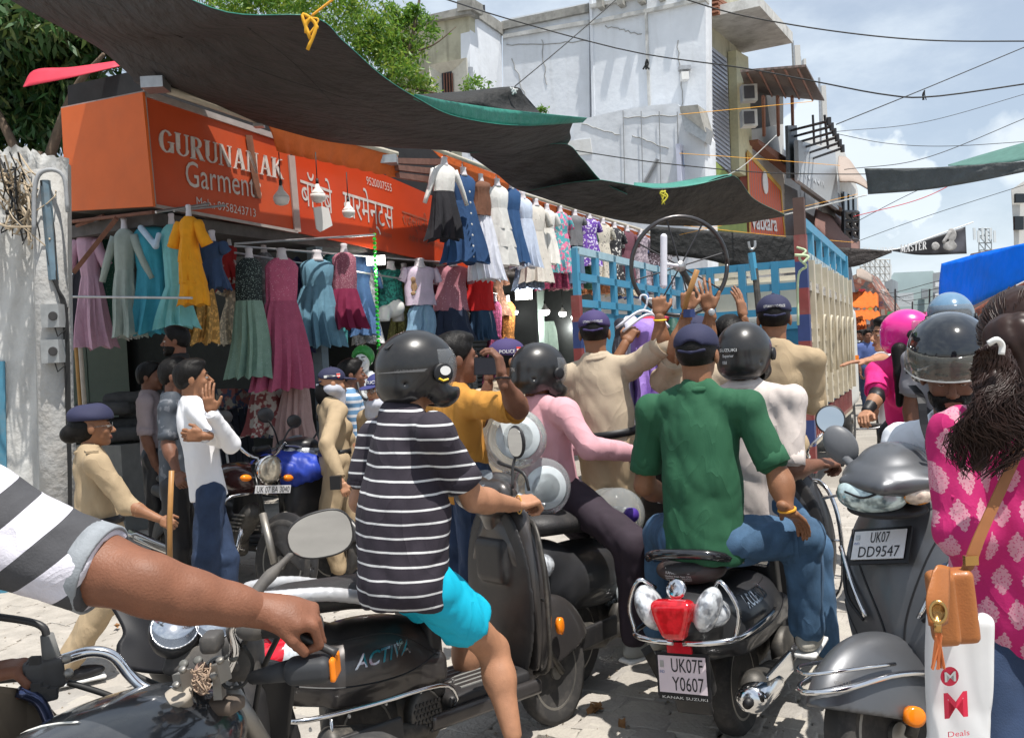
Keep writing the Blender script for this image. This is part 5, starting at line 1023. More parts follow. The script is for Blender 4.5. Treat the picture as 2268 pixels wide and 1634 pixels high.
ins = ((215, 505, 745, 'dull purple', (.12, .06, .13), 'kurta behind the gap of the pale pink gown'), (258, 512, 750, 'white', (.5, .5, .48), 'kurta peeking behind the green outfit'), (452, 560, 760, 'ochre', (.40, .22, .06), 'printed cloth hanging on the pale cabinets'), (520, 610, 760, 'cream', (.5, .44, .34), 'child frock beside the blue steel post'),
 (585, 560, 800, 'grey', (.16, .16, .17), 'long kurta between the black sequin top and the rose gown'), (668, 566, 780, 'navy', (.03, .04, .10), 'dress between the rose gown and the slate dress'), (735, 562, 760, 'teal', (.03, .16, .17), 'dress behind the maroon frock'), (815, 590, 760, 'white', (.55, .55, .55), 'top behind the green chain'),
 (895, 600, 760, 'olive', (.14, .14, .05), 'top between the teal and lilac tops'), (962, 600, 745, 'maroon', (.20, .03, .05), 'ruffled top between the lilac and rose tops'), (1034, 600, 740, 'black', (.03, .03, .03), 'top behind the red one'), (1095, 600, 700, 'brown', (.16, .08, .05), 'dress before the lit floodlight'),
 (1170, 470, 640, 'grey blue', (.14, .18, .25), 'dress behind the cream dotted one'), (1225, 480, 640, 'wine', (.16, .02, .05), 'dress behind the turquoise one'), (1256, 480, 640, 'pink', (.45, .20, .24), 'dress behind the grey T-shirt'), (1290, 490, 640, 'dark green', (.03, .09, .05), 'dress behind the purple one'), (1320, 500, 650, 'rust', (.28, .10, .04), 'dress behind the cream flowered one'), (1348, 505, 650, 'grey', (.2, .2, .2), 'dress behind the black flowered one'), (1375, 512, 655, 'beige', (.38, .32, .24), 'dress behind the dull maroon one'), (1402, 518, 660, 'blue', (.06, .10, .24), 'dress behind the grey lilac one'))
for k, (u, a, b, cn_, c, lb) in enumerate(ins): G((lambda u_, v_: FP(u_, v_, -.45)) if u < 1130 and u > 480 else (lambda u_, v_: FP(u_, v_, .15)) if u > 1130 else (lambda u_, v_: SP(u_, v_, .7)), u, a, b, 40, 50, cloth('ins_%d' % k, c, blobs(c, tuple(min(1, x * 1.8) for x in c), 25, .55)), cn_ + ' ' + lb, seed=120 + k, sleeves=.25 if k % 2 else 0)
for k, (u, v, w, h) in enumerate(((520, 860, 50, 60), (575, 900, 50, 70), (700, 880, 40, 60), (900, 800, 60, 60), (985, 800, 60, 60))):
 q = [FP(u, v, -.8), FP(u + w, v + 3, -.8), FP(u + w, v + h, -.8), FP(u, v + h, -.8)]; tag(MB().prism(q[::-1], -STN * .3).out('clothes_stack', cloth('stack_%d' % k, (.2, .15, .12), blobs((.25, .08, .07), (.30, .27, .22), 9, .5, .03, (.05, .07, .12), 14, .55))), ['red and cream', 'grey and red', 'dark', 'mixed', 'pale'][k] + ' stack of folded clothes ' + ['beside the steel post', 'under the rose gown', 'behind the scarfed policewoman', 'under the lilac T-shirt', 'under the navy skirt'][k], 'clothes stack')
sgc = [('red', (.45, .03, .04)), ('yellow', (.6, .42, .05)), ('blue', (.04, .12, .40)), ('white', (.62, .62, .6)), ('green', (.06, .25, .12)), ('maroon', (.22, .02, .06)), ('black', (.03, .03, .035)), ('pink', (.6, .2, .3)), ('orange', (.65, .22, .03)), ('grey', (.3, .3, .32))]
rr = random.Random(31)
for k, (u, v, w, h, s_) in enumerate(((1902, 640, 14, 22, 48), (1922, 655, 10, 34, 42), (1938, 668, 18, 14, 38), (1950, 640, 8, 40, 36), (1965, 690, 14, 10, 40), (1988, 705, 12, 26, 44), (2018, 716, 18, 14, 46), (2046, 700, 14, 20, 50), (2062, 715, 16, 22, 54), (1912, 700, 14, 18, 50))):
 t = thing('signboard', 'small %s shop board ' % sgc[k][0] + ['just right of the truck top', 'tall and narrow past the brown awning', 'wide and low above the orange canopies', 'hanging upright under the scaffolding', 'low at the end of the street', 'left of the maroon shopfront', 'over the pink helmet', 'left of the blue tarpaulin', 'below the blue tarpaulin corner', 'between the orange canopies'][k], 'sign', W(u, v + h, s_))
 MB().prism([W(u, v, s_), W(u, v + h, s_), W(u + w, v + h, s_), W(u + w, v, s_)], STD * .15).out('board', mat('board_' + sgc[k][0], sgc[k][1], .6, pat=blobs(sgc[k][1], tuple(min(.8, x * .4 + .4) for x in sgc[k][1]), 2.2, .6), var=.2), t)
for k in range(0, 9, 2):
 u = 1905 + k * 19; s_ = 34 + 3 * (k % 3); t = thing('street_pole', '%s thin pole beyond the truck in the far street' % ['first', '', 'second', '', 'third', '', 'fourth', '', 'fifth'][k], 'pole', down(W(u, 760, s_))); MB().tube([down(W(u, 760, s_)), W(u + 2, 640 + 14 * (k % 4), s_)], .05, 5).out('pole_shaft', mat('dark_steel'), t)
for k in range(4): tag(MB().tube(curve_pts([W(1890 + k * 30, 625 + 9 * k, 50), W(1960 + 20 * k, 650 + 8 * k, 45), W(2080, 622 + 16 * k, 60)], 12), .012, 4).out('street_wire', cablem), ['highest', 'second highest', 'second lowest', 'lowest'][k] + ' thin wire sagging across the far street left of the blue tarpaulin', 'wire')
gs = MB(); rr = random.Random(6)
for k in range(900):
 y = rr.uniform(2.2, 9); x = rr.uniform(-.75, .75) * y; z = .024; r0 = rr.uniform(.004, .013); a = rr.uniform(0, 6)
 gs.add([(x + r0 * math.cos(a), y + r0 * math.sin(a), z), (x - r0 * math.sin(a), y + r0 * math.cos(a), z), (x - r0 * math.cos(a), y - r0 * .7 * math.sin(a), z), (x, y, z + r0 * .8)], [(0, 1, 3), (1, 2, 3), (2, 0, 3)])
gr_ = gs.out('grit', mat('grit', (.20, .17, .13), .95, var=.5, sc=30), ground); gr_['kind'] = 'stuff'
dl = mat('dry_leaf', (.26, .13, .05), .8, var=.4, sc=20)
for k, (u, v, lb) in enumerate(((1318, 1580, 'crumpled brown dry leaf clump right of the front wheel'), (1378, 1618, 'flat dry leaf near the bottom centre'), (260, 1395, 'dry leaf on the paving behind the handlebar'), (1650, 1600, 'dry leaf under the silencer of the black scooter'))):
 c = GR(u, v) + V3(0, 0, .03); mb = MB()
 for j in range(9 if k == 0 else 2): a = rr.uniform(0, 6); d = V3(math.cos(a), math.sin(a), rr.uniform(0, .5)) * .035; e = V3(-d[1], d[0], .01) * .5; q = c + V3(rr.uniform(-.04, .04), rr.uniform(-.04, .04), 0) * (k == 0); mb.add([q - d, q + e, q + d, q - e + V3(0, 0, .012)], [(0, 1, 2, 3)])
 tag(mb.out('dry_leaf', dl), lb, 'leaf')
ck = mat('wall_crack', (.34, .34, .33), .95, var=.3)
rr = random.Random(77)
for (a, b, o_) in (((1120, 100), (1300, 92), 0), ((1135, 130), (1180, 260), 0), ((1436, 60), (1450, 262), -.15), ((1340, 60), (1420, 75), -.15), ((1200, 90), (1210, 190), 0), ((1500, 90), (1512, 240), -.22)):
 n = 12; MB().tube([BP(a[0] + (b[0] - a[0]) * i / n + rr.uniform(-3, 3), a[1] + (b[1] - a[1]) * i / n + rr.uniform(-3, 3), o_ - .01) for i in range(n + 1)], .014, 4).out('wall_crack', ck, big)
for (a, b) in (((1290, 275), (1370, 300)), ((1380, 262), (1500, 255)), ((1400, 300), (1480, 330))):
 n = 10; MB().tube([DP(a[0] + (b[0] - a[0]) * i / n + rr.uniform(-3, 3), a[1] + (b[1] - a[1]) * i / n + rr.uniform(-2, 2), -.01) for i in range(n + 1)], .012, 4).out('wall_crack', ck, low)
MB().box(BP(1516, 152, -.35), (.16, .12, .05)).out('lamp_bracket', steel, big); MB().box(BP(1516, 170, -.40), (.10, .12, .10)).out('wall_lamp', whitepaint, big)
MB().tube([BP(1072, 12, -.1), BP(1074, 60, -.1)], .035, 6).out('roof_pipe', mat('dark_steel'), big)
for k in range(5): MB().prism([BP(1320 + k * 45, -2 - k * 8, -.45), BP(1322 + k * 45, 18 - k * 6, -.45), BP(1334 + k * 45, 14 - k * 6, -.45), BP(1332 + k * 45, -4 - k * 8, -.45)], STD * .3).out('mould_patch', mould, big)
# two-wheelers
def TF(x, y, z, yaw, pt=0, rl=0, sx=1, sy=1, sz=1):
 A = np.array(Matrix.Rotation(-math.radians(yaw), 3, 'Z') @ Matrix.Rotation(math.radians(pt), 3, 'X') @ Matrix.Rotation(math.radians(rl), 3, 'Y')) @ np.diag([sx, sy, sz]); return A, V3(x, y, z)
def TP(T, *p): return np.array(p, float) @ T[0].T + T[1]
alloy = mat('alloy', (.30, .29, .27), .45, .8, var=.2, dirt=.5)
redlens = mat('red_lens', (.55, .01, .025), .12, var=.2, sc=40, spec=.8)
clearlens = mat('clear_lens', (.6, .62, .64), .06, .1, pat=blobs((.62, .65, .68), (.20, .21, .23), 26, .55, .08), var=.25, sc=40, spec=1., coat=.6)
amber = mat('amber_lens', (.85, .22, .01), .15, var=.1)
mirrorg = mat('mirror_glass', (.62, .64, .66), .03, 1., var=.0)
platew = mat('plate_white', (.72, .72, .73), .4, var=.05, dirt=.12)
platek = mat('plate_black', (.01, .01, .012), .5, var=0)
vinyl = mat('seat_vinyl', (.025, .025, .027), .5, var=.25, bump=.4, bsc=120, dirt=.3, dcol=(.14, .12, .10))
darkmetal = mat('oily_engine', (.07, .068, .065), .5, .6, var=.4, sc=25, dirt=.5)
def wheel(T, c, r_, w, parent, spokes=5, h=.0):
 t = MB(T).lathe(c, (1, 0, 0), [(-w * .35, r_ * .74), (-w * .5, r_ * .86), (-w * .38, r_ * .97), (0, r_), (w * .38, r_ * .97), (w * .5, r_ * .86), (w * .35, r_ * .74)], 40).out('tyre', rubber, parent, True)
 rim = MB(T).lathe(c, (1, 0, 0), [(-w * .34, r_ * .75), (-w * .36, r_ * .66), (0, r_ * .62), (w * .36, r_ * .66), (w * .34, r_ * .75)], 36)
 rim.lathe(c, (1, 0, 0), [(-w * .5, r_ * .16), (w * .5, r_ * .16)], 16)
 c = np.asarray(c, float)
 for k in range(spokes):
  a = 2 * math.pi * k / spokes + .3; d = V3(0, math.cos(a), math.sin(a))
  rim.tube([c + d * r_ * .14, c + d * r_ * .66], [r_ * .10, r_ * .075] if spokes < 9 else .004, 5)
 rim.out('rim', alloy, t)
 return t
def plate(T, c, w, h, lines, parent, fwd=-1, tilt=0., back=True, m=None):
 """number plate whose face looks along fwd * y"""
 A, t = T; ex = nrm(A @ V3(-fwd, 0, 0)); up = nrm(A @ V3(0, -fwd * math.sin(tilt) * 1., math.cos(tilt))); n = nrm(np.cross(ex, up)); c = TP(T, *c)
 q = lambda a, b, d: c + ex * a + up * b + n * d
 if back: MB().prism([q(-w / 2 - .012, -h / 2 - .014, -.012), q(w / 2 + .012, -h / 2 - .014, -.012), q(w / 2 + .012, h / 2 + .012, -.012), q(-w / 2 - .012, h / 2 + .012, -.012)], n * .008).out('plate_holder', platek, parent)
 p = MB().prism([q(-w / 2, -h / 2, 0), q(w / 2, -h / 2, 0), q(w / 2, h / 2, 0), q(-w / 2, h / 2, 0)], n * .003).out('number_plate', m or platew, parent)
 k = len(lines)
 for i, (s_, x0, x1) in enumerate(lines):
  hh = h / k; b = h / 2 - hh * (i + 1) + hh * .14
  text(s_, q(w * x0, b, .0045), ex, up, platek, p, width=w * (x1 - x0), height=hh * .74)
 if k == 2: MB().prism([q(-w * .46, h * .18, .004), q(-w * .38, h * .18, .004), q(-w * .38, h * .36, .004), q(-w * .46, h * .36, .004)], n * .001).out('hologram', steel, p); text('IND', q(-w * .47, h * .02, .0045), ex, up, mat('plate_blue', (.1, .15, .35), .5), p, width=w * .1, height=h * .08)
 return p
def mirror(T, base_, knee, c, parent, r_=(.075, .02, .052), face=-1, rot=None, shape=None, cover=blackplastic):
 m = MB(T).tube(curve_pts([base_, knee, V3(*c) + V3(0, .02, -.03)], 10), .007, 6).out('mirror_stalk', blackplastic, parent, True)
 A = T[0]; R = rot if rot is not None else np.array(Matrix.Rotation(0, 3, 'Z'))
 s_ = SD(.004).ell(c, np.array(r_) + (.006, .012, .006), R); n = R @ V3(0, face, 0)
 s_.cut(V3(*c) + n * .006, n); s_.out('mirror_housing', cover, m, .006, T)
 g = MB(T); e1, e3 = R @ V3(1, 0, 0), R @ V3(0, 0, 1); q = []
 for k in range(28):
  a = 2 * math.pi * k / 28; x, z = math.cos(a), math.sin(a); x = math.copysign(abs(x) ** .85, x); z = math.copysign(abs(z) ** .85, z)
  q.append(V3(*c) + n * .0055 + e1 * x * r_[0] * .93 + e3 * z * r_[2] * .93)
 g.prism(q, n * .003).out('mirror_glass', mirrorg, m)
 return m
def scooter(label, T, paint, base, seat_m=vinyl, opt=()):
 t = thing('scooter', label, 'scooter', base)
 o = lambda s_, n_, m, h=.011, p=t: s_.out(n_, m, p, h, T)
 wheel(T, (0, 0, .215), .215, .10, t); wheel(T, (0, 1.25, .235), .235, .09, t, 6)
 b = SD(.05).ell((0, -.02, .50), (.185, .46, .15)).ell((0, -.34, .60), (.125, .22, .10)).box((0, .08, .43), (.155, .34, .06), rd=.04).cut((0, 0, .375), (0, -.12, -1), .01).cut((0, 0, .705), (0, 0, 1), .01)
 b.ell((.23, .0, .40), (.07, .36, .045), k=.03, sub=True).ell((-.23, .0, .40), (.07, .36, .045), k=.03, sub=True)
 b.cap((.205, -.30, .64), (.20, .30, .50), .012, sub=True, k=.015).cap((-.205, -.30, .64), (-.20, .30, .50), .012, sub=True, k=.015)
 body = o(b, 'body_panel', paint, .009)
 s_ = SD(.05).cap((0, -.30, .765), (0, .02, .745), .135, .14, flat=((0, 0, 1), 2.5)).cap((0, .08, .735), (0, .40, .715), .135, .10, flat=((0, 0, 1), 2.6)); seat = o(s_, 'seat', seat_m)
 o(SD(.03).box((0, .37, .50), (.125, .05, .19), rd=.03), 'under_seat_panel', blackplastic)
 o(SD(.03).box((0, .66, .295), (.165, .27, .028), rd=.02).box((.0, .66, .27), (.13, .27, .05), rd=.03), 'floorboard', blackplastic)
 fl = MB(T)
 for k in range(7): fl.box((-.12 + .04 * k, .68, .326), (.006, .18, .004))
 fl.out('foot_mat_ribs', mat('grey_ribs', (.20, .20, .19), .7), t)
 o(SD(.03).box((.17, .62, .255), (.02, .36, .03), rd=.015).box((-.17, .62, .255), (.02, .36, .03), rd=.015), 'side_sill', paint)
 ls = SD(.04).ell((0, 1.0, .60), (.235, .14, .40)).cap((0, 1.02, .50), (0, 1.0, .84), .12, .11).cut((0, .925, .6), (0, -1, -.16), .01).cut((0, 0, .94), (0, 0, 1), .02).cut((0, 0, .30), (0, 0, -1), .02)
 ls.cap((.10, 1.16, .72), (.02, 1.17, .50), .014, sub=True, k=.02).cap((-.10, 1.16, .72), (-.02, 1.17, .50), .014, sub=True, k=.02)
 ap = o(ls, 'front_apron', paint, .009)
 o(SD(.02).ell((0, .925, .60), (.222, .028, .38)).box((0, .90, .74), (.10, .04, .09), rd=.03), 'leg_shield', blackplastic)
 hd = SD(.05).ell((0, .90, 1.0), (.17, .13, .075)).cap((-.12, .86, 1.01), (.12, .86, 1.01), .055).ell((0, .97, 1.03), (.10, .10, .055)).cap((0, .93, .90), (0, .92, 1.0), .06)
 cowl = o(hd, 'handlebar_cowl', paint, .009)
 o(SD(.02).ell((0, 1.0, .975), (.125, .075, .055)), 'headlamp', clearlens, .008)
 for s in (-1, 1): o(SD(.01).ell((s * .15, .955, .975), (.045, .06, .035)), 'indicator', amber if 'amber' in opt else clearlens, .007)
 MB(T).lathe((0, .84, 1.045), (0, -.55, 1), [(0, .085), (.02, .085), (.025, .078)], 24).out('speedometer', mat('dial', (.16, .18, .20), .2, var=.3, sc=40), t)
 for s in (-1, 1):
  bar = MB(T).tube(curve_pts([(s * .14, .87, 1.0), (s * .22, .84, 1.0), (s * .36, .80, 1.0)], 6), .011, 8).out('handlebar', darkmetal, t, True)
  MB(T).lathe((s * .235, .833, 1.0), (s, -.25, 0), [(0, .018), (.01, .018), (.12, .017), (.125, .020), (.135, .020), (.14, .010)], 12).out('grip', rubber, bar, True)
  MB(T).tube(curve_pts([(s * .21, .87, 1.0), (s * .28, .90, .99), (s * .38, .88, .985)], 6), [.008, .008, .007, .006, .006, .006, .008], 6).out('brake_lever', steel, bar, True)
 if 'mirrors' not in opt or True:
  for s in (-1, 1):
   if ('nomirL' in opt and s < 0) or ('nomirR' in opt and s > 0): continue
   mirror(T, (s * .17, .86, 1.03), (s * .24, .88, 1.14), (s * .31, .86, 1.25), t)
 fw = SD(.01).ell((0, 1.25, .245), (.085, .31, .295)).cap((-.2, 1.25, .235), (.2, 1.25, .235), .245, sub=True).cut((0, 1.25, .27), (0, -.25, -1)); fe = (SD(.01).ell((0, 1.27, .275), (.095, .305, .262)) if 'low' in opt else SD(.01).ell((0, 1.25, .245), (.082, .315, .30))).ell((0, 1.25, .235), (.068, .262, .255), sub=True).cut((0, 1.2, .27), (0, .22, -1))
 fen = o(fe, 'front_fender', paint, .008)
 for s in (-1, 1): MB(T).tube([(s * .075, 1.25, .235), (s * .07, 1.10, .42), (0, 1.05, .5)], .017, 8).out('fork_leg', darkmetal, t, True)
 o(SD(.04).box((-.11, .12, .27), (.05, .26, .08), rd=.03).ell((-.03, .25, .30), (.11, .12, .10)), 'engine', darkmetal)
 fan = MB(T).lathe((.12, .24, .285), (1, 0, 0), [(0, .095), (.05, .095), (.055, .085)], 20).out('fan_cover', darkmetal, t, True)
 ex_ = SD(.02).cap((.16, .22, .24), (.175, -.02, .26), .03, .05).cap((.175, -.02, .26), (.19, -.30, .31), .055, .06); ex = o(ex_, 'exhaust', darkmetal, .01)
 o(SD(.02).box((.235, -.12, .30), (.012, .17, .045), rd=.01), 'heat_shield', chrome if 'chrome_ex' in opt else blackplastic, .008, ex)
 o(SD(.02).ell((0, -.49, .62), (.10, .05, .055)), 'tail_lamp', redlens, .008)
 for s in (-1, 1): o(SD(.01).ell((s * .13, -.44, .62), (.05, .07, .05)), 'rear_indicator', clearlens, .008)
 rf = SD(.02).box((0, -.42, .42), (.07, .03, .13), frame(0, 16), rd=.02).box((0, -.46, .30), (.075, .012, .06), frame(0, 12), rd=.01); o(rf, 'rear_fender', blackplastic, .01)
 return t, dict(body=body, seat=seat, apron=ap, cowl=cowl, fender=fen, exhaust=ex)
def crash(T, parent, s=1, m=chrome):
 return MB(T).tube(curve_pts([(s * .05, 1.10, .88), (s * .20, 1.00, .88), (s * .27, .96, .74), (s * .27, .96, .48), (s * .22, .99, .33), (s * .10, 1.02, .28)], 22), .011, 7).tube([(s * .20, .98, .60), (s * .27, .96, .60)], .007, 5).out('crash_guard', m, parent, True)
grey1 = mat('dark_grey_metallic', (.060, .055, .055), .30, .45, var=.08, dirt=.35, dcol=(.15, .13, .11), coat=.4)
grey2 = mat('matt_black_paint', (.035, .036, .040), .38, .3, var=.1, dirt=.18, dcol=(.13, .12, .11), coat=.3)
grey3 = mat('matt_axis_grey', (.125, .13, .14), .40, .6, var=.05, dirt=.15, dcol=(.2, .19, .17), coat=.2)
chl = mat('badge_chrome', (.55, .55, .55), .2, 1., var=0)
TA = TF(-0.625, 3.361, 0.005, 51.9, 0.2, -2.6, 1.024, 0.745, 1.045)
sA, pA = scooter('dusty dark grey scooter under the rider in turquoise shorts', TA, grey1, TP(TA, 0, .6, 0), opt=('nomirL', 'nomirR'))
silver = mat('silver_plastic', (.52, .53, .55), .38, .3, var=.04, dirt=.1)
rl = SD(.004)
for s in (-1, 1):
 P_ = curve_pts([(s * .03, -.52, .80), (s * .12, -.46, .81), (s * .16, -.22, .79), (s * .175, .02, .735), (s * .175, .12, .715)], 22)
 for a, b in zip(P_[:-1], P_[1:]): rl.cap(a, b, .024)
rl.out('grab_rail', silver, sA, .009, TA)
exA, upA = nrm(TA[0] @ V3(0, 1, 0)), nrm(TA[0] @ V3(0, 0, 1))
text('ACTIVA', TP(TA, .23, -.14, .525), exA, upA, chl, sA, width=.24, height=.045, shear=.45, onto=pA['body'], lift=.004, bold=True)
text('ACTIVA', TP(TA, .2, .10, .722), exA, upA, whitepaint, sA, width=.13, height=.024, shear=.3, onto=pA['seat'], lift=.003)
text('6G', TP(TA, .23, .11, .56), exA, upA, chl, sA, width=.03, height=.015, onto=pA['body'], lift=.004)
MB(TA).tube(curve_pts([(.10, -.50, .42), (.20, -.44, .42), (.215, -.1, .405), (.215, .30, .395), (.20, .40, .33), (.15, .41, .28)], 22), .009, 7).out('side_guard', chrome, sA, True)
MB(TA).tube(curve_pts([(.21, -.30, .40), (.215, -.30, .27), (.20, -.24, .24), (.20, -.19, .30)], 10), .008, 6).out('pillion_hook', chrome, sA, True)
crash(TA, sA, 1, darkmetal); MB(TA).tube(curve_pts([(.03, .96, 1.13), (.17, .98, 1.09), (.20, .98, 1.02)], 8), .008, 5).out('cowl_trim', blackplastic, sA, True)
MB(TA).lathe((.11, 1.21, .44), (1, .3, 0), [(0, .035), (.02, .035), (.025, .02)], 16).out('side_reflector', amber, sA, True)
hc = MB(TA)
for i in range(7):
 for j in range(6): hc.lathe((.178, .17 + i * .022 + (j % 2) * .011, .235 + j * .02), (1, 0, 0), [(0, .008), (.004, .008)], 6)
hc.out('fan_grille', blackplastic, sA)
mirror(TA, (.19, .88, 1.04), (.17, .92, 1.13), (.19, .93, 1.215), sA, (.048, .018, .060))
TB = TF(0.887, 3.781, -0.005, 32.3, -.1, -4.2, .98, 1.012, 1.022)
sB, pB = scooter('black scooter seen from behind carrying two riders with plate UK07F Y0607', TB, grey2, TP(TB, 0, .6, 0), opt=('chrome_ex', 'nomirL', 'nomirR'))
plate(TB, (-.01, -.505, .405), .19, .135, [('UK07F', -.22, .44), ('Y0607', -.22, .44)], sB, -1, .12, m=mat('plate_pinkish', (.70, .60, .64), .4, var=.1, sc=5))
pn = nrm(TB[0] @ V3(1, 0, 0)); pu = nrm(TB[0] @ V3(0, 0, 1)); yb = TB[0] @ V3(0, 1, 0)
MB(TB).box((-.01, -.505, .322), (.105, .005, .010)).out('dealer_strip', platek, sB)
text('KANAK SUZUKI', TP(TB, -.10, -.512, .316), pn, pu, whitepaint, sB, width=.18, height=.010)
MB(TB).box((-.01, -.505, .505), (.05, .006, .02)).out('red_reflector', redlens, sB)
SD(.02).box((0, -.545, .620), (.088, .038, .072), rd=.03).cut((.082, 0, .66), (1, 0, -.40), .01).cut((-.082, 0, .66), (-1, 0, -.40), .01).out('centre_lamp', mat('lit_red_lens', (.42, .008, .014), .08, em=((1, .03, .02), .10), pat=blobs((.5, .01, .02), (.30, .004, .01), 34, .5, .1), var=.2, sc=60, coat=.8), sB, .007, TB)
for s in (-1, 1):
 SD(.01).ell((s * .118, -.49, .645), (.048, .075, .088), frame(0, 0, s * 24)).out('corner_lamp', clearlens, sB, .007, TB)
 MB(TB).tube(curve_pts([(s * .02, -.53, .53), (s * .12, -.53, .535), (s * .215, -.46, .54), (s * .225, -.2, .53), (s * .21, .0, .52)], 16), .011, 7).out('chrome_guard', chrome, sB, True)
 MB(TB).tube(curve_pts([(s * .205, -.47, .54), (s * .225, -.46, .64), (s * .17, -.46, .74), (s * .12, -.42, .70)], 12), .009, 7).out('chrome_guard', chrome, sB, True)
MB(TB).tube(curve_pts([(-.20, -.15, .76), (-.17, -.34, .80), (-.09, -.42, .83), (.09, -.42, .83), (.17, -.34, .80), (.20, -.15, .75), (.21, -.05, .72)], 26), .020, 8).out('grab_rail', mat('gloss_black', (.012, .012, .014), .12, coat=1, var=.1), sB, True)
sb2 = SD(.03).ell((0, -.33, .755), (.145, .10, .055)).out('seat_back', mat('brown_black_vinyl', (.055, .038, .035), .45, var=.2), sB, .009, TB)
for k, (s_, w, h, z) in enumerate((('SUZUKI', .11, .016, .775), ('KANAK SUZUKI', .10, .010, .757), ('Haridwar Road, Near City', .11, .006, .746), ('HARIDWAR ROAD, DEHRADUN', .11, .006, .737), ('Mob. 6399791234, 7417776777', .11, .006, .728))):
 text(s_, TP(TB, -w / 2 - .02, -.50, z), pn, pu, whitepaint, sB, width=w, height=h, onto=sb2, lift=.003)
MB(TB).lathe((0, -.485, .715), (0, -1, .5), [(0, .04), (.012, .04), (.018, .028), (.019, .01)], 24).out('fuel_cap', chrome, sB, True)
eb = nrm(TB[0] @ V3(0, 1, 0)); text('ACCESS125', TP(TB, .26, -.16, .565), eb, pu, chl, sB, width=.22, height=.045, shear=.2, onto=pB['body'], lift=.004, bold=True)
crash(TB, sB, 1)
MB(TB).lathe((.215, -.42, .30), (-.06, 1, -.10), [(-.01, .03), (0, .052), (.015, .062), (.26, .062), (.36, .045)], 28, .85).out('silencer_shield', chrome, sB, True); MB(TB).lathe((.215, -.46, .30), (-.06, 1, -.1), [(0, .018), (.05, .020)], 12).out('exhaust_tip', platek, sB, True)
MB(TB).tube([(-.24, -.18, .24), (-.25, -.30, .42)], .03, 4).out('foot_peg', rubber, sB)
m_ = MB(); a = W(1848, 1035, 525); 
mB = MB().tube(curve_pts([TP(TB, .20, .84, 1.03), W(1790, 995, 500), W(1822, 960, 505)], 8), .006, 6).out('mirror_stalk', chrome, sB, True)
c_ = W(1839, 929, 505); n_ = nrm(CAM - c_ + V3(-.25, 0, .1)); MB().lathe(c_, n_, [(-.02, .05), (-.01, .062), (.0, .064), (.003, .062)], 28).out('mirror_housing', blackplastic, mB, True); MB().lathe(c_ + n_ * .004, n_, [(0, .057), (.002, .057)], 28).out('mirror_glass', mirrorg, mB)
TC = TF(2.195, 3.397, 0.021, -121.2, 6.9, 11.2, 1.17, 1.028, 1.015)
sC, pC = scooter('matt grey scooter facing the camera with plate UK07 DD9547', TC, grey3, TP(TC, 0, .6, 0), opt=('amber', 'nomirL', 'nomirR', 'low'))
plate(TC, (.0, 1.165, .80), .20, .10, [('UK07', -.16, .20), ('DD9547', -.36, .42)], sC, 1, .42)
cl_c = W(1968, 1078, 690); Fc_ = look(nrm((CAM - cl_c) * V3(1, 1, 0)) * -1 + V3(.25, .1, .12)); gl = lambda x, y, z: cl_c + Fc_ @ V3(x, -y, z)
SD(.012).ell(gl(.0, -.06, .025), (.150, .16, .070), Fc_).ell(gl(.0, -.10, .065), (.105, .14, .055), Fc_).cap(gl(-.13, .03, .022), gl(0, .10, .020), .016, k=.02).cap(gl(0, .10, .020), gl(.13, .03, .028), .016, k=.02).cap(gl(0, .09, .03), gl(0, -.08, .115), .010, k=.015).cut(gl(-.11, 0, .09), Fc_ @ V3(-.75, 0, .66), .01).cut(gl(.11, 0, .09), Fc_ @ V3(.75, 0, .66), .01).out('cowl_visor', grey3, sC, .006)
aq = mat('aqua_lens', (.50, .62, .62), .08, .25, pat=blobs((.55, .68, .68), (.16, .22, .23), 24, .55, .06), var=.3, sc=40, spec=1.)
SD(.02).ell(gl(-.045, .035, -.022), (.108, .060, .056), Fc_).ell(gl(-.10, .02, -.005), (.05, .05, .04), Fc_).out('headlamp_lens', aq, sC, .006)
MB().tube(curve_pts([gl(-.12, .075, .0), gl(-.06, .096, -.012), gl(.0, .092, .012)], 8), .004, 5).out('lamp_divider', platek, sC, True)
SD(.02).ell(gl(.085, .02, -.012), (.052, .05, .036), Fc_).out('amber_indicator', mat('amber_clear', (.66, .46, .30), .12, .2, pat=blobs((.66, .55, .45), (.80, .30, .03), 26, .55), var=.4, sc=40), sC, .006)
SD(.02).ell(gl(-.01, -.01, -.075), (.125, .09, .026), Fc_).out('dark_grille', platek, sC, .008)
for s in (-1, 1):
 MB(TC).tube(curve_pts([(s * .205, 1.06, .80), (s * .14, 1.12, .68), (s * .085, 1.15, .57)], 10), .008, 5).out('chrome_strip', chrome, sC, True)
 MB(TC).tube(curve_pts([(s * .19, 1.07, .77), (s * .17, 1.11, .64), (s * .095, 1.15, .56)], 10), .006, 5).out('black_vent_line', platek, sC, True)
MB(TC).tube(curve_pts([(.09, 1.05, .40), (.095, 1.3, .42), (.07, 1.50, .40), (0, 1.57, .39), (-.07, 1.50, .40), (-.095, 1.3, .42), (-.09, 1.05, .40)], 26), .009, 7).out('fender_guard', chrome, sC, True)
MB(TC).tube(curve_pts([(.09, 1.30, .45), (.07, 1.50, .45), (0, 1.56, .44), (-.07, 1.50, .45), (-.09, 1.30, .45)], 20), .006, 6).out('fender_guard', chrome, sC, True)
MB(TC).lathe(V3(-.10, 1.27, .30), (-1, .5, 0), [(0, .03), (.02, .03), (.024, .02)], 18).out('side_reflector', amber, sC, True)
a_, b_ = W(1905, 1060, 640), W(1862, 985, 625)
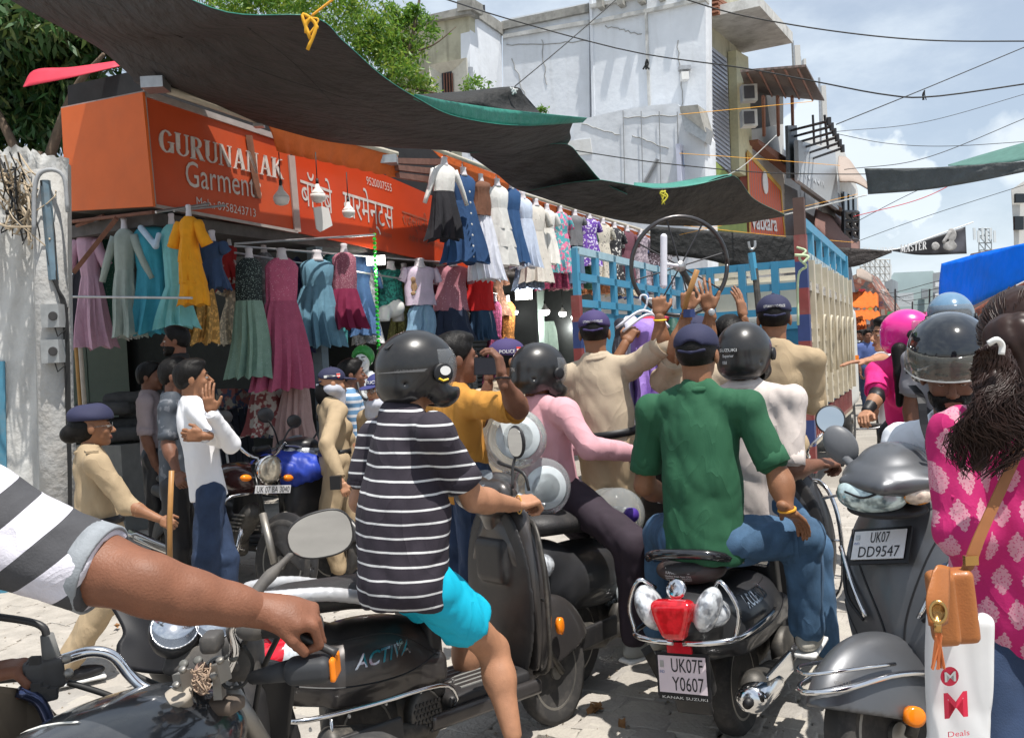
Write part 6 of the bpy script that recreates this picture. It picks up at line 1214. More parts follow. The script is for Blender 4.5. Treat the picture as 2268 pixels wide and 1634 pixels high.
mC = MB().tube(curve_pts([a_, W(1893, 1035, 640), b_ + V3(0, .03, -.03)], 8), [.012] * 4 + [.016] * 5, 8).out('mirror_stalk', mat('grey_mirror_plastic', (.12, .125, .135), .45), sC, True)
s_ = SD(.01).ell(b_, (.055, .03, .075), look(CAM - b_ + V3(-.1, 0, 0)) @ np.array(Matrix.Rotation(.5, 3, 'Y'))); s_.out('mirror_housing', mat('grey_mirror_plastic'), mC, .007)
text('activa 125', TP(TC, -.03, 1.5, .41), nrm(TC[0] @ V3(-1, 0, 0)), nrm(TC[0] @ V3(0, 0, 1)), chl, sC, width=.07, height=.012)
TFk = TF(0.22, 4.40, 0, 37.9, -2.0, 2, .92, .95, 1.10)
sF, pF = scooter('dark dusty scooter carrying big clear water jars', TFk, grey2, TP(TFk, 0, .6, 0), opt=('nomirL',))
MB(TFk).tube(curve_pts([(.20, .22, .33), (.22, .6, .33), (.21, .98, .35)], 10), .010, 6).out('side_guard', chrome, sF, True)
exF = nrm(TFk[0] @ V3(1, 0, 0)); text('Dio', TP(TFk, .02, .86, .72), exF, EZ, whitepaint, sF, width=.08, height=.05)
jar = mat('clear_jar_plastic', (.80, .86, .88), .08, trans=.80, var=.05, sc=6, ior=1.12, spec=.8)
def waterjar(c, axis, label, r_=.135, L_=.42, cap=None):
 c = np.asarray(c, float); ax_ = nrm(axis); t = thing('water_jar', label, 'water jar', c - V3(0, 0, r_), 'clear water jars on the scooter')
 prof = [(-L_ / 2, r_ * .3), (-L_ / 2, r_ * .55), (-L_ / 2 + .01, r_ * .88), (-L_ / 2 + .03, r_)]
 for k in range(4): x = -L_ / 2 + .05 + k * .065; prof += [(x, r_), (x + .018, r_ * .94), (x + .034, r_)]
 prof += [(L_ * .22, r_), (L_ * .30, r_ * .93), (L_ * .37, r_ * .70), (L_ * .42, r_ * .35), (L_ * .44, r_ * .22), (L_ * .5, r_ * .21)]
 MB().lathe(c, ax_, prof, 32).out('jar_body', jar, t, True)
 for k in (0, 1, 2): MB().lathe(c, ax_, [(-L_ / 2 - .004 - k * .001, r_ * (.75 - .22 * k)), (-L_ / 2 - .010, r_ * (.72 - .22 * k))], 28).out('base_ring', mat('jar_ring', (.55, .60, .62), .15, var=.2), t, True)
 if cap: MB().lathe(c, ax_, [(L_ * .5 - .01, r_ * .27), (L_ * .5 + .02, r_ * .26)], 16).out('jar_cap', mat('purple_cap', (.07, .03, .28), .5), t, True)
toC = lambda p: nrm(CAM - p)
p = W(1112, 990, 490); waterjar(p + V3(.05, .18, 0), -nrm(toC(p) + V3(.1, 0, .1)), 'clear water jar tied on the scooter back with its round base facing the camera')
p = W(1180, 1085, 480); waterjar(p + V3(.0, .18, 0), -nrm(toC(p) + V3(.3, 0, -.1)), 'clear water jar just below the scooter mirror half behind the rider')
p = W(1362, 1150, 430); waterjar(p + V3(.0, .15, 0), nrm(toC(p) + V3(.5, 0, -.05)), 'clear water jar with a purple cap between rider knee and front panel', .14, cap=1)
p = W(1352, 1285, 425); waterjar(p, -nrm(V3(.42, -.9, .0)), 'ribbed water jar lying on the scooter floorboard behind the rider leg', .135)
TI = TF(3.02, 6.45, 0, -148, 0, 0, 1, 1, 1.04)
sI, pI = scooter('glossy black scooter facing the camera ridden by the woman in magenta', TI, mat('gloss_blue_black', (.02, .03, .045), .15, coat=1, var=.05), TP(TI, 0, .6, 0), opt=('nomirL', 'nomirR'))
SD(.02).ell((.06, 1.03, .97), (.14, .07, .07)).out('big_headlamp', clearlens, sI, .01, TI); MB(TI).box((.02, .99, 1.075), (.05, .03, .006)).out('red_blue_sticker', mat('sticker', (.6, .03, .06), .4), sI); crash(TI, sI, 1)
def seam(T, pts, onto, n, r_=.0022, m=platek, name='panel_gap'):
 Q0 = np.array([TP(T, *p) for p in curve_pts([V3(*p) for p in pts], 24)]); P = wrap(Q0, nrm(T[0] @ V3(*n)), onto, .0005); P = P[np.linalg.norm(P - Q0, axis=1) > 1e-6]
 if len(P) < 3: return
 return MB().tube(list(P), r_, 4).out(name, m, onto)
seam(TA, [(.3, -.50, .52), (.3, -.2, .475), (.3, .15, .46), (.3, .42, .50)], pA['body'], (1, 0, 0), .003); seam(TA, [(.3, -.44, .70), (.3, -.30, .62), (.3, .1, .60), (.3, .36, .48)], pA['body'], (1, 0, 0))
seam(TB, [(.3, -.50, .50), (.3, -.2, .47), (.3, .15, .46), (.3, .42, .50)], pB['body'], (1, 0, 0), .003); seam(TB, [(.3, -.40, .69), (.3, -.2, .62), (.3, .2, .60)], pB['body'], (1, 0, 0))
for s in (-1, 1): seam(TC, [(s * .18, 1.4, .90), (s * .10, 1.4, .72), (s * .03, 1.4, .52), (s * .04, 1.4, .36)], pC['apron'], (0, 1, 0), .004); seam(TC, [(s * .22, 1.4, .62), (s * .15, 1.4, .50), (s * .10, 1.4, .36)], pC['apron'], (0, 1, 0), .003)
seam(TC, [(0, 1.4, .46), (0, 1.4, .30)], pC['apron'], (0, 1, 0))
SD(.01).ell((.115, -.47, .63), (.055, .11, .040), frame(0, 14)).out('tail_lamp', redlens, sA, .007, TA); SD(.01).ell((.12, -.48, .575), (.05, .09, .035), frame(0, 14)).out('rear_indicator', clearlens, sA, .007, TA)
for k in range(5): MB(TA).lathe((.20 - .004 * k, -.40 + .20 * k, .385), (1, 0, 0), [(0, .008), (.006, .006)], 8).out('screw', steel, sA)
def motorcycle(label, T, tank_m, base, front=True):
 t = thing('motorcycle', label, 'motorcycle', base); o = lambda s_, n_, m, h=.012: s_.out(n_, m, t, h, T)
 wheel(T, (0, 0, .30), .30, .10, t, 24); wheel(T, (0, 1.30, .30), .30, .085, t, 24)
 tank = o(SD(.05).ell((0, .72, .84), (.135, .27, .12)).cap((0, .45, .80), (0, .75, .84), .09), 'fuel_tank', tank_m)
 o(SD(.04).cap((0, -.15, .80), (0, .42, .77), .12, .11, flat=((0, 0, 1), 2.6)), 'seat', vinyl)
 o(SD(.04).ell((.0, .15, .60), (.13, .25, .13)).cap((0, -.35, .70), (0, .1, .66), .05, .08), 'side_panel', blackplastic)
 o(SD(.02).box((0, .60, .40), (.11, .16, .12), rd=.04).cap((0, .75, .45), (0, .90, .60), .08).ell((.13, .55, .36), (.04, .10, .10)).ell((-.13, .55, .36), (.04, .10, .10)), 'engine', darkmetal)
 fins = MB(T)
 for k in range(5): fins.box((0, .80 + k * .018, .48 + k * .028), (.10, .05, .005))
 fins.out('cooling_fins', alloy, t)
 MB(T).tube(curve_pts([(.08, .90, .5), (.12, .85, .30), (.15, .4, .26), (.16, 0, .30), (.17, -.40, .36)], 14), [.02] * 8 + [.04] * 7, 8).out('exhaust', chrome, t, True)
 for s in (-1, 1):
  MB(T).tube([(s * .09, 1.30, .30), (s * .09, 1.14, .62)], .026, 10).out('fork_slider', alloy, t, True); MB(T).tube([(s * .09, 1.14, .62), (s * .09, 1.0, .95)], .017, 8).out('fork_tube', mat('fork_black', (.02, .02, .02), .3, .6), t, True)
  MB(T).tube(curve_pts([(0, .98, .99), (s * .12, .97, 1.02), (s * .22, .92, 1.10), (s * .36, .82, 1.08)], 12), .012, 8).out('handlebar', chrome, t, True)
  MB(T).lathe((s * .25, .89, 1.095), (s * .11, -.07, -.01), [(0, .018), (.12, .018)], 10).out('grip', rubber, t, True)
  MB(T).tube(curve_pts([(s * .22, .95, 1.09), (s * .30, .96, 1.09), (s * .40, .92, 1.08)], 6), .007, 5).out('brake_lever', steel, t, True)
  o(SD(.01).ell((s * .18, 1.05, .86), (.045, .03, .025)), 'indicator', amber, .01); MB(T).tube([(0, 1.03, .86), (s * .16, 1.05, .86)], .010, 6).out('indicator_stem', blackplastic, t)
  mirror(T, (s * .2, .93, 1.1), (s * .24, .95, 1.2), (s * .30, .93, 1.27), t, (.06, .018, .045), -1)
  MB(T).tube(curve_pts([(s * .04, .95, .75), (s * .24, .92, .70), (s * .26, .90, .45), (s * .05, .90, .35)], 12), .012, 6).out('leg_guard', chrome, t, True)
 MB(T).lathe((0, 1.02, .92), (0, 1, -.05), [(-.08, .04), (-.04, .09), (.04, .105), (.06, .105)], 28).out('headlamp_shell', chrome, t, True)
 MB(T).lathe((0, 1.08, .918), (0, 1, -.05), [(0, .098), (.012, .08), (.02, .03)], 28).out('headlamp_glass', mat('warm_lens', (.50, .46, .38), .1, .5, var=.4, sc=25), t, True)
 MB(T).lathe((0, .98, 1.04), (0, -.4, 1), [(0, .06), (.03, .06)], 20).out('dial', platek, t, True)
 o(SD(.01).ell((0, 1.30, .31), (.06, .335, .33)).ell((0, 1.30, .30), (.05, .315, .315), sub=True).cut((0, 1.25, .40), (0, -.5, -1)), 'front_fender', blackplastic, .009)
 o(SD(.01).ell((0, 0, .31), (.08, .36, .35)).ell((0, 0, .30), (.065, .33, .33), sub=True).cut((0, 0, .45), (0, .6, -1)), 'rear_fender', blackplastic, .01)
 return t
fr = W(632, 1240, 325); TE = TF(0, 0, 0, 128, 0, -8); TE = (TE[0], fr - TE[0] @ V3(0, 1.30, .30)); TE[1][2] = 0.0
sE = motorcycle('parked black motorcycle with round headlamp behind the man in white', TE, mat('maroon_black_tank', (.05, .02, .02), .2, coat=.6, var=.1), TP(TE, 0, .65, 0))
plate(TE, (0, 1.12, .785), .30, .055, [('UK 07 BA 3040', -.46, .46)], sE, 1, -.1, False)
fr = W(735, 1205, 300); TG = TF(0, 0, 0, 120, 0, -6); TG = (TG[0], fr - TG[0] @ V3(0, 1.25, .235)); TG[1][2] = 0
scooter('parked dark scooter behind the motorcycle headlamp', TG, mat('dull_black_paint', (.025, .025, .028), .35, var=.2, dirt=.2), TP(TG, 0, .6, 0))
s_ = SD(.05).ell(W(625, 1035, 300), (.22, .15, .10)).ell(W(665, 1040, 300), (.18, .14, .09)); s_.dsp = wrinkle(.025, 22, 3)
tag(s_.out('blue_sack', mat('blue_sack', (.02, .05, .36), .5, var=.3), None, .015), 'crumpled blue sack on the parked scooter', 'sack')
tag(MB().tube([W(588, 1075, 310), W(640, 1040, 300), W(702, 1015, 290)], .022, 8).out('wooden_pole', mat('bamboo_0'), smooth=True), 'brown wooden pole lying across the blue sack', 'pole')
# D: motorcycle in the foreground, seen from the rider side
sD = thing('motorcycle', 'worn black motorcycle with chrome handlebar at the bottom left', 'motorcycle', W(300, 1640, 1100) * V3(1, 1, 0))
w3 = lambda *p: W(*p)
MB().tube(curve_pts([w3(20, 1492, 1080), w3(80, 1482, 1075), w3(150, 1456, 1065), w3(205, 1442, 1060), w3(250, 1452, 1055), w3(285, 1492, 1050), w3(320, 1522, 1050), w3(365, 1530, 1050), w3(460, 1512, 1045), w3(495, 1496, 1040), w3(520, 1440, 1045), w3(512, 1392, 1050), w3(530, 1370, 1060), w3(600, 1372, 1080), w3(700, 1378, 1090)], 60), .0115, 14).out('handlebar', chrome, sD, True)
MB().lathe(w3(-10, 1494, 1085), w3(55, 1488, 1080) - w3(-10, 1494, 1085), [(0, .018), (.06, .018), (.064, .022)], 14).out('grip', rubber, sD, True)
g_ = w3(655, 1388, 1090); MB().lathe(g_, w3(712, 1384, 1095) - g_, [(-.09, .019), (.04, .019), (.045, .021), (.052, .021), (.056, .012)], 14).out('grip', rubber, sD, True)
a, b = w3(640, 1400, 1120), w3(745, 1447, 1120); MB().tube(curve_pts([w3(590, 1385, 1110), a, w3(700, 1425, 1120), b], 12), [.010] * 5 + [.008] * 7 + [.012], 7).out('brake_lever', blackplastic, sD, True)
sw = SD(.006); R_ = look(w3(150, 1470, 1060) - w3(60, 1490, 1080)); R_ = R_[:, [1, 0, 2]]
sw.box(w3(88, 1496, 1070), (.034, .026, .034), R_, rd=.01).box(w3(122, 1486, 1066), (.018, .026, .030), R_, rd=.008).box(w3(95, 1532, 1072), (.028, .02, .018), R_, rd=.006); sw.out('switch_housing', mat('dusty_black', (.05, .05, .052), .6, var=.3, dirt=.5), sD, .004)
for u, v, c in ((82, 1520, .010), (100, 1525, .008), (118, 1530, .008), (78, 1462, .010)): MB().box(w3(u, v, 1105), (c, .006, c * .8)).out('switch_button', rubber, sD)
for u, v in ((147, 1458), (152, 1490)): MB().lathe(w3(u, v, 1085), toC(w3(u, v, 1085)), [(0, .010), (.008, .010), (.012, .007)], 10).out('clamp_bolt', alloy, sD, True)
MB().tube([w3(117, 1470, 1065), w3(104, 1405, 1070)], [.019, .013], 12).out('mirror_boot', mat('grey_rubber', (.14, .14, .135), .8, var=.3), sD, True)
MB().tube(curve_pts([w3(104, 1410, 1070), w3(95, 1388, 1070), w3(60, 1375, 1070), w3(-30, 1362, 1075)], 14), .008, 8).out('mirror_stalk', blackplastic, sD, True)
for (x0, y0, x1, y1) in ((395, 1485, 418, 1530), (478, 1470, 500, 1505)): 
 MB().box(w3((x0 + x1) / 2, (y0 + y1) / 2, 1070), (.010, .018, .020), frame(20, 0, -10)).box(w3(x0 + 8, y1 + 16, 1055), (.009, .014, .022)).out('bar_clamp', alloy, sD)
 for dx, dy in ((0, -22), (-14, 12)): MB().lathe(w3((x0 + x1) / 2 + dx, (y0 + y1) / 2 + dy, 1095), (-.2, -.5, 1), [(0, .008), (.008, .008), (.010, .005)], 10).out('clamp_bolt', alloy, sD, True)
for (u, v, r_, s__, lb) in ((388, 1398, .052, 1000, 0), (478, 1385, .045, 985, 1)):
 c = w3(u, v, s__); n_ = nrm(toC(c) + V3(0, 0, .6)); d = MB().lathe(c, n_, [(-.05, r_ * .7), (-.02, r_ * 1.05), (.010, r_ * 1.08), (.016, r_ * .98)], 32).out('dial_case', blackplastic, sD, True)
 MB().lathe(c + n_ * .014, n_, [(0, r_ * .93), (.003, r_ * .93)], 32).out('dial_face', mat('dial_face', (.42, .43, .52), .25, var=.15, sc=30, dirt=.2), d)
 MB().lathe(c + n_ * .018, n_, [(0, r_ * .98), (.004, r_ * .99), (.005, r_ * .92), (.002, r_ * .92)], 32).out('dial_ring', chrome, d, True)
 ex_ = nrm(np.cross(V3(0, 0, 1), n_)); up_ = np.cross(n_, ex_)
 text('km/h 20 40 60', c - ex_ * r_ * .5 + up_ * .008 + n_ * .0185, ex_, up_, platek, d, width=r_, height=.007); text('8 8 8 8', c - ex_ * .015 - up_ * .012 + n_ * .0185, ex_, up_, platek, d, width=.03, height=.007)
ic = SD(.01).box(w3(455, 1462, 1010), (.095, .022, .030), frame(18, -35, -6), rd=.012); ic.out('console', mat('dusty_black'), sD, .005)
for k, u in enumerate((408, 440, 518)): MB().lathe(w3(u, 1472 - 8 * k, 1045), (-.1, -.7, .7), [(0, .010), (.006, .010), (.009, .006)], 12).out('warning_lamp', mat('dusty_lens', (.12, .12, .11), .5), sD, True)
c = w3(482, 1480, 1050); MB().lathe(c, (-.1, -.6, .8), [(-.01, .024), (.012, .024), (.014, .018), (.010, .016)], 20).out('ignition_lock', alloy, sD, True); MB().box(c + V3(-.001, -.01, .012), (.003, .003, .009)).out('key_slot', platek, sD)
v, f = coons([w3(240, 1335, 930), w3(300, 1345, 925), w3(420, 1360, 920)], [w3(262, 1478, 960), w3(330, 1490, 950), w3(420, 1495, 945)], [w3(240, 1335, 930), w3(272, 1395, 940), w3(258, 1430, 950), w3(262, 1478, 960)], [w3(420, 1360, 920), w3(420, 1495, 945)], 10, 14)
solid(mesh('fly_screen', v, f, mat('black_screen', (.012, .012, .014), .35), sD, True), .006)
SD(.03).ell(w3(440, 1440, 880), (.13, .10, .12)).out('headlamp_shell', blackplastic, sD, .012)
SD(.012).box(w3(685, 1482, 1120), (.048, .03, .026), look(w3(745, 1475, 1110) - w3(625, 1485, 1110))[:, [1, 0, 2]], rd=.020).out('indicator_housing', mat('matt_black_plastic', (.03, .032, .036), .6, var=.1), sD, .005)
MB().tube([w3(560, 1500, 1060), w3(640, 1484, 1110)], [.014, .022], 10).out('indicator_stem', mat('matt_black_plastic'), sD, True)
SD(.004).box(w3(742, 1474, 1115), (.006, .032, .024), look(w3(745, 1475, 1110) - w3(625, 1485, 1110))[:, [1, 0, 2]], rd=.005).out('indicator_lens', amber, sD, .004)
c = w3(709, 1183, 1010); n_ = nrm(toC(c) + V3(.02, .05, -.22)); ex_ = nrm(np.cross(V3(0, 0, 1), n_)); up_ = np.cross(n_, ex_); tl = .14; e1 = ex_ * math.cos(tl) + up_ * math.sin(tl); e2 = up_ * math.cos(tl) - ex_ * math.sin(tl)
def oval(rx, ry, d, ex_p=.8):
 o = []
 for k in range(40):
  a = 2 * math.pi * k / 40; x, y = math.cos(a), math.sin(a); o.append(c + e1 * math.copysign(abs(x) ** ex_p, x) * rx + e2 * math.copysign(abs(y) ** ex_p, y) * ry * (1 + .12 * x) + n_ * d)
 return o
V_ = []
rows = [oval(.03, .02, -.035), oval(.06, .042, -.025), oval(.071, .051, -.008), oval(.0725, .0525, .004), oval(.069, .049, .006), oval(.068, .048, .003)]
for r__ in rows: V_ += r__
mD = mesh('mirror_housing', V_, [(j * 40 + i, j * 40 + (i + 1) % 40, (j + 1) * 40 + (i + 1) % 40, (j + 1) * 40 + i) for j in range(5) for i in range(40)] + [tuple(range(40))[::-1]], blackplastic, sD, True)
MB().prism(oval(.0685, .0485, .0032), n_ * .0015).out('mirror_glass', mirrorg, mD)
MB().tube(curve_pts([w3(650, 1222, 1015), w3(610, 1262, 1030), w3(575, 1300, 1045), w3(545, 1350, 1060)], 12), [.007, .007, .007, .008, .011, .014, .014, .013, .013, .013, .014, .016, .016], 9).out('mirror_stalk', mat('dusty_black'), sD, True)
tk = SD(.06).ell(w3(250, 1700, 1120), (.155, .34, .135), frame(25, -4)).ell(w3(330, 1690, 1050), (.14, .20, .12), frame(25)); tk_o = tk.out('fuel_tank', mat('tank_black', (.02, .024, .03), .16, coat=1, var=.2, sc=3, dirt=.35, dcol=(.2, .19, .18)), sD, .012)
c = w3(234, 1590, 1130); MB().lathe(c, (-.05, -.18, 1), [(-.03, .060), (-.012, .060), (-.004, .052), (.004, .036), (.008, .034), (.010, .022), (.012, .005)], 36).out('tank_cap', chrome, sD, True)
text('PULSAR', w3(45, 1628, 1210), nrm(w3(150, 1605, 1180) - w3(45, 1628, 1210)), V3(0, .3, 1), whitepaint, sD, width=.10, height=.022, shear=.3) if False else None
pts = [w3(u, v, 1190) for u, v in ((40, 1622), (60, 1610), (90, 1604), (130, 1598), (168, 1590), (180, 1597), (165, 1606), (140, 1612), (100, 1620), (60, 1630))]
st = MB().add(wrap(np.array(pts), nrm(V3(0, -.6, 1)), tk_o, .003), [tuple(range(10))]).out('torn_sticker', mat('sticker_white', (.6, .6, .56), .6, pat=blobs((.62, .62, .58), (.12, .12, .12), 40, .6)), sD)
MB().tube([w3(505, 1520, 1000), w3(590, 1660, 960)], .021, 12).out('fork_leg', alloy, sD, True); MB().tube([w3(330, 1560, 960), w3(380, 1700, 930)], .021, 12).out('fork_leg', alloy, sD, True)
SD(.015).box(w3(430, 1560, 1030), (.115, .03, .016), frame(18, 0, -4), rd=.012).box(w3(470, 1640, 1000), (.07, .05, .07), frame(18), rd=.03).out('triple_clamp', mat('brown_dusty_metal', (.13, .10, .08), .7, .4, var=.4, dirt=.5), sD, .007)
c = w3(395, 1548, 1080); MB().lathe(c, (-.05, -.35, 1), [(-.03, .026), (.0, .026), (.002, .030), (.012, .030), (.015, .022)], 18).out('steering_nut', mat('cream_dusty', (.33, .29, .24), .7), sD, True)
rg = random.Random(5); rp_ = MB()
for k in range(46):
 a = rg.uniform(0, 6.28); c = w3(445 + rg.uniform(-8, 12), 1500 + rg.uniform(-20, 26), 1080); d = V3(math.cos(a), rg.uniform(-1, .2), math.sin(a)) * .014
 rp_.tube(curve_pts([c - d, c + V3(rg.uniform(-.01, .01), -.012, rg.uniform(-.01, .01)), c + d], 6), .0014, 4)
rp_.out('straw_wrapping', mat('straw', (.45, .33, .24), .9, var=.3), sD)
SD(.02).ell(w3(447, 1502, 1060), (.018, .02, .036)).out('wrapped_rag', mat('rag_brown', (.30, .20, .16), .9, var=.3, bump=1, bsc=80), sD, .005)
for P_ in ([(150, 1510, 1060), (230, 1535, 1050), (300, 1562, 1040), (360, 1560, 1020)], [(290, 1490, 1000), (340, 1512, 1000), (400, 1535, 1000)], [(505, 1450, 1060), (480, 1480, 1060), (500, 1520, 1060), (540, 1515, 1060), (560, 1470, 1060), (540, 1430, 1070)], [(560, 1390, 1080), (520, 1470, 1000), (540, 1560, 980), (520, 1640, 960)], [(620, 1400, 1090), (580, 1490, 1000), (560, 1600, 960)]):
 MB().tube(curve_pts([w3(*q) for q in P_], 20), .0065 if P_[0][0] != 505 else .004, 6).out('control_cable', cablem, sD, True)
SD(.02).box(w3(540, 1450, 1010), (.04, .04, .05), rd=.02).box(w3(470, 1420, 1060), (.02, .03, .02), rd=.01).out('throttle_housing', mat('dusty_black'), sD, .007)
SD(.02).ell(w3(560, 1395, 1085), (.035, .022, .022)).out('throttle_housing', mat('dusty_black'), sD, .006)
v, f = coons([w3(560, 1460, 930), w3(620, 1470, 920), w3(655, 1500, 915)], [w3(560, 1660, 900), w3(600, 1670, 890), w3(640, 1640, 890)], [w3(560, 1460, 930), w3(560, 1660, 900)], [w3(655, 1500, 915), w3(640, 1640, 890)], 8, 8)
solid(mesh('side_cowl', v, f, mat('black_screen'), sD, True), .01)
SD(.03).box(w3(490, 1620, 930), (.10, .10, .12), rd=.05).out('front_fender', blackplastic, sD, .012)
MB().prism([w3(-30, 1530, 1150), w3(60, 1540, 1080), w3(115, 1600, 1060), w3(60, 1700, 1100), w3(-30, 1700, 1150)], (0, .03, 0)).out('leg_guard_panel', mat('brown_dusty_panel', (.16, .12, .08), .8, var=.2), sD)
MB().tube(curve_pts([w3(40, 1530, 1100), w3(85, 1550, 1085), w3(110, 1600, 1080), w3(125, 1660, 1080)], 10), .012, 8).out('leg_guard', mat('blue_chrome', (.10, .12, .22), .2, .8), sD, True)
tkp = W(250, 1700, 1120); TD = (frame(25), V3(tkp[0], tkp[1], 0))
for y_ in (.80, -.55): wheel(TD, (0, y_, .30), .30, .10, sD, 10)
SD(.04).box((0, .22, .42), (.12, .18, .14), rd=.05).cap((0, .3, .45), (0, .48, .62), .08).out('engine', darkmetal, sD, .014, TD)
SD(.05).cap((0, -.75, .80), (0, -.25, .78), .13, .11, flat=((0, 0, 1), 2.4)).out('seat', vinyl, sD, .014, TD)
SD(.05).cap((0, -.75, .66), (0, -.1, .64), .07, .09).out('side_panel', blackplastic, sD, .014, TD)
# blue truck
NR = W(1782, 700, 2000 / 8.6); NR[2] = 0; D1 = nrm(V3(math.sin(math.radians(25.5)), math.cos(math.radians(25.5)), 0)); D2 = V3(-D1[1], D1[0], 0)
_u = project(NR + V3(0, 0, 2.5))
tr = thing('truck', 'blue and cream truck with a tall open slatted bed behind the officers', 'truck', NR + D1 * 2 + D2)
def Q(a, b, z): return NR + D1 * a + D2 * b + V3(0, 0, z)         # a forwards, b to the left
tb_ = mat('truck_blue', (.045, .27, .44), .45, var=.12, sc=3, dirt=.35, dcol=(.30, .33, .32)); tcm = mat('truck_cream', (.56, .50, .38), .55, var=.1, sc=3, dirt=.45, dcol=(.25, .20, .14))
WID, LEN, ZT, ZB = 2.3, 4.2, 2.72, .62
def beam(a, b, w, m, name, h=None, par=tr):
 a = np.asarray(a, float); b = np.asarray(b, float); R_ = look(b - a, (0, 0, 1) if abs(nrm(b - a)[2]) < .9 else D1); return MB().box((a + b) / 2, (w / 2, np.linalg.norm(b - a) / 2, (h or w) / 2), R_).out(name, m, par)
for z in (ZT, 2.40): beam(Q(0, 0, z + .02), Q(LEN, 0, z - .05), .06, tb_ if z == ZT else mat('painted_band', (.40, .50, .52), .5, pat=blobs((.42, .52, .54), (.08, .10, .12), 14, .56)), 'side_rail', .09)
for k in range(7): beam(Q(.02 + k * LEN / 6, 0, ZT), Q(.02 + k * LEN / 6, 0, 2.12), .05, tb_, 'rail_post', .12)
MB().prism([Q(0, 0, ZB + .28), Q(LEN, 0, ZB + .28), Q(LEN, 0, 2.08), Q(0, 0, 2.12)], D2 * .03).out('side_panel', tcm, tr)
beam(Q(0, -.03, 2.12), Q(LEN, -.03, 2.08), .07, mat('rivet_band', (.45, .42, .36), .5, pat=blobs((.46, .43, .37), (.10, .08, .07), 22, .58)), 'side_band', .09)
for k in range(8):
 a = .12 + k * (LEN - .2) / 7
 MB().prism([Q(a, -.005, ZB + .3), Q(a + .10, -.005, ZB + .3), Q(a + .10, -.09, ZB + .3), Q(a, -.09, ZB + .3)], (0, 0, 1.45)).out('side_rib', tcm, tr)
for j in range(7): beam(Q(.05, -.03, ZB + .34 + j * .13), Q(LEN, -.03, ZB + .34 + j * .13), .04, tcm, 'side_slat', .055)
for k in range(6):
 a = .42 + k * .62; MB().tube(curve_pts([Q(a, -.11, 1.25), Q(a, -.12, 1.72), Q(a + .05, -.13, 1.84), Q(a + .12, -.13, 1.80), Q(a + .14, -.12, 1.70)], 12), .014, 6).out('side_hook', tcm, tr, True)
rd = mat('truck_red', (.22, .03, .03), .5, var=.2, dirt=.4)
for k in range(30): beam(Q(.1 + k * (LEN - .2) / 29, -.02, ZB), Q(.1 + k * (LEN - .2) / 29, -.02, ZB + .26), .03, rd, 'lower_grille_bar', .05)
beam(Q(0, 0, ZB), Q(LEN, 0, ZB), .06, tcm, 'chassis_rail', .08)
for k in range(9):
 z0 = .35 + k * .25; beam(Q(-.04, 0, z0), Q(-.04, 0, z0 + .25), .11, (rd, mat('navy_band', (.03, .05, .16), .5))[k % 2], 'banded_post')
beam(Q(-.04, 0, 2.6), Q(-.04, 0, 2.95), .10, mat('brown_post', (.10, .06, .05), .7), 'post_top')
MB().prism([Q(0, WID, ZB), Q(LEN, WID, ZB), Q(LEN, WID, 2.02), Q(0, WID, 2.02)], D2 * .04).out('left_panel', tb_, tr)
for z in (2.68, 2.40, 2.12): beam(Q(0, WID, z), Q(LEN, WID, z - .04), .06, tb_ if z < 2.6 else mat('pale_blue_rail', (.35, .50, .56), .5), 'left_rail', .08)
for k in range(8): beam(Q(k * LEN / 7, WID, ZT - .02), Q(k * LEN / 7, WID, 2.0), .06, tb_, 'left_post', .09)
for k in range(5): beam(Q(-.03, WID, .8 + k * .28), Q(-.03, WID, 1.08 + k * .28), .09, (rd, mat('navy_band'))[k % 2], 'banded_post')
MB().prism([Q(LEN, 0, ZB), Q(LEN, WID, ZB), Q(LEN, WID, 1.75), Q(LEN, 0, 1.75)], D1 * .04).out('headboard', tb_, tr)
for z in (2.66, 2.35, 2.0, 1.8): beam(Q(LEN, 0, z), Q(LEN, WID, z), .07, tb_, 'headboard_rail', .10)
for k in range(6): beam(Q(LEN, k * WID / 5, 2.7), Q(LEN, k * WID / 5, 1.7), .10, tb_, 'headboard_post')
MB().prism([Q(0, 0, ZB), Q(LEN, 0, ZB), Q(LEN, WID, ZB), Q(0, WID, ZB)], (0, 0, .05)).out('bed_floor', mat('bed_steel', (.15, .14, .13), .7, .3, var=.3), tr)
a = W(1672, 620, 240); MB().tube([a, W(1664, 560, 240)], .035, 6).out('blue_stanchion', tb_, tr); MB().tube(curve_pts([W(1658, 535, 240), W(1660, 548, 240), W(1666, 552, 240), W(1672, 546, 240), W(1672, 533, 240)], 8), .012, 5).out('stanchion_fork', steel, tr)
MB().tube([W(1672, 595, 240), W(1682, 700, 240)], .03, 8).out('dark_pipe', darkmetal, tr)
MB().prism([Q(LEN + .3, .15, 1.0), Q(LEN + .3, WID - .15, 1.0), Q(LEN + .3, WID - .15, 2.45), Q(LEN + .3, .15, 2.45)], D1 * 1.4).out('cabin', mat('cabin_cream', (.62, .58, .48), .5, var=.06, dirt=.2), tr)
for z in (2.50, 2.62): beam(Q(LEN + .6, .1, z), Q(LEN + .6, WID - .2, z), .05, mat('cabin_cream'), 'roof_rack_bar', .08)
SD(.06).box(Q(LEN + .95, WID / 2, 1.3), (WID / 2, .75, .75), np.stack([-D2, D1, V3(0, 0, 1)], 1), rd=.12).out('cabin_body', mat('cabin_white', (.60, .60, .57), .4, var=.08, dirt=.25), tr, .05)
MB().box(Q(LEN + .5, -.02, 1.28), (.05, .09, .05), None).out('amber_side_lamp', amber, tr)
A_ = np.stack([-D2, D1, V3(0, 0, 1)], 1)
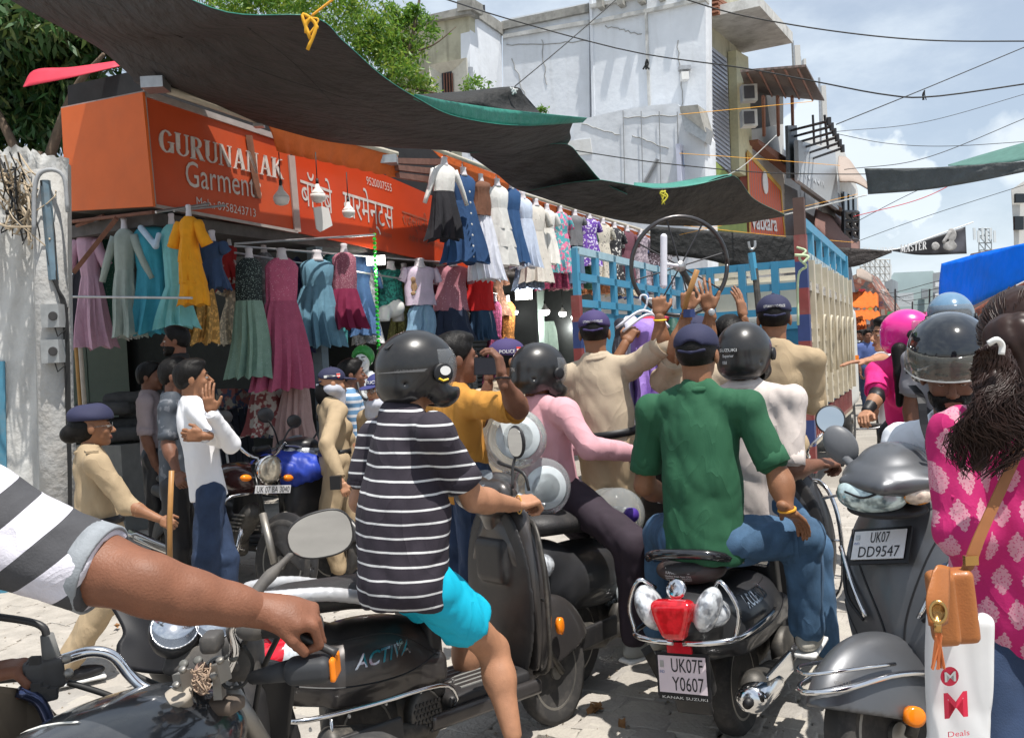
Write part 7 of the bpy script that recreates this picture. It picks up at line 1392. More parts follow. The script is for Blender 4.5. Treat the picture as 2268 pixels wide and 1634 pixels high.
for a, b in ((.75, .18), (.75, WID - .18), (LEN + .55, .12), (LEN + .55, WID - .15)): wheel((A_, Q(a, b, 0)), (0, 0, .42), .42, .22, tr, 5)
beam(Q(-.06, 0, .55), Q(-.06, WID, .55), .06, rd, 'rear_bumper', .10); MB().prism([Q(-.05, .2, .60), Q(-.05, .75, .60), Q(-.05, .75, .88), Q(-.05, .2, .88)], -D1 * .01).out('yellow_plate', mat('yellow_plate', (.75, .50, .02), .5), tr)
MB().prism([Q(-.02, .1, ZB), Q(-.02, WID - .1, ZB), Q(-.02, WID - .1, 1.0), Q(-.02, .1, 1.0)], -D1 * .03).out('tailgate', tcm, tr)
tag(MB().tube(curve_pts([W(1765, 548, 240), W(1785, 556, 242), W(1770, 572, 242), W(1786, 590, 242), W(1768, 612, 240), W(1768, 720, 240)], 24), .012, 5).tube(curve_pts([W(1760, 565, 242), W(1790, 568, 243), W(1778, 584, 243)], 10), .014, 5).out('pale_rope', mat('pale_green_rope', (.45, .55, .35), .8), smooth=True), 'pale green rope knotted round the truck corner post', 'rope')
# the raised wheel rack, hangers and clothes
wr = thing('display_wheel', 'large steel display wheel with spokes held up over the crowd', 'wheel', W(1505, 700, 345))
c = W(1505, 590, 345); n_ = nrm(toC(c) + V3(.28, 0, .0)); e1 = nrm(np.cross(V3(0, 0, 1), n_)); e2 = np.cross(n_, e1); R0 = .315
MB().tube([c + e1 * math.cos(k * math.pi / 24) * R0 + e2 * math.sin(k * math.pi / 24) * R0 for k in range(49)], .0145, 8).out('ring', mat('brushed_steel', (.09, .085, .085), .3, .9, var=.1), wr, True)
for k in range(8):
 a = k * math.pi / 4 + .25; MB().tube([c + n_ * .02, c + e1 * math.cos(a) * R0 + e2 * math.sin(a) * R0], .0055, 6).out('spoke', mat('dark_steel'), wr)
MB().lathe(c, n_, [(-.03, .035), (.03, .035)], 16).out('hub', steel, wr, True); MB().tube([c, c - n_ * .25 + e1 * .25 - e2 * .3], .022, 8).out('hub_pipe', darkmetal, wr, True)
h_ = SD(.01).cap(W(1470, 525, 352), W(1470, 632, 352), .022).cap(W(1470, 530, 352), W(1470, 628, 352), .012, sub=True).cap(W(1476, 585, 352), W(1500, 588, 352), .010); tag(h_.out('white_hanger', mat('hanger_white', (.68, .68, .74), .4), None, .005), 'long white plastic hanger caught in the raised wheel', 'hanger')
hg = mat('hanger_white')
for k, (u, v, lb) in enumerate(((1425, 672, 'front white hanger over the purple cloth'), (1440, 680, 'rear white hanger beside the raised fist'))):
 c = W(u, v, 395); t = thing('clothes_hanger', lb, 'hanger', c); MB().tube(curve_pts([c + V3(-.02, 0, .01), c + V3(-.01, 0, .045), c + V3(.02, 0, .04), c + V3(.02, 0, .0), c + V3(0, 0, -.04)], 12), .006, 6).tube(curve_pts([c + V3(-.16, 0, -.13), c + V3(-.06, 0, -.06), c + V3(0, 0, -.04), c + V3(.06, 0, -.07), c + V3(.10, 0, -.12)], 12), .009, 6).out('hanger_frame', hg, t, True)
gf = lambda s__: (lambda u, v: W(u, v, s__))
for k, (u, a, b, w0, w1, c_, lb, s__) in enumerate(((1375, 705, 830, 30, 34, (.02, .02, .03), 'black garment at the left edge of the held bunch', 400), (1395, 700, 935, 40, 36, (.62, .60, .68), 'white garment hanging under the raised arm', 402), (1428, 706, 900, 62, 46, (.30, .18, .55), 'lilac purple garment on top of the held bunch', 415), (1462, 715, 950, 30, 34, (.45, .01, .02), 'deep red garment in the middle of the held bunch', 398), (1490, 705, 960, 34, 36, (.012, .07, .05), 'dark green garment right of the red one', 405), (1512, 730, 960, 24, 30, (.10, .01, .03), 'dark maroon garment beside the dark green one', 395), (1445, 700, 760, 70, 60, (.45, .02, .05), 'red collar piece draped over the hangers', 406))):
 G(gf(s__ * .925), u, a, b, w0, w1, cloth('bunch_%d' % k, c_, rough=.6), lb, 'garment', seed=90 + k, bust=False, waist=.3, folds=5, cat='garment')
# people
def skin(n, c, **k): return mat('skin_' + n, c, .50, var=.16, sc=22, bump=.4, bsc=220, spec=.4, dirt=.22, dcol=tuple(x * .55 for x in c), **k)
sk1 = skin('brown', (.27, .125, .065)); sk2 = skin('dark_brown', (.17, .075, .045)); sk3 = skin('light_brown', (.40, .20, .115)); sk4 = skin('deep_brown', (.205, .085, .048))
hairm = mat('black_hair', (.007, .006, .0055), .5, var=.3, sc=60, bump=.6, bsc=160, spec=.22)
lipm = mat('lips', (.22, .07, .05), .5); eyew = mat('eye_white', (.6, .58, .54), .2, var=0); eyed = mat('eye_dark', (.015, .01, .008), .1, var=0)
khaki = mat('khaki_drill', (.38, .285, .175), .85, var=.08, sc=7, bump=.35, bsc=200, fold=.7); khaki2 = mat('khaki_light', (.45, .365, .265), .85, var=.06, sc=7, bump=.3, bsc=200, fold=.7)
navy = mat('navy_cap_cloth', (.022, .024, .062), .8, var=.1, bump=.3, bsc=200); purp = mat('faded_navy_cap', (.05, .035, .12), .8, var=.12, bump=.3, bsc=200)
denim = mat('blue_denim', (.055, .115, .20), .9, var=.4, sc=8, bump=.5, bsc=260, fold=.9); denim_d = mat('dark_denim_cloth', (.022, .04, .085), .9, var=.45, sc=6, bump=.5, bsc=260, fold=.9)
def lerp(a, b, t): return np.asarray(a) * (1 - t) + np.asarray(b) * t
def hand_sd(w, d, pn, side, curl=60, s=1., spread=.0, thumb=None, curls=None):
 """w wrist, d forearm direction, pn palm normal, side +1/-1: which edge carries the thumb"""
 d = nrm(d); pn = nrm(np.asarray(pn) - d * np.dot(pn, d)); x = np.cross(d, pn) * side; h = SD(.008 * s)
 h.cap(w - d * .03, w + d * .02 * s, .025 * s, .024 * s, flat=(pn, 1.25))
 h.box(w + d * .055 * s, (.036 * s, .040 * s, .012 * s), np.stack([x, d, pn], 1), rd=.011 * s, k=.015 * s)
 h.cap(w + d * .03 * s + x * .022 * s, w + d * .06 * s + x * .034 * s, .015 * s, .012 * s)
 for i, (o, l) in enumerate(((.028, .95), (.010, 1.05), (-.010, .98), (-.029, .78))):
  p = w + d * (.092 - .004 * abs(i - 1)) * s + x * o * s; a = 0; c_ = curls[i] if curls else curl
  dd = nrm(d + x * o * spread * 12); r = .0088 * s
  for j, ln in enumerate((.042, .027, .021)):
   a += math.radians(c_) * (1, 1.15, .8)[j]; q = p + (dd * math.cos(a) + pn * math.sin(a)) * ln * l * s
   h.cap(p, q, r, r * .93, k=.003); p = q; r *= .92
 t0 = w + d * .025 * s + x * .028 * s; th = thumb if thumb is not None else (d * .75 + x * .65 + pn * .25)
 th = nrm(th); t1 = t0 + th * .042 * s; t2 = t1 + nrm(th + d * .4 + pn * .5 * (curl > 40) - x * .4 * (curl > 40)) * .032 * s
 h.cap(t0, t1, .013 * s, .011 * s).cap(t1, t2, .0105 * s, .009 * s, k=.004)
 return h
def join(parts):
 V = []; F_ = []; n = 0
 for v, f in parts: V.append(v); F_.append(f + n); n += len(v)
 return np.vstack(V), np.vstack(F_)
def person(label, neck, pel, yaw, hyaw=None, hpitch=0, hroll=0, b=1., sk=sk1, arms=None, legs=None, shirt=None, sleeve=.55, trouser=None, head='hair', headm=None, hair_m=hairm, h=.012, fat=0., group=None, hands=None, beard=0, hem=.10, female=False, shw=None, collar=None, belt=None, shoes=None, trl=1., extra=None, wr=.010, tuck=False, headoff=None, face=True, name='person', wseed=1, shirt_len=None):
 hyaw = yaw if hyaw is None else hyaw; T_ = frame(yaw); rt, fw, _ = T_.T; Hh = frame(hyaw, hpitch, hroll); hr, hf, hu = Hh.T
 neck = np.asarray(neck, float); pel = np.asarray(pel, float); tu = nrm(neck - pel); fw = nrm(fw - tu * np.dot(fw, tu)); rt = np.cross(fw, tu)
 TL = np.linalg.norm(neck - pel); shw = (.185 if not female else .16) * b if shw is None else shw
 Hc = neck + nrm(tu * .6 + V3(0, 0, .8)) * .155 * b + hf * .025 * b if headoff is None else neck + headoff
 sh = {s: neck - tu * .055 * b + rt * shw * (1 if s == 'R' else -1) for s in 'LR'}; hp = {s: pel + rt * .085 * b * (1 if s == 'R' else -1) for s in 'LR'}
 foot = [a[1] for a in (legs or {}).values()]; base_ = V3(pel[0], pel[1], min([q[2] for q in foot] + [pel[2]]) if foot else 0)
 t = thing(name, label, 'person' if name == 'person' else 'mannequin', base_, group)
 P = lambda x, y, z: Hc + (hr * x + hf * y + hu * z) * b
 sk_ = SD(.018)
 sk_.ell(P(0, -.012, .025), (.077 * b, .097 * b, .088 * b), Hh).ell(P(0, .03, -.045), (.060 * b, .066 * b, .072 * b), Hh, k=.03)
 sk_.ell(P(0, .072, -.098), (.024 * b, .022 * b, .018 * b), Hh, k=.02).cap(P(-.030, .078, .022), P(.030, .078, .022), .013 * b, k=.015)
 for s in (-1, 1):
  sk_.ell(P(s * .030, .094, .003), (.014 * b, .010 * b, .009 * b), Hh, k=.008, sub=True).ell(P(s * .040, .068, -.030), (.018 * b, .016 * b, .018 * b), Hh, k=.015)
  sk_.ell(P(s * .079, -.008, -.010), (.010 * b, .020 * b, .031 * b), Hh, k=.006)
 sk_.cap(P(0, .094, .004), P(0, .116, -.030), .008 * b, .013 * b, k=.008).ell(P(0, .092, -.064), (.024 * b, .012 * b, .011 * b), Hh, k=.008)
 for s in (-1, 1): sk_.ell(P(s * .012, .104, -.036), (.009 * b, .010 * b, .008 * b), Hh, k=.004)
 sk_.cap(neck - tu * .05, P(0, -.02, -.055), (.062 if not female else .048) * b, (.056 if not female else .045) * b, k=.02)
 fine = sk_.mesh(.006 if h <= .011 else .0075)
 bd = SD(.03); bd.cap(neck - tu * .03, neck - tu * .04, .055 * b)
 wst = lerp(neck, pel, .62)
 bd.cap(neck - tu * .15 * b, wst, .125 * b, .105 * b, flat=(fw, 1.35)).cap(sh['L'], sh['R'], .048 * b).cap(wst, pel, .105 * b, .12 * b, flat=(fw, 1.25))
 AR = {}
 for s in 'LR':
  e, w_ = (arms or {}).get(s, (sh[s] - V3(0, 0, .29) * b + rt * .03, sh[s] - V3(0, 0, .54) * b + fw * .06)); AR[s] = (e, w_)
  k_ = 1. if not female else .86
  bd.cap(sh[s], e, .047 * b * k_, .040 * b * k_).cap(e, lerp(e, w_, .3), .041 * b * k_, .042 * b * k_).cap(lerp(e, w_, .25), w_, .042 * b * k_, .026 * b * k_)
 LG = {}
 for s in 'LR':
  if legs and s in legs: k2, a2 = legs[s]
  else: k2, a2 = hp[s] - V3(0, 0, .42) * b, hp[s] - V3(0, 0, .82) * b
  LG[s] = (k2, a2)
  bd.cap(hp[s], k2, .082 * b, .056 * b).cap(k2, lerp(k2, a2, .35), .054 * b, .058 * b).cap(lerp(k2, a2, .3), a2, .056 * b, .034 * b)
 parts = [fine, bd.mesh(h)]
 for s in 'LR':
  e, w_ = AR[s]; hs = (hands or {}).get(s, {})
  if hs is None: continue
  hs = dict(hs); d = hs.pop('d', w_ - e); pn = hs.pop('pn', fw * .3 - rt * (1 if s == 'R' else -1)); side = hs.pop('side', None)
  if side is None:
   side = 1 if s == 'R' else -1; side = -side if np.dot(np.cross(nrm(d), nrm(pn)), V3(0, 0, 1)) < 0 else side; side = 1 if np.dot(np.cross(nrm(d), nrm(pn)), fw + V3(0, 0, .5)) > 0 else -1
  hd_ = hand_sd(w_, d, pn, side, s=b * (.9 if female else 1.) * hs.pop('s', 1), **hs); parts.append(hd_.mesh(.0048 if h <= .012 else .006))
 v, f = join(parts); body = mesh('body', v, f, sk, t, True)
 if face:
  for s in (-1, 1):
   SD(.002).ell(P(s * .030, .084, .002), (.0125 * b, .0125 * b, .0115 * b), Hh).out('eye', eyew, t, .004)
   SD(.002).ell(P(s * .030, .094, .000), (.0058 * b, .0045 * b, .0058 * b), Hh).out('iris', eyed, t, .0028)
   SD(.002).ell(P(s * .030, .0855, .0065 - (.004 if hpitch < -10 else 0)), (.0142 * b, .0138 * b, .0088 * b), Hh).out('eyelid', sk, t, .0035)
   SD(.003).cap(P(s * .014, .096, .028), P(s * .046, .084, .030), .0052 * b, .0035 * b).out('eyebrow', hair_m, t, .0035)
  SD(.002).cap(P(-.020, .098, -.0625), P(.020, .098, -.0625), .0050 * b).cap(P(-.016, .098, -.071), P(.016, .098, -.071), .0062 * b).out('lips', lipm, t, .0035)
 if beard:
  bb_ = SD(.01).ell(P(0, .033, -.052), (.066 * b, .070 * b, .074 * b), Hh).ell(P(0, .078, -.102), (.03 * b, .027 * b, .025 * b), Hh).cut(P(0, 0, -.052), hu * 1. + hf * -.1).ell(P(0, .10, -.062), (.026 * b, .02 * b, .020 * b), Hh, sub=True, k=.004)
  bb_.cap(P(-.026, .096, -.052), P(.026, .096, -.052), .0065 * b).dsp = wrinkle(.003, 300, 2); bb_.out('beard', hair_m, t, .005)
 if head == 'hair':
  hh = SD(.02).ell(P(0, -.014, .034), (.086 * b, .106 * b, .094 * b), Hh).ell(P(0, .02, .095), (.06 * b, .07 * b, .035 * b), Hh).ell(P(0, -.06, -.01), (.07 * b, .05 * b, .06 * b), Hh)
  hh.cut(P(0, .060, .045), hf * .8 - hu * .62, .012).cut(P(0, 0, -.058), -hu, .01); hh.dsp = wrinkle(.0028, 110, 4, hu, .2); hh.out('hair', hair_m, t, .0065)
 elif head == 'cap' or head == 'beret' or head == 'helmet' or head == 'turban':
  if not female: 
   hh = SD(.01).ell(P(0, -.014, .02), (.081 * b, .101 * b, .085 * b), Hh).cut(P(0, .03, .0), hf, .01).cut(P(0, 0, -.050), -hu, .01); hh.out('hair', hair_m, t, .0075)
 if head == 'cap':
  cp = SD(.01).ell(P(0, -.010, .045), (.089 * b, .108 * b, .082 * b), Hh).cut(P(0, 0, .028), -hu * 1. - hf * .12, .004).ell(P(0, -.125, .03), (.045 * b, .05 * b, .028 * b), Hh, sub=True, k=.004)
  c_ = cp.out('cap_crown', headm or navy, t, .006)
  SD(.006).ell(P(0, .115, .030), (.070 * b, .075 * b, .010 * b), frame(hyaw, hpitch - 8, hroll)).cut(P(0, .07, .03), -hf).out('cap_brim', headm or navy, t, .005)
  SD(.003).ell(P(0, -.01, .127), (.010 * b, .010 * b, .006 * b), Hh).out('cap_button', headm or navy, t, .004)
  SD(.003).cap(P(-.05, -.098, .02), P(0, -.112, .012), .007 * b).cap(P(0, -.112, .012), P(.05, -.098, .02), .007 * b).out('cap_strap', headm or navy, t, .005)
  t['_c'] = c_.name
 if head == 'beret':
  SD(.02).ell(P(-.01, -.01, .070), (.115 * b, .125 * b, .055 * b), frame(hyaw, hpitch - 6, hroll + 8)).cap(P(0, .03, .055), P(0, -.05, .045), .085 * b).cut(P(0, 0, .040), -hu).out('beret', headm or navy, t, .007)
 if head == 'helmet':
  s1_ = SD(.03).ell(P(0, -.005, .020), (.122 * b, .148 * b, .132 * b), Hh).ell(P(0, .05, -.075), (.105 * b, .105 * b, .065 * b), Hh).ell(P(0, -.06, -.05), (.105 * b, .09 * b, .07 * b), Hh)
  s1_.box(P(0, .16, -.005), (.098 * b, .10 * b, .052 * b), Hh, rd=.03, k=.008, sub=True).ell(P(0, .0, -.05), (.092 * b, .115 * b, .11 * b), Hh, k=.01, sub=True).cut(P(0, 0, -.125), -hu - hf * .10, .012)
  s1_.cap(P(-.13, -.09, -.035), P(.13, -.09, -.035), .004, sub=True, k=.012)
  hm = s1_.out('helmet_shell', headm or mat('matt_black_helmet', (.012, .0125, .014), .30, var=.15, sc=4, dirt=.10, coat=.25), t, .007); t['_h'] = hm.name
  vz = SD(.004).ell(P(0, -.003, .018), (.1245 * b, .151 * b, .134 * b), Hh).ell(P(0, -.003, .018), (.116 * b, .1425 * b, .1255 * b), Hh, sub=True).cut(P(0, .03, 0), -hf).box(P(0, .1, .08 + .06), (.2, .25, .06), Hh, sub=True).box(P(0, .1, -.125), (.2, .25, .06), Hh, sub=True)
  vz.out('visor', mat('clear_visor', (.25, .26, .27), .12, alpha=.35, var=0), t, .005)
  for s in (-1, 1): MB().lathe(P(s * .116, .035, .0), hr * s, [(0, .030 * b), (.012, .028 * b), (.015, .018 * b)], 20).out('visor_pivot', platek, t, True)
 if shirt is not None:
  S_ = SD(.035); r1, r2, r3 = (.150, .128 + fat, .142 + fat * .8) if not female else (.128, .112 + fat, .138 + fat); r1 *= b; r2 *= b; r3 *= b
  S_.cap(neck - tu * .16 * b, wst, r1, r2, flat=(fw, 1.38 - fat * 2)).cap(wst, pel - tu * .03, r2, r3, flat=(fw, 1.25 - fat))
  S_.cap(sh['L'], sh['R'], .050 * b, k=.05).cap(neck - tu * .02 + rt * .05, sh['R'] - tu * .005, .045 * b, .050 * b, k=.04).cap(neck - tu * .02 - rt * .05, sh['L'] - tu * .005, .045 * b, .050 * b, k=.04).cap(neck + tu * .005 - fw * .01, neck - tu * .06, .068 * b, .09 * b, k=.05)
  if female: 
   for s in (-1, 1): S_.ell(neck - tu * .2 * b + fw * .075 + rt * s * .06, (.06, .055, .06), k=.05)
  hemp = pel - tu * (hem if not tuck else .0); S_.cut(hemp, -tu, .006)
  S_.ell(neck + tu * .075, (.066 * b, .066 * b, .060 * b), k=.006, sub=True)
  for s in 'LR':
   e, w_ = AR[s]; sl = sleeve[s] if isinstance(sleeve, dict) else sleeve
   if sl <= 1:
    p = lerp(sh[s], e, sl); S_.cap(sh[s] - tu * .01, p, .053 * b, .062 * b, k=.03)
   else: S_.cap(sh[s], e, .060 * b, .050 * b, k=.03).cap(e, lerp(e, w_, sl - 1), .051 * b, .037 * b, k=.02)
  S_.dsp = wrinkle(wr, 26, wseed, tu, .55)
  v, f = S_.mesh(h)
  so = mesh('shirt', v, f, shirt, t, True); t['_s'] = so.name
  for s in 'LR':
   e, w_ = AR[s]; sl = sleeve[s] if isinstance(sleeve, dict) else sleeve
   a, q = (sh[s], e) if sl <= 1 else (e, w_); p = lerp(a, q, sl if sl <= 1 else sl - 1); d = nrm(q - a); r_ = (.068 if sl <= 1 else .042) * b
   MB().lathe(p + d * (r_ * .55), d, [(-.06, r_ * .94), (0, r_), (.002, r_ * .96), (-.01, r_ * .82)], 22).out('sleeve_hem', shirt, t, True)
 if collar is not None:
  MB().tube([neck + tu * .022 + (rt * math.cos(a) * .066 + fw * math.sin(a) * .062) * b - fw * .012 + tu * .01 * math.sin(a) for a in np.linspace(-4.1, 1.0, 20)], .015 * b, 7).out('collar', collar, t, True)
 if trouser is not None:
  Tr = SD(.03).cap(pel + tu * .08, pel, .108 * b, .118 * b, flat=(fw, 1.3))
  for s in 'LR':
   k2, a2 = LG[s]; q = lerp(k2, a2, trl - 1) if trl > 1 else lerp(hp[s], k2, trl)
   if trl > 1: Tr.cap(hp[s], k2, .090 * b, .074 * b).cap(k2, q, .074 * b, .058 * b)
   else: Tr.cap(hp[s], q, .082 * b, .096 * b)
  if trl <= 1: d_k = nrm(LG['R'][0] - hp['R']); Tr.cut(lerp(hp['R'], LG['R'][0], trl + .02), d_k)
  Tr.dsp = wrinkle(wr * 1.2, 26, wseed + 5, tu, .6); Tr.out('trousers', trouser, t, h)
 if belt is not None:
  MB().lathe(pel + tu * .065, tu, [(-.02, .150 * b + fat), (.02, .150 * b + fat)], 28, .80, rt).out('belt', belt, t, True)
 if shoes is not None:
  for s in 'LR':
   if legs and s not in legs: continue
   k2, a2 = LG[s]; fd = nrm(fw * V3(1, 1, 0)); c = a2 + fd * .06 - V3(0, 0, .045)
   SD(.03).ell(c, (.045, .13, .038), look(fd)).cap(a2 - V3(0, 0, .02), a2 + V3(0, 0, .01), .045).cut(c - V3(0, 0, .030), (0, 0, -1)).out('shoe', shoes, t, .01)
   SD(.01).box(c - V3(0, 0, .035), (.045, .13, .010), look(fd), rd=.009).out('shoe_sole', whitepaint, t, .01)
 return t, dict(neck=neck, Hc=Hc, P=P, H=Hh, sh=sh, AR=AR, fw=fw, rt=rt, tu=tu)
capt = lambda t, P, lab, m=whitepaint: None
O_ = bpy.data.objects
st_ = lambda s_: (lambda u, v: W(u, v, s_))
A1 = st_(405)
t1, i1 = person('policewoman in khaki and navy beret holding a cane at the left', A1(200, 1003), A1(222, 1178), 58, 66, b=.92, sk=sk1, female=True, h=.010, shirt=khaki, sleeve=1.25, head='beret', trouser=khaki, trl=1.95, belt=platek, fat=.025, shw=.175,
 arms={'R': (W(282, 1118, 418), W(355, 1150, 420)), 'L': (W(190, 1110, 370), W(200, 1180, 370))}, legs={'R': (W(235, 1330, 420), W(145, 1478, 425)), 'L': (W(300, 1330, 395), W(335, 1480, 395))}, hands={'R': dict(pn=V3(-.3, .8, -.3), curl=80), 'L': None}, shoes=platek, collar=khaki, wr=.009)
P = i1['P']; s_ = SD(.02).ell(P(0, -.125, -.035), (.05, .05, .05)).ell(P(0, -.05, .0), (.082, .07, .085)).cut(P(0, .015, 0), i1['H'][:, 1]); s_.dsp = wrinkle(.0012, 120, 3); s_.out('hair_bun', hairm, t1, .007)
MB().tube([P(.078, -.0, .0), P(.06, .08, .005), P(.045, .103, .0)], .0025, 5).lathe(P(.035, .108, .0), i1['H'][:, 1], [(0, .020), (.002, .020)], 14).out('spectacles', mat('thin_glass', (.3, .3, .3), .1, alpha=.35, var=0), t1)
MB().box(i1['sh']['R'] + V3(-.02, 0, .062), (.045, .03, .006), frame(58)).out('epaulette', khaki, t1)
tag(MB().tube([W(380, 1042, 425), W(376, 1150, 425), W(377, 1330, 425)], .0135, 10).out('cane', mat('bamboo_brown', (.38, .19, .06), .45, var=.25, sc=6), smooth=True), 'polished brown cane in the fist of the beret policewoman', 'cane')
t2, i2 = person('young man in white long sleeved T-shirt and jeans touching his cheek', W(424, 893, 345), W(462, 1095, 345), 62, 72, hpitch=4, sk=sk1, h=.011, shirt=mat('white_cotton', (.78, .78, .80), .8, var=.04, bump=.2, bsc=200, fold=.8), sleeve=1.93, head='hair', trouser=denim_d, trl=1.97, hem=.02, wr=.007,
 arms={'R': (W(512, 985, 372), W(468, 915, 385)), 'L': (W(500, 975, 345), W(452, 965, 385))}, legs={'L': (W(500, 1235, 345), W(505, 1375, 345)), 'R': (W(455, 1235, 352), W(452, 1380, 352))}, hands={'R': dict(d=V3(-.1, -.1, 1), pn=V3(.1, 1, 0), curl=14, spread=.3), 'L': dict(d=V3(-1, -.3, .1), pn=V3(.2, 1, 0), curl=45)}, shoes=whitepaint)
person('man in dark patterned T-shirt standing behind the man in white', W(384, 882, 318), W(392, 1075, 318), 80, 85, sk=sk2, h=.014, shirt=mat('pattern_tee', pat=blobs((.05, .06, .075), (.12, .13, .15), 22, .6), var=.1), sleeve=.7, head='hair', trouser=platek, trl=1.95, arms={'R': (W(372, 985, 330), W(392, 1045, 335))}, wr=.008)
person('bearded man in black standing inside the dark corner shop', W(398, 795, 262), W(400, 960, 262), 235, 262, sk=sk4, h=.016, beard=1, shirt=mat('black_tee', (.018, .017, .017), .9), sleeve=.7, trouser=platek, trl=1.9)
person('shopper in pale checked shirt deep in the corner shop', W(330, 875, 262), W(345, 1010, 262), 80, 90, sk=sk2, h=.018, shirt=mat('pale_check', (.30, .24, .24), .9), sleeve=.8, trouser=platek, trl=1.9)
t5, i5 = person('policewoman with white scarf over her face beside the dusty pink trousers', W(733, 893, 300), W(742, 1020, 300), 62, 72, b=.95, sk=sk3, female=True, h=.012, shirt=khaki, sleeve=1.8, head='cap', headm=navy, trouser=khaki, trl=1.95, belt=platek, fat=.01, arms={'R': (W(722, 985, 320), W(757, 1068, 325)), 'L': (W(775, 975, 290), W(785, 1030, 290))}, legs={'R': (W(727, 1150, 305), W(750, 1262, 305)), 'L': (W(772, 1150, 295), W(785, 1268, 295))}, shoes=platek, face=False)
P = i5['P']; wsc = mat('white_scarf', (.44, .45, .50), .9, var=.08, bump=.2, bsc=90, fold=1.)
s_ = SD(.03).ell(P(0, .0, -.045), (.074, .098, .056)).cap(P(0, .03, -.08), P(.02, .06, -.20), .062, .025).cap(P(0, -.05, -.04), P(-.02, -.09, .0), .05, .035).cut(P(0, 0, .0), i5['H'][:, 2]); s_.dsp = wrinkle(.0022, 45, 5); s_.out('scarf', wsc, t5, .008)
SD(.02).ell(P(0, -.06, -.08), (.08, .06, .10)).out('hair', hairm, t5, .012); MB().box(W(744, 1068, 330), (.035, .03, .045)).out('dark_cuff', platek, t5)
def capbadge(t, P, H, side=1, txt='POLICE', fw_=False):
 c = bpy.data.objects[t['_c']]; 
 if fw_: text(txt, P(.055, .2, .055), -H[:, 0], H[:, 2], whitepaint, t, width=.11, height=.022, onto=c, lift=.003, bold=True)
 else: text(txt, P(side * .2, -.075, .045), H[:, 1] * side, H[:, 2], whitepaint, t, width=.085, height=.018, onto=c, lift=.003)
 f = H[:, 1] * side if not fw_ else -H[:, 0]; n = nrm(np.cross(f, H[:, 2])); q = [P(side * .2, .035, .06) + f * a + H[:, 2] * b_ for a, b_ in ((-.014, .016), (.014, .016), (.014, -.006), (0, -.020), (-.014, -.006))]
 if not fw_: 
  q = wrap(np.array(q), n, c, .004); MB().prism(q, n * .002).out('shield_badge', mat('badge_white_red', pat=stripes((.6, .04, .03), (.6, .55, .5), (0, 0, 1), .022, .4, 0), var=0), t)
capbadge(t5, i5['P'], i5['H'], 1, 'P')
person('man in blue and white striped shirt between the scarfed policewoman and the mannequin', W(775, 872, 275), W(785, 1010, 275), 75, 80, sk=sk2, h=.015, shirt=mat('blue_stripe', pat=stripes((.12, .25, .42), (.62, .64, .68), (0, 0, 1), .055, .4), var=.05), sleeve=1.5, trouser=platek, trl=1.9)
t7, i7 = person('policewoman in POLICE cap facing the camera with a white scarf under her chin', W(846, 905, 300), W(862, 1040, 300), 205, 212, hpitch=-4, b=.95, sk=sk3, female=True, h=.012, shirt=khaki, sleeve=1.8, head='cap', headm=mat('blue_police_cap', (.035, .04, .15), .8), trouser=khaki, trl=1.9)
P = i7['P']; capbadge(t7, i7['P'], i7['H'], 1, 'POLICE', True); s_ = SD(.03).ell(P(0, .03, -.115), (.085, .09, .05)).cap(P(0, .02, -.13), P(.03, .03, -.18), .075); s_.dsp = wrinkle(.0022, 50, 6); s_.out('scarf', wsc, t7, .009)
for s in (-1, 1): MB().lathe(P(s * .03, .108, .002), i7['H'][:, 1], [(0, .021), (.002, .021)], 16).out('spectacle_lens', mat('thin_glass'), t7)
mnw = mat('mannequin_white')
t8, i8 = person('white mannequin with green hair in a white draped gown', W(808, 835, 262), W(822, 960, 262), 195, 185, b=.92, sk=mnw, female=True, h=.014, shirt=mat('gown_white', (.55, .56, .56), .8, var=.05), sleeve=.1, head=None, name='shop_mannequin', hem=.5)
P = i8['P']; s_ = SD(.02).ell(P(0, -.02, .035), (.092, .11, .095)).cut(P(0, .055, .03), i8['H'][:, 1] * .8 - i8['H'][:, 2] * .6); s_.dsp = wrinkle(.004, 90, 2); s_.out('green_wig', mat('green_wig', (.02, .18, .03), .5, var=.3, bump=.6, bsc=150), t8, .008)
MB().tube(curve_pts([W(790, 838, 275), W(798, 872, 280), W(812, 885, 282), W(822, 868, 280), W(826, 842, 275)], 12), .012, 6).out('necklace', platek, t8)
tee = mat('black_white_stripe_tee', rough=.85, pat=stripes((.028, .022, .032), (.66, .66, .66), (0.03, 0.02, 1), .0465, .15, .02), var=.05, bump=.2, bsc=200, fold=.8)
t9, i9 = person('scooter rider in black T-shirt with thin white stripes and turquoise shorts', W(895, 925, 630), W(893, 1262, 640), 52, 60, sk=sk3, h=.010, shirt=tee, sleeve=.62, head='helmet', trouser=mat('turquoise_shorts', (.0, .42, .60), .7, var=.05, bump=.2, bsc=200, fold=.9), trl=.62, fat=.046, hem=.12, wr=.009, shw=.20,
 arms={'R': (W(1050, 1105, 640), W(1142, 1118, 600)), 'L': (W(800, 1110, 600), W(930, 1120, 540))}, legs={'R': (W(1092, 1438, 600), W(1135, 1625, 620)), 'L': (W(1030, 1400, 530), W(1040, 1560, 530))}, hands={'R': dict(d=V3(.8, .5, .1), pn=V3(0, .4, -1), curl=62), 'L': dict(pn=V3(0, 0, -1))}, headoff=V3(.05, .04, .155))
P = i9['P']; H9 = i9['H']; hm = O_[t9['_h']]
text('HEADNAUTICS', P(.08, -.2, .005), -H9[:, 0] * -1, H9[:, 2], mat('grey_print', (.16, .16, .16), .5), t9, width=.06, height=.010, onto=hm, lift=.002)
MB().lathe(P(.127, .040, -.005), H9[:, 0], [(0, .036), (.006, .036), (.008, .03)], 24).out('round_decal', platek, t9, True)
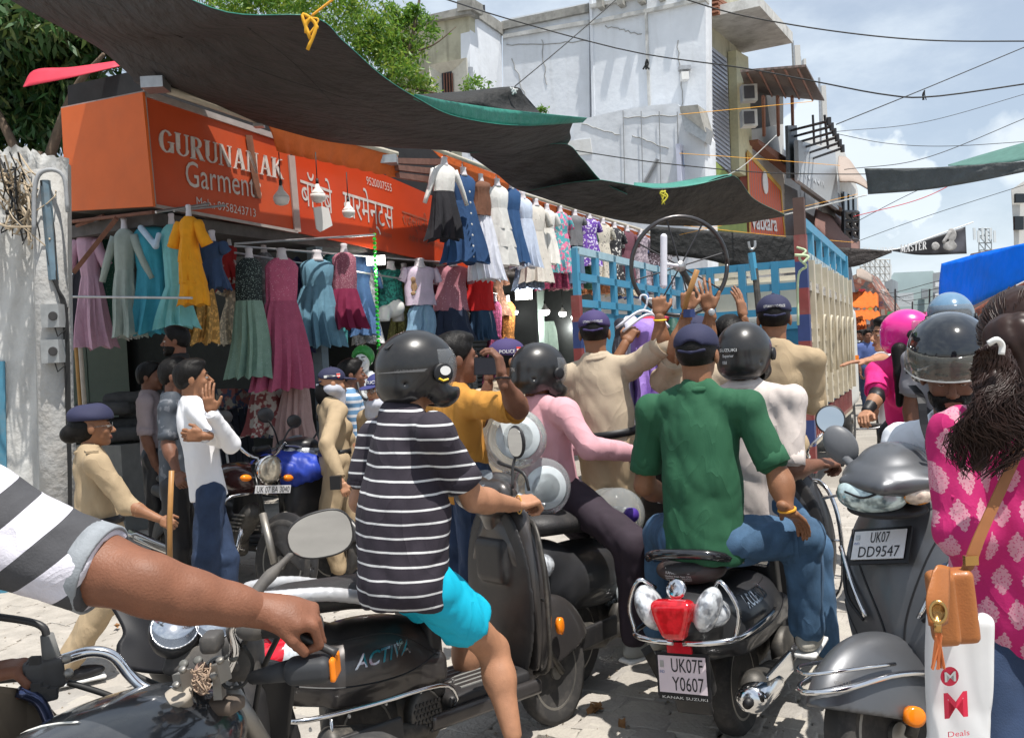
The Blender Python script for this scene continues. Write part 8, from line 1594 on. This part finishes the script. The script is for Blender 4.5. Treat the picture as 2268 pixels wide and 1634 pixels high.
MB().lathe(P(.136, .046, .004), H9[:, 0], [(0, .020), (.002, .020)], 20, .8).out('decal_white', whitepaint, t9); MB().tube([P(.137, .02, -.022), P(.137, .035, -.030), P(.137, .055, -.026)], .004, 5).out('decal_yellow', mat('yellow_plate'), t9)
for k in range(9): SD(.002).cap(P(-.045 + .011 * k, -.105, .105), P(-.045 + .011 * k, -.128, .088), .0035).out('helmet_vent', platek, t9, .003)
MB().tube([i9['AR']['R'][1] + V3(.012, .01, 0) + (V3(-.3, .5, 0) * math.cos(a) + V3(0, 0, 1) * math.sin(a)) * .034 for a in np.linspace(0, 6.28, 20)], .003, 5).out('thread_bracelet', mat('gold_thread', (.6, .35, .08), .5), t9)
och = mat('ochre_cotton', (.48, .22, .035), .85, var=.07, bump=.3, bsc=150, fold=.9)
t10, i10 = person('man in ochre T-shirt raising a phone behind the striped rider', W(1005, 868, 470), W(1030, 1060, 470), 62, 72, sk=sk2, h=.011, shirt=och, sleeve=.85, trouser=denim_d, trl=1.9, arms={'R': (W(1148, 905, 520), W(1112, 838, 540)), 'L': (W(1060, 930, 440), W(1082, 850, 440))}, hands={'R': dict(d=V3(-.1, .1, 1), pn=V3(-1, .3, .1), curl=38), 'L': dict(pn=V3(.6, .3, 0), curl=40, d=V3(.1, .1, 1))}, wr=.010)
ph_ = thing('mobile_phone', 'dark mobile phone held up by the man in ochre', 'phone', W(1104, 812, 520)); R_ = look(nrm(W(1135, 811, 520) - W(1075, 811, 520)))[:, [1, 0, 2]]
MB().box(W(1080, 811, 520), (.058, .005, .037), R_).out('phone_body', platek, ph_); MB().box(W(1080, 811, 520) + R_[:, 1] * -.006 * np.sign(R_[1, 1]), (.054, .0005, .034), R_).out('screen', mat('phone_screen', (.02, .02, .03), .06), ph_)
MB().tube([i10['AR']['R'][1] + (V3(1, .2, 0) * math.cos(a) + V3(.0, -1, .15) * math.sin(a)) * .031 for a in np.linspace(0, 6.28, 18)], .004, 5).out('dark_bracelet', platek, t10)
t11, i11 = person('police officer in purple navy cap behind the phone', W(1120, 862, 400), W(1125, 1040, 400), 40, 72, sk=sk1, h=.013, shirt=khaki2, sleeve=.8, head='cap', headm=purp, trouser=khaki, trl=1.9, collar=khaki2); capbadge(t11, i11['P'], i11['H'], 1, 'POLICE')
t13, i13 = person('police officer stretching one arm up to the clothes hangers', W(1322, 800, 405), W(1350, 985, 405), 18, 10, sk=sk1, h=.011, fat=.02, shirt=khaki2, sleeve={'R': 1.0, 'L': 1.0}, head='cap', headm=purp, trouser=khaki, trl=1.95, wr=.007, belt=platek, collar=khaki2, tuck=False, hem=.05,
 arms={'R': (W(1464, 768, 425), W(1461, 700, 430)), 'L': (W(1300, 920, 400), W(1385, 760, 395))}, hands={'R': dict(d=V3(0, 0, 1), pn=V3(.2, .9, .1), curl=78), 'L': dict(pn=V3(.3, .5, 0), curl=60)}, legs={'R': (W(1385, 1150, 405), W(1390, 1330, 405)), 'L': (W(1335, 1150, 405), W(1335, 1330, 405))})
MB().tube([i13['AR']['R'][1] - V3(0, 0, .02) + (V3(1, 0, 0) * math.cos(a) + V3(0, 1, .1) * math.sin(a)) * .031 for a in np.linspace(0, 6.28, 18)], .005, 5).out('yellow_bracelet', mat('yellow_plate'), t13)
t16, i16 = person('tall police officer in khaki with navy cap pushing at the truck corner', W(1716, 772, 430), W(1712, 985, 430), 22, 14, sk=sk1, h=.011, fat=.01, shirt=khaki, sleeve=.95, head='cap', trouser=khaki, trl=1.95, collar=khaki, belt=platek, wr=.008, arms={'R': (W(1800, 895, 430), W(1762, 880, 420)), 'L': (W(1660, 900, 420), W(1660, 850, 400))}, legs={'R': (W(1740, 1150, 425), W(1745, 1350, 425)), 'L': (W(1690, 1150, 425), W(1685, 1350, 425))})
for t_, i_ in ((t13, i13), (t16, i16)):
 H_ = i_['H']; P = i_['P']; text('UTTARAKHAND POLICE', P(-.052, -.3, .055), H_[:, 0], H_[:, 2], whitepaint, t_, width=.105, height=.013, onto=O_[t_['_c']], lift=.003)
t17, i17 = person('officer hidden behind the green polo rider raising a wooden stick', W(1545, 815, 415), W(1550, 1000, 415), 20, 20, sk=sk1, h=.013, shirt=khaki2, sleeve=.6, head='cap', trouser=khaki, trl=1.9, arms={'R': (W(1600, 900, 400), W(1590, 1000, 400)), 'L': (W(1497, 775, 430), W(1523, 690, 435))}, hands={'L': dict(d=V3(.05, 0, 1), pn=V3(.2, .9, 0), curl=78)}, face=False)
MB().box(i17['AR']['L'][1] + V3(0, -.03, -.01), (.028, .010, .020)).tube([i17['AR']['L'][1] - V3(0, 0, .01) + (V3(1, 0, 0) * math.cos(a) + V3(0, 1, .0) * math.sin(a)) * .031 for a in np.linspace(0, 6.28, 18)], .009, 6).out('wrist_watch', mat('navy_band'), t17)
tag(MB().tube([W(1544, 598, 445), W(1522, 660, 440), W(1512, 705, 435)], [.014, .014, .013], 10).out('wooden_stick', mat('bamboo_brown'), smooth=True), 'short wooden stick raised in a fist below the steel wheel', 'stick')
t18, i18 = person('person hidden behind the helmeted rider with both open hands raised', W(1618, 815, 415), W(1620, 1000, 415), 18, 18, sk=sk1, h=.013, shirt=khaki2, sleeve=.6, head='hair', trouser=khaki, trl=1.9, face=False, arms={'L': (W(1565, 760, 425), W(1573, 690, 430)), 'R': (W(1660, 780, 410), W(1646, 705, 415))}, hands={'L': dict(d=V3(-.25, 0, 1), pn=V3(.3, .9, 0), curl=14, spread=.5), 'R': dict(d=V3(-.1, .1, 1), pn=V3(-.6, .6, 0), curl=10, spread=.5)})
MB().lathe(i18['AR']['L'][1] + V3(0, -.028, -.005), (0, -1, 0), [(0, .018), (.008, .018), (.010, .015)], 16).out('watch_face', steel, t18, True)
pink = mat('pink_cotton', (.62, .33, .37), .85, var=.05, bump=.25, bsc=200, fold=.9)
t12, i12 = person('scooter rider in faded pink long sleeves with black helmet and dark trousers', W(1192, 895, 450), W(1232, 1098, 450), 52, 58, hpitch=-6, sk=sk2, h=.011, shirt=pink, sleeve=1.97, head='helmet', trouser=mat('plum_black_trouser', (.030, .020, .030), .85, var=.2), trl=1.93, hem=.08, wr=.009,
 arms={'R': (W(1305, 990, 475), W(1392, 1002, 450)), 'L': (W(1230, 990, 420), W(1330, 985, 410))}, legs={'R': (W(1400, 1205, 480), W(1404, 1420, 475)), 'L': (W(1330, 1200, 400), W(1325, 1350, 400))}, hands={'R': dict(pn=V3(0, .2, -1), curl=60)}, shoes=mat('grey_sandal', (.3, .3, .28), .8))
P = i12['P']; text('TPN', P(-.02, -.3, -.0), i12['H'][:, 0], i12['H'][:, 2], whitepaint, t12, width=.035, height=.018, onto=O_[t12['_h']], lift=.002)
grn = mat('bottle_green_pique', (.018, .095, .045), .85, var=.10, sc=4, bump=.35, bsc=300, fold=.8)
t14, i14 = person('pillion rider in bottle green polo shirt and navy cap on the black scooter', W(1545, 872, 555), W(1560, 1195, 560), 30, 24, sk=sk1, h=.010, shirt=grn, sleeve=.68, head='cap', trouser=denim, trl=1.95, fat=.022, hem=.08, collar=grn, wr=.010, shw=.20,
 arms={'R': (W(1728, 1062, 580), W(1743, 1128, 590)), 'L': (W(1428, 1075, 530), W(1490, 1110, 500))}, legs={'R': (W(1778, 1190, 560), W(1788, 1398, 555)), 'L': (W(1470, 1180, 500), W(1455, 1400, 500))}, hands={'R': dict(d=V3(.45, .35, -.4), pn=V3(.1, .2, -1), curl=16), 'L': None}, shoes=mat('beige_trainer', (.42, .40, .35), .8))
MB().tube([i14['AR']['R'][1] + (V3(1, .2, .2) * math.cos(a) + V3(-.2, 1, .1) * math.sin(a)) * .030 for a in np.linspace(0, 6.28, 18)], .005, 5).out('orange_thread', mat('orange_cord'), t14)
crm = mat('cream_pique', (.60, .53, .49), .85, var=.05, bump=.3, bsc=250, fold=.8)
t15, i15 = person('rider in cream polo shirt and black helmet driving the black scooter', W(1650, 862, 490), W(1672, 1120, 490), 33, 30, sk=sk2, h=.011, shirt=crm, sleeve=.80, head='helmet', trouser=denim, trl=1.95, fat=.02, collar=crm, wr=.009, shw=.205,
 arms={'R': (W(1748, 1040, 510), W(1815, 1028, 500)), 'L': (W(1580, 1050, 460), W(1640, 1030, 440))}, legs={'R': (W(1800, 1215, 500), W(1828, 1440, 505)), 'L': (W(1600, 1200, 440), W(1600, 1400, 440))}, hands={'R': dict(d=V3(.85, .4, 0), pn=V3(0, .3, -1), curl=60)}, shoes=mat('beige_trainer'))
P = i15['P']; H_ = i15['H']
for s__, a, z, w in (('SUZUKI', -.075, .020, .085), ('Superior', -.06, -.005, .055), ('ISI', -.06, -.035, .02)): text(s__, P(a, -.3, z), H_[:, 0], H_[:, 2], whitepaint, t15, width=w, height=.013, onto=O_[t15['_h']], lift=.002, bold=True)
mag = mat('magenta_cotton', (.75, .02, .20), .8, var=.05, fold=.8)
t19, i19 = person('woman in bright magenta T-shirt and pink helmet riding the glossy scooter', W(2003, 800, 375), W(2015, 965, 370), 195, 118, sk=sk3, female=True, h=.012, shirt=mag, sleeve=.6, head='helmet', headm=mat('pink_helmet', (.80, .02, .28), .25, coat=.8, var=.04), trouser=platek, trl=1.9, arms={'R': (W(1942, 880, 385), W(1918, 912, 390)), 'L': (W(2080, 880, 380), W(2090, 930, 385))}, hands={'R': dict(d=V3(-.4, -.6, -.2), pn=V3(0, -.3, -1), curl=50)})
SD(.02).cap(W(1992, 775, 385), W(1996, 830, 388), .045, .04).cap(W(1996, 830, 388), W(1992, 895, 388), .04, .02).out('long_hair', hairm, t19, .01)
SD(.02).cap(lerp(i19['sh']['R'], i19['AR']['R'][0], .6), i19['AR']['R'][0], .043).cap(i19['AR']['R'][0], lerp(*i19['AR']['R'], .9), .042, .032).out('black_arm_sleeve', platek, t19, .01)
person('person in white scarf reaching an arm out left of the pink helmet', W(1975, 790, 320), W(1990, 930, 320), 260, 260, sk=sk3, h=.016, shirt=mat('white_cotton'), sleeve=.7, trouser=platek, trl=1.9, arms={'R': (W(1955, 798, 330), W(1918, 800, 335)), 'L': (W(1950, 860, 320), W(1940, 900, 320))}, hands={'R': dict(pn=V3(0, 0, -1), curl=8, d=V3(-1, -.1, 0))})
person('rider with a pale blue helmet behind the bearded man', W(2106, 770, 400), W(2110, 920, 400), 200, 200, sk=sk2, h=.016, shirt=mat('grey_far_shirt', (.2, .2, .22), .9), head='helmet', headm=mat('blue_grey_helmet', (.12, .22, .33), .2, coat=.8), trouser=platek)
rr = random.Random(21)
for k in range(12):
 u = 1893 + k * 9 + rr.uniform(-3, 3); s_ = 70 + 14 * (k % 4); g0 = W(u, 740, s_); z = 1.30
 person(('far pedestrian in %s clothes in the street beyond the truck' % ['red', 'white', 'dark', 'blue', 'brown', 'grey', 'yellow', 'green', 'pink', 'black', 'purple', 'beige'][k]), V3(g0[0], g0[1], 1.42), V3(g0[0], g0[1], .92), 180 + 40 * (k % 3), sk=sk2, h=.035, face=False, shirt=mat('far_shirt_%d' % k, [(.4, .05, .05), (.6, .6, .6), (.05, .05, .06), (.08, .12, .3), (.2, .1, .06), (.25, .25, .25), (.6, .45, .1), (.08, .25, .1), (.6, .2, .3), (.02, .02, .02), (.2, .08, .3), (.45, .38, .28)][k], .9), sleeve=.7, trouser=denim_d, trl=1.9, group='people in the far street')
wsh = mat('white_shirt', (.72, .75, .80), .8, var=.04, bump=.2, bsc=200, fold=.8)
t20, i20 = person('bearded man in white shirt with black helmet and tinted visor looking down', W(2112, 945, 650), W(2215, 1240, 600), 222, 203, hpitch=-17, sk=sk2, h=.010, b=1.05, shirt=wsh, sleeve=.62, head=None, beard=1, trouser=denim_d, trl=1.9, fat=.02, collar=wsh, arms={'R': (W(1985, 1055, 600), W(1940, 1080, 545)), 'L': (W(2300, 1080, 640), W(2260, 1150, 700))}, hands={'R': dict(pn=V3(0, 0, -1))}, headoff=V3(-.040, -.075, .185), legs={'R': (W(2130, 1300, 700), W(2150, 1500, 700)), 'L': (W(2280, 1300, 700), W(2280, 1500, 700))})
P = i20['P']; H_ = i20['H']
s_ = SD(.03).ell(P(0, -.01, .075), (.130, .152, .125), H_).ell(P(0, -.05, -.02), (.118, .10, .09), H_).ell(P(0, .06, -.04), (.088, .13, .075), H_, sub=True, k=.02).cut(P(0, 0, -.075), -H_[:, 2]).cut(P(0, .06, .035), H_[:, 1] * .55 - H_[:, 2] * .83, .01)
s_.out('helmet_shell', mat('gloss_black_helmet', (.010, .012, .016), .10, coat=1, var=.2, sc=20), t20, .006)
vz = SD(.004).ell(P(0, .0, .055), (.141, .170, .150), H_).ell(P(0, .0, .055), (.132, .161, .141), H_, sub=True).cut(P(0, .02, 0), -H_[:, 1]).cut(P(0, 0, .105), H_[:, 2]).cut(P(0, 0, .030), -H_[:, 2])
vz.out('visor', mat('smoky_visor', (.16, .16, .14), .06, alpha=.36, var=0, spec=1.), t20, .005)
MB().tube(curve_pts([P(-.132, .02, .03), P(-.094, .122, .03), P(0, .163, .03), P(.094, .122, .03), P(.132, .02, .03)], 20), .003, 5).out('visor_edge', mat('thin_glass2', (.5, .5, .48), .2), t20)
for s in (-1, 1):
 MB().lathe(P(s * .118, .02, .03), H_[:, 0] * s, [(0, .02), (.012, .018)], 16).out('visor_pivot', platek, t20)
strp = MB()
pts_ = curve_pts([P(.112, .04, -.02), W(2040, 880, 690), W(2048, 940, 695), W(2063, 985, 700)], 12)
for a, b_ in zip(pts_[:-1], pts_[1:]): strp.prism([a + V3(-.013, 0, 0), b_ + V3(-.013, 0, 0), b_ + V3(.013, 0, 0), a + V3(.013, 0, 0)], (0, .004, 0))
strp.out('chin_strap', platek, t20); MB().box(W(2063, 985, 705), (.018, .006, .014)).out('strap_buckle', platek, t20)
def paisley(nt, co):
 v = nt.nodes.new('ShaderNodeMapping'); v.inputs['Scale'].default_value = (20.0, 20.0, 12.5); nt.links.new(co, v.inputs[0])
 sx = nt.nodes.new('ShaderNodeSeparateXYZ'); nt.links.new(v.outputs[0], sx.inputs[0]); x, z = sx.outputs[0], sx.outputs[2]
 row = _math(nt, 'FLOOR', _math(nt, 'ADD', z, 50)); xo = _math(nt, 'ADD', x, _math(nt, 'MULTIPLY', _math(nt, 'MODULO', row, 2), .5))
 fx = _math(nt, 'SUBTRACT', _math(nt, 'FRACT', _math(nt, 'ADD', xo, 50)), .5); fz = _math(nt, 'SUBTRACT', _math(nt, 'FRACT', _math(nt, 'ADD', z, 50)), .5)
 wd_ = _math(nt, 'MULTIPLY', _math(nt, 'SUBTRACT', 1.0, _math(nt, 'POWER', _math(nt, 'ABSOLUTE', _math(nt, 'MULTIPLY', fz, 2.15)), 1.6)), .34)
 wd2 = _math(nt, 'ADD', wd_, _math(nt, 'MULTIPLY', _math(nt, 'SINE', _math(nt, 'MULTIPLY', fz, 46)), .03))
 inside = _math(nt, 'LESS_THAN', _math(nt, 'ABSOLUTE', fx), wd2)
 fine = nt.nodes.new('ShaderNodeTexVoronoi'); fine.inputs['Scale'].default_value = 170; nt.links.new(co, fine.inputs[0])
 f2 = _math(nt, 'MULTIPLY', inside, _math(nt, 'SUBTRACT', 1.0, _math(nt, 'MULTIPLY', _math(nt, 'LESS_THAN', fine.outputs['Distance'], .33), .65)))
 return _mixc(nt, f2, (.45, .010, .125), (.56, .25, .32))
kur = mat('pink_print_kurta', pat=paisley, rough=.8, var=.06, bump=.2, bsc=150, fold=.8)
t21, i21 = person('woman in pink printed kurta with long wavy ponytail seen from behind', W(2282, 905, 930), W(2280, 1320, 900), 8, 2, sk=sk3, female=True, b=1.0, h=.010, shirt=kur, sleeve=1.9, head=None, trouser=denim_d, trl=1.95, hem=.10, fat=.05, shw=.165, wr=.009, arms={'L': (W(2128, 1180, 940), W(2185, 1300, 880)), 'R': (W(2420, 1180, 930), W(2420, 1330, 960))}, legs={'L': (W(2200, 1640, 930), W(2190, 1900, 930)), 'R': (W(2340, 1640, 930), W(2340, 1900, 930))}, hands={'L': None, 'R': None}, face=False)
P = i21['P']; hm_ = mat('dark_brown_hair', (.026, .012, .009), .40, var=.4, sc=40, spec=.35)
s_ = SD(.03).ell(P(0, -.01, .03), (.095, .118, .108)).ell(P(0, -.05, -.02), (.08, .07, .09)).ell(P(.03, .03, -.03), (.08, .07, .1)); s_.dsp = wrinkle(.0020, 90, 3, V3(.6, 0, .6), .2); s_.out('hair', hm_, t21, .006)
tie = W(2188, 765, 1030); MB().tube(curve_pts([tie + V3(-.014, -.028, .004), tie + V3(0, -.036, .012), tie + V3(.014, -.030, .0), tie + V3(.012, -.03, -.02)], 14), .0065, 8).out('white_hair_clip', whitepaint, t21, True)
MB().tube([P(-.075, -.09, .06), P(-.02, -.115, .075)], .004, 5).out('hair_pin', platek, t21)
rh = random.Random(9); core = SD(.03).cap(W(2192, 775, 1010), W(2208, 850, 1020), .014, .024).cap(W(2208, 850, 1020), W(2190, 950, 1020), .026, .036).cap(W(2190, 950, 1020), W(2165, 1030, 1020), .032, .010).cap(W(2250, 760, 960), W(2262, 880, 960), .07, .05); core.dsp = wrinkle(.006, 60, 8, (0, 0, 1), .15); core.out('ponytail', hm_, t21, .007)
lk = MB()
for k in range(520):
 a = rh.uniform(0, 6.28); r0 = rh.uniform(.3, 1.); w_ = rh.uniform(.004, .0085); fr_ = rh.uniform(.7, 1.3); ph_2 = rh.uniform(0, 6.28); L_ = rh.uniform(.65, 1.02); pts2 = []
 for j in range(15):
  t_ = j / 14 * L_; ctr = lerp(lerp(W(2190, 772, 1015), W(2208, 880, 1020), min(1, t_ * 2)), W(2166, 1050, 1020), max(0, t_ * 2 - 1)); R_ = (.018 + .040 * math.sin(math.pi * min(1, t_ * .97) ** 1.9)) * (.7 + .45 * r0)
  pts2.append(ctr + V3(math.cos(a + .8 * math.sin(t_ * 9)) * R_ * 1.2 + .011 * math.sin(t_ * 26 * fr_ + ph_2), math.sin(a) * R_ * .8 - .01 + .006 * math.cos(t_ * 26 + ph_2), .006 * math.sin(t_ * 30 + ph_2)))
 lk.tube(pts2, [w_ * .35 * (1 - .6 * j / 14) for j in range(15)], 4, caps=False)
tl_ = (tie - i21['Hc']) @ i21['H'] / V3(.098, .121, .111); tl_ = nrm(tl_)
for k in range(260):
 a0 = nrm(V3(rh.gauss(0, 1), rh.uniform(-.6, .7), rh.uniform(-.3, 1.2))); q_ = []
 for j in range(9): d = nrm(lerp(a0, tl_, j / 8 + .0001)); q_.append(P(*(d * V3(.098, .121, .111) * (1.0 + .012 * math.sin(k)) + V3(0, -.01, .03) * (1 - j / 8))))
 lk.tube(q_, .0022, 4, caps=False)
lk.out('hair_locks', hm_, t21, True)
MB().tube([W(2360, 1080, 930), W(2268, 1100, 930), W(2170, 1108, 935), W(2108, 1100, 950)], .006, 5).out('waist_seam', kur, t21, True)
bg_ = thing('handbag', 'tan leather shoulder bag with tassel at the woman in pink', 'handbag', W(2105, 1430, 1060))
lea = mat('tan_leather', (.35, .120, .030), .42, var=.10, sc=10, bump=.3, bsc=200, coat=.15); lead = mat('brown_leather_strap', (.27, .10, .03), .5, var=.2)
Rb = frame(14, 0, -4)
SD(.01).box(W(2122, 1340, 1040), (.034, .028, .078), Rb, rd=.014).box(W(2088, 1345, 1060), (.026, .030, .076), Rb, rd=.014).out('bag_body', lea, bg_, .005)
v, f = coons([W(2068, 1262, 1090), W(2080, 1250, 1085), W(2105, 1255, 1075)], [W(2058, 1385, 1110), W(2082, 1388, 1110), W(2100, 1380, 1100)], [W(2068, 1262, 1090), W(2052, 1325, 1105), W(2058, 1385, 1110)], [W(2105, 1255, 1075), W(2104, 1320, 1095), W(2100, 1380, 1100)], 10, 12)
solid(mesh('bag_flap', v, f, lea, bg_, True), .004)
c = W(2078, 1355, 1125); MB().lathe(c, nrm(CAM - c), [(0, .017), (.003, .017), (.003, .012), (0, .012)], 20, 1.4).out('brass_ring', mat('brass', (.55, .33, .12), .25, 1.), bg_, True)
tp = W(2077, 1385, 1125)
for k in range(16): MB().tube([tp, tp + V3(rh.uniform(-.006, .006), rh.uniform(-.004, .004), -.02), tp + V3(rh.uniform(-.016, .012), rh.uniform(-.006, .006), -.085)], .0022, 4).out('tassel_strand', mat('tassel', (.55, .16, .05), .7), bg_)
MB().lathe(tp, (0, 0, 1), [(-.012, .008), (.012, .007)], 10).out('tassel_cap', mat('brass'), bg_, True)
sp_ = curve_pts([W(2300, 900, 1010), W(2262, 985, 1020), W(2215, 1090, 1030), W(2170, 1190, 1040), W(2150, 1245, 1045), W(2138, 1270, 1045)], 24); sm = MB()
for a, b_ in zip(sp_[:-1], sp_[1:]):
 x = V3(.017, 0, .008); sm.prism([a - x, b_ - x, b_ + x, a + x], (0, .004, 0))
sm.out('shoulder_strap', lead, bg_); MB().box(W(2150, 1240, 1050), (.014, .006, .010)).out('strap_buckle', mat('brass'), bg_)
pb = thing('shopping_bag', 'white plastic shopping bag with red letters below the tan handbag', 'shopping bag', W(2110, 1900, 1000))
s_ = SD(.02).box(W(2122, 1590, 985), (.064, .026, .235), frame(10, 0, 3), rd=.012); s_.dsp = wrinkle(.0045, 34, 12, (0, 0, 1), .3); pbo = s_.out('bag', mat('white_polythene', (.70, .70, .70), .35, var=.04), pb, .007)
red = mat('red_print', (.62, .02, .06), .5); ex_ = nrm(V3(1, .12, 0)); c = W(2103, 1497, 1022)
MB().prism(np.array([c + ex_ * .021 * math.cos(a) + V3(0, 0, .021) * math.sin(a) for a in np.linspace(0, 6.28, 24, endpoint=False)]), nrm(np.cross(ex_, EZ)) * .001).out('red_disc', red, pb)
text('M', c - ex_ * .013 - EZ * .010 + nrm(np.cross(ex_, EZ)) * .003, ex_, EZ, whitepaint, pb, width=.026, height=.021, bold=True); text('M', W(2092, 1590, 1022), ex_, EZ, red, pb, width=.055, height=.055, bold=True); text('Deals', W(2100, 1632, 1022), ex_, EZ, red, pb, width=.05, height=.012)
stp = mat('striped_knit', rough=.9, pat=stripes((.62, .60, .66), (.06, .06, .065), (.55, .25, -.80), .105, .46, .012), var=.12, sc=30, bump=.4, bsc=200, fold=1.)
E22, W22 = W(345, 1305, 1190), W(585, 1352, 1130)
SH = W(-80, 1150, 1170)
t22, i22 = person('motorcycle rider in grey black and white striped knit shirt reaching to the handlebar', W(-330, 930, 1150), W(-300, 1500, 1050), 38, 38, sk=sk4, h=.011, b=1.05, shirt=None, head='hair', trouser=denim_d, trl=1.9, arms={'R': (SH, lerp(SH, E22, .3)), 'L': (W(-330, 1400, 1150), W(-60, 1500, 1090))}, hands={'R': None, 'L': dict(d=V3(.9, .2, .1), pn=V3(0, 0, -1), curl=60)}, shw=.26)
a1_ = SD(.035); a1_.cap(SH, lerp(SH, E22, .7), .070, .062).cap(lerp(SH, E22, .6), E22, .062, .047).cap(E22, lerp(E22, W22, .35), .045, .045).cap(lerp(E22, W22, .3), lerp(E22, W22, .75), .045, .032).cap(lerp(E22, W22, .7), W22, .034, .027)
a1_.ell(lerp(SH, E22, .95) + V3(-.01, -.015, .024), (.045, .04, .03), k=.06)
a1_.dsp = lambda P: .0012 * np.sin(P[:, 0] * 60 + P[:, 2] * 40) * np.sin(P[:, 1] * 70)
hd2 = hand_sd(W22, W(665, 1362, 1120) - W22, V3(-.05, .35, -1), -1, s=1.12, curls=(66, 68, 70, 72), thumb=V3(.6, .0, -.8), curl=58)
hd2.cap(W22 - nrm(W(665, 1362, 1120) - W22) * .04, W22 + nrm(W(665, 1362, 1120) - W22) * .05, .031, .032, k=.03)
v, f = join([a1_.mesh(.006), hd2.mesh(.0042)]); mesh('right_arm', v, f, sk4, t22, True)
sv = SD(.05).cap(W(-250, 1130, 1130), SH, .13, .105).cap(SH, lerp(SH, E22, .66), .098, .080).ell(W(-220, 1350, 1090), (.16, .18, .25)).cap(W(-250, 1000, 1130), W(-250, 1400, 1080), .17)
d_ = nrm(E22 - SH); sv.cut(lerp(SH, E22, .72), d_, .004); sv.cap(lerp(SH, E22, .55), E22 + d_ * .1, .068, .060, sub=True, k=.004); sv.dsp = wrinkle(.007, 20, 21, d_, .5); sv.out('shirt', stp, t22, .008)
MB().lathe(lerp(SH, E22, .72), d_, [(-.036, .084), (.0, .086), (.003, .081), (-.02, .070)], 36).out('sleeve_hem', mat('grey_knit', (.26, .28, .30), .9, var=.15, sc=40, bump=.4, bsc=200), t22, True)
a_w = nrm(W22 - E22)
for k in range(2): MB().tube([lerp(E22, W22, .99 + .02 * k) + (nrm(np.cross(a_w, EZ)) * math.cos(a) + np.cross(nrm(np.cross(a_w, EZ)), a_w) * math.sin(a)) * .0325 + a_w * .008 * math.sin(a + k) for a in np.linspace(0, 6.28, 24)], .0022, 5).out('wrist_thread', mat('orange_thread2', (.65, .22, .10), .8), t22, True)
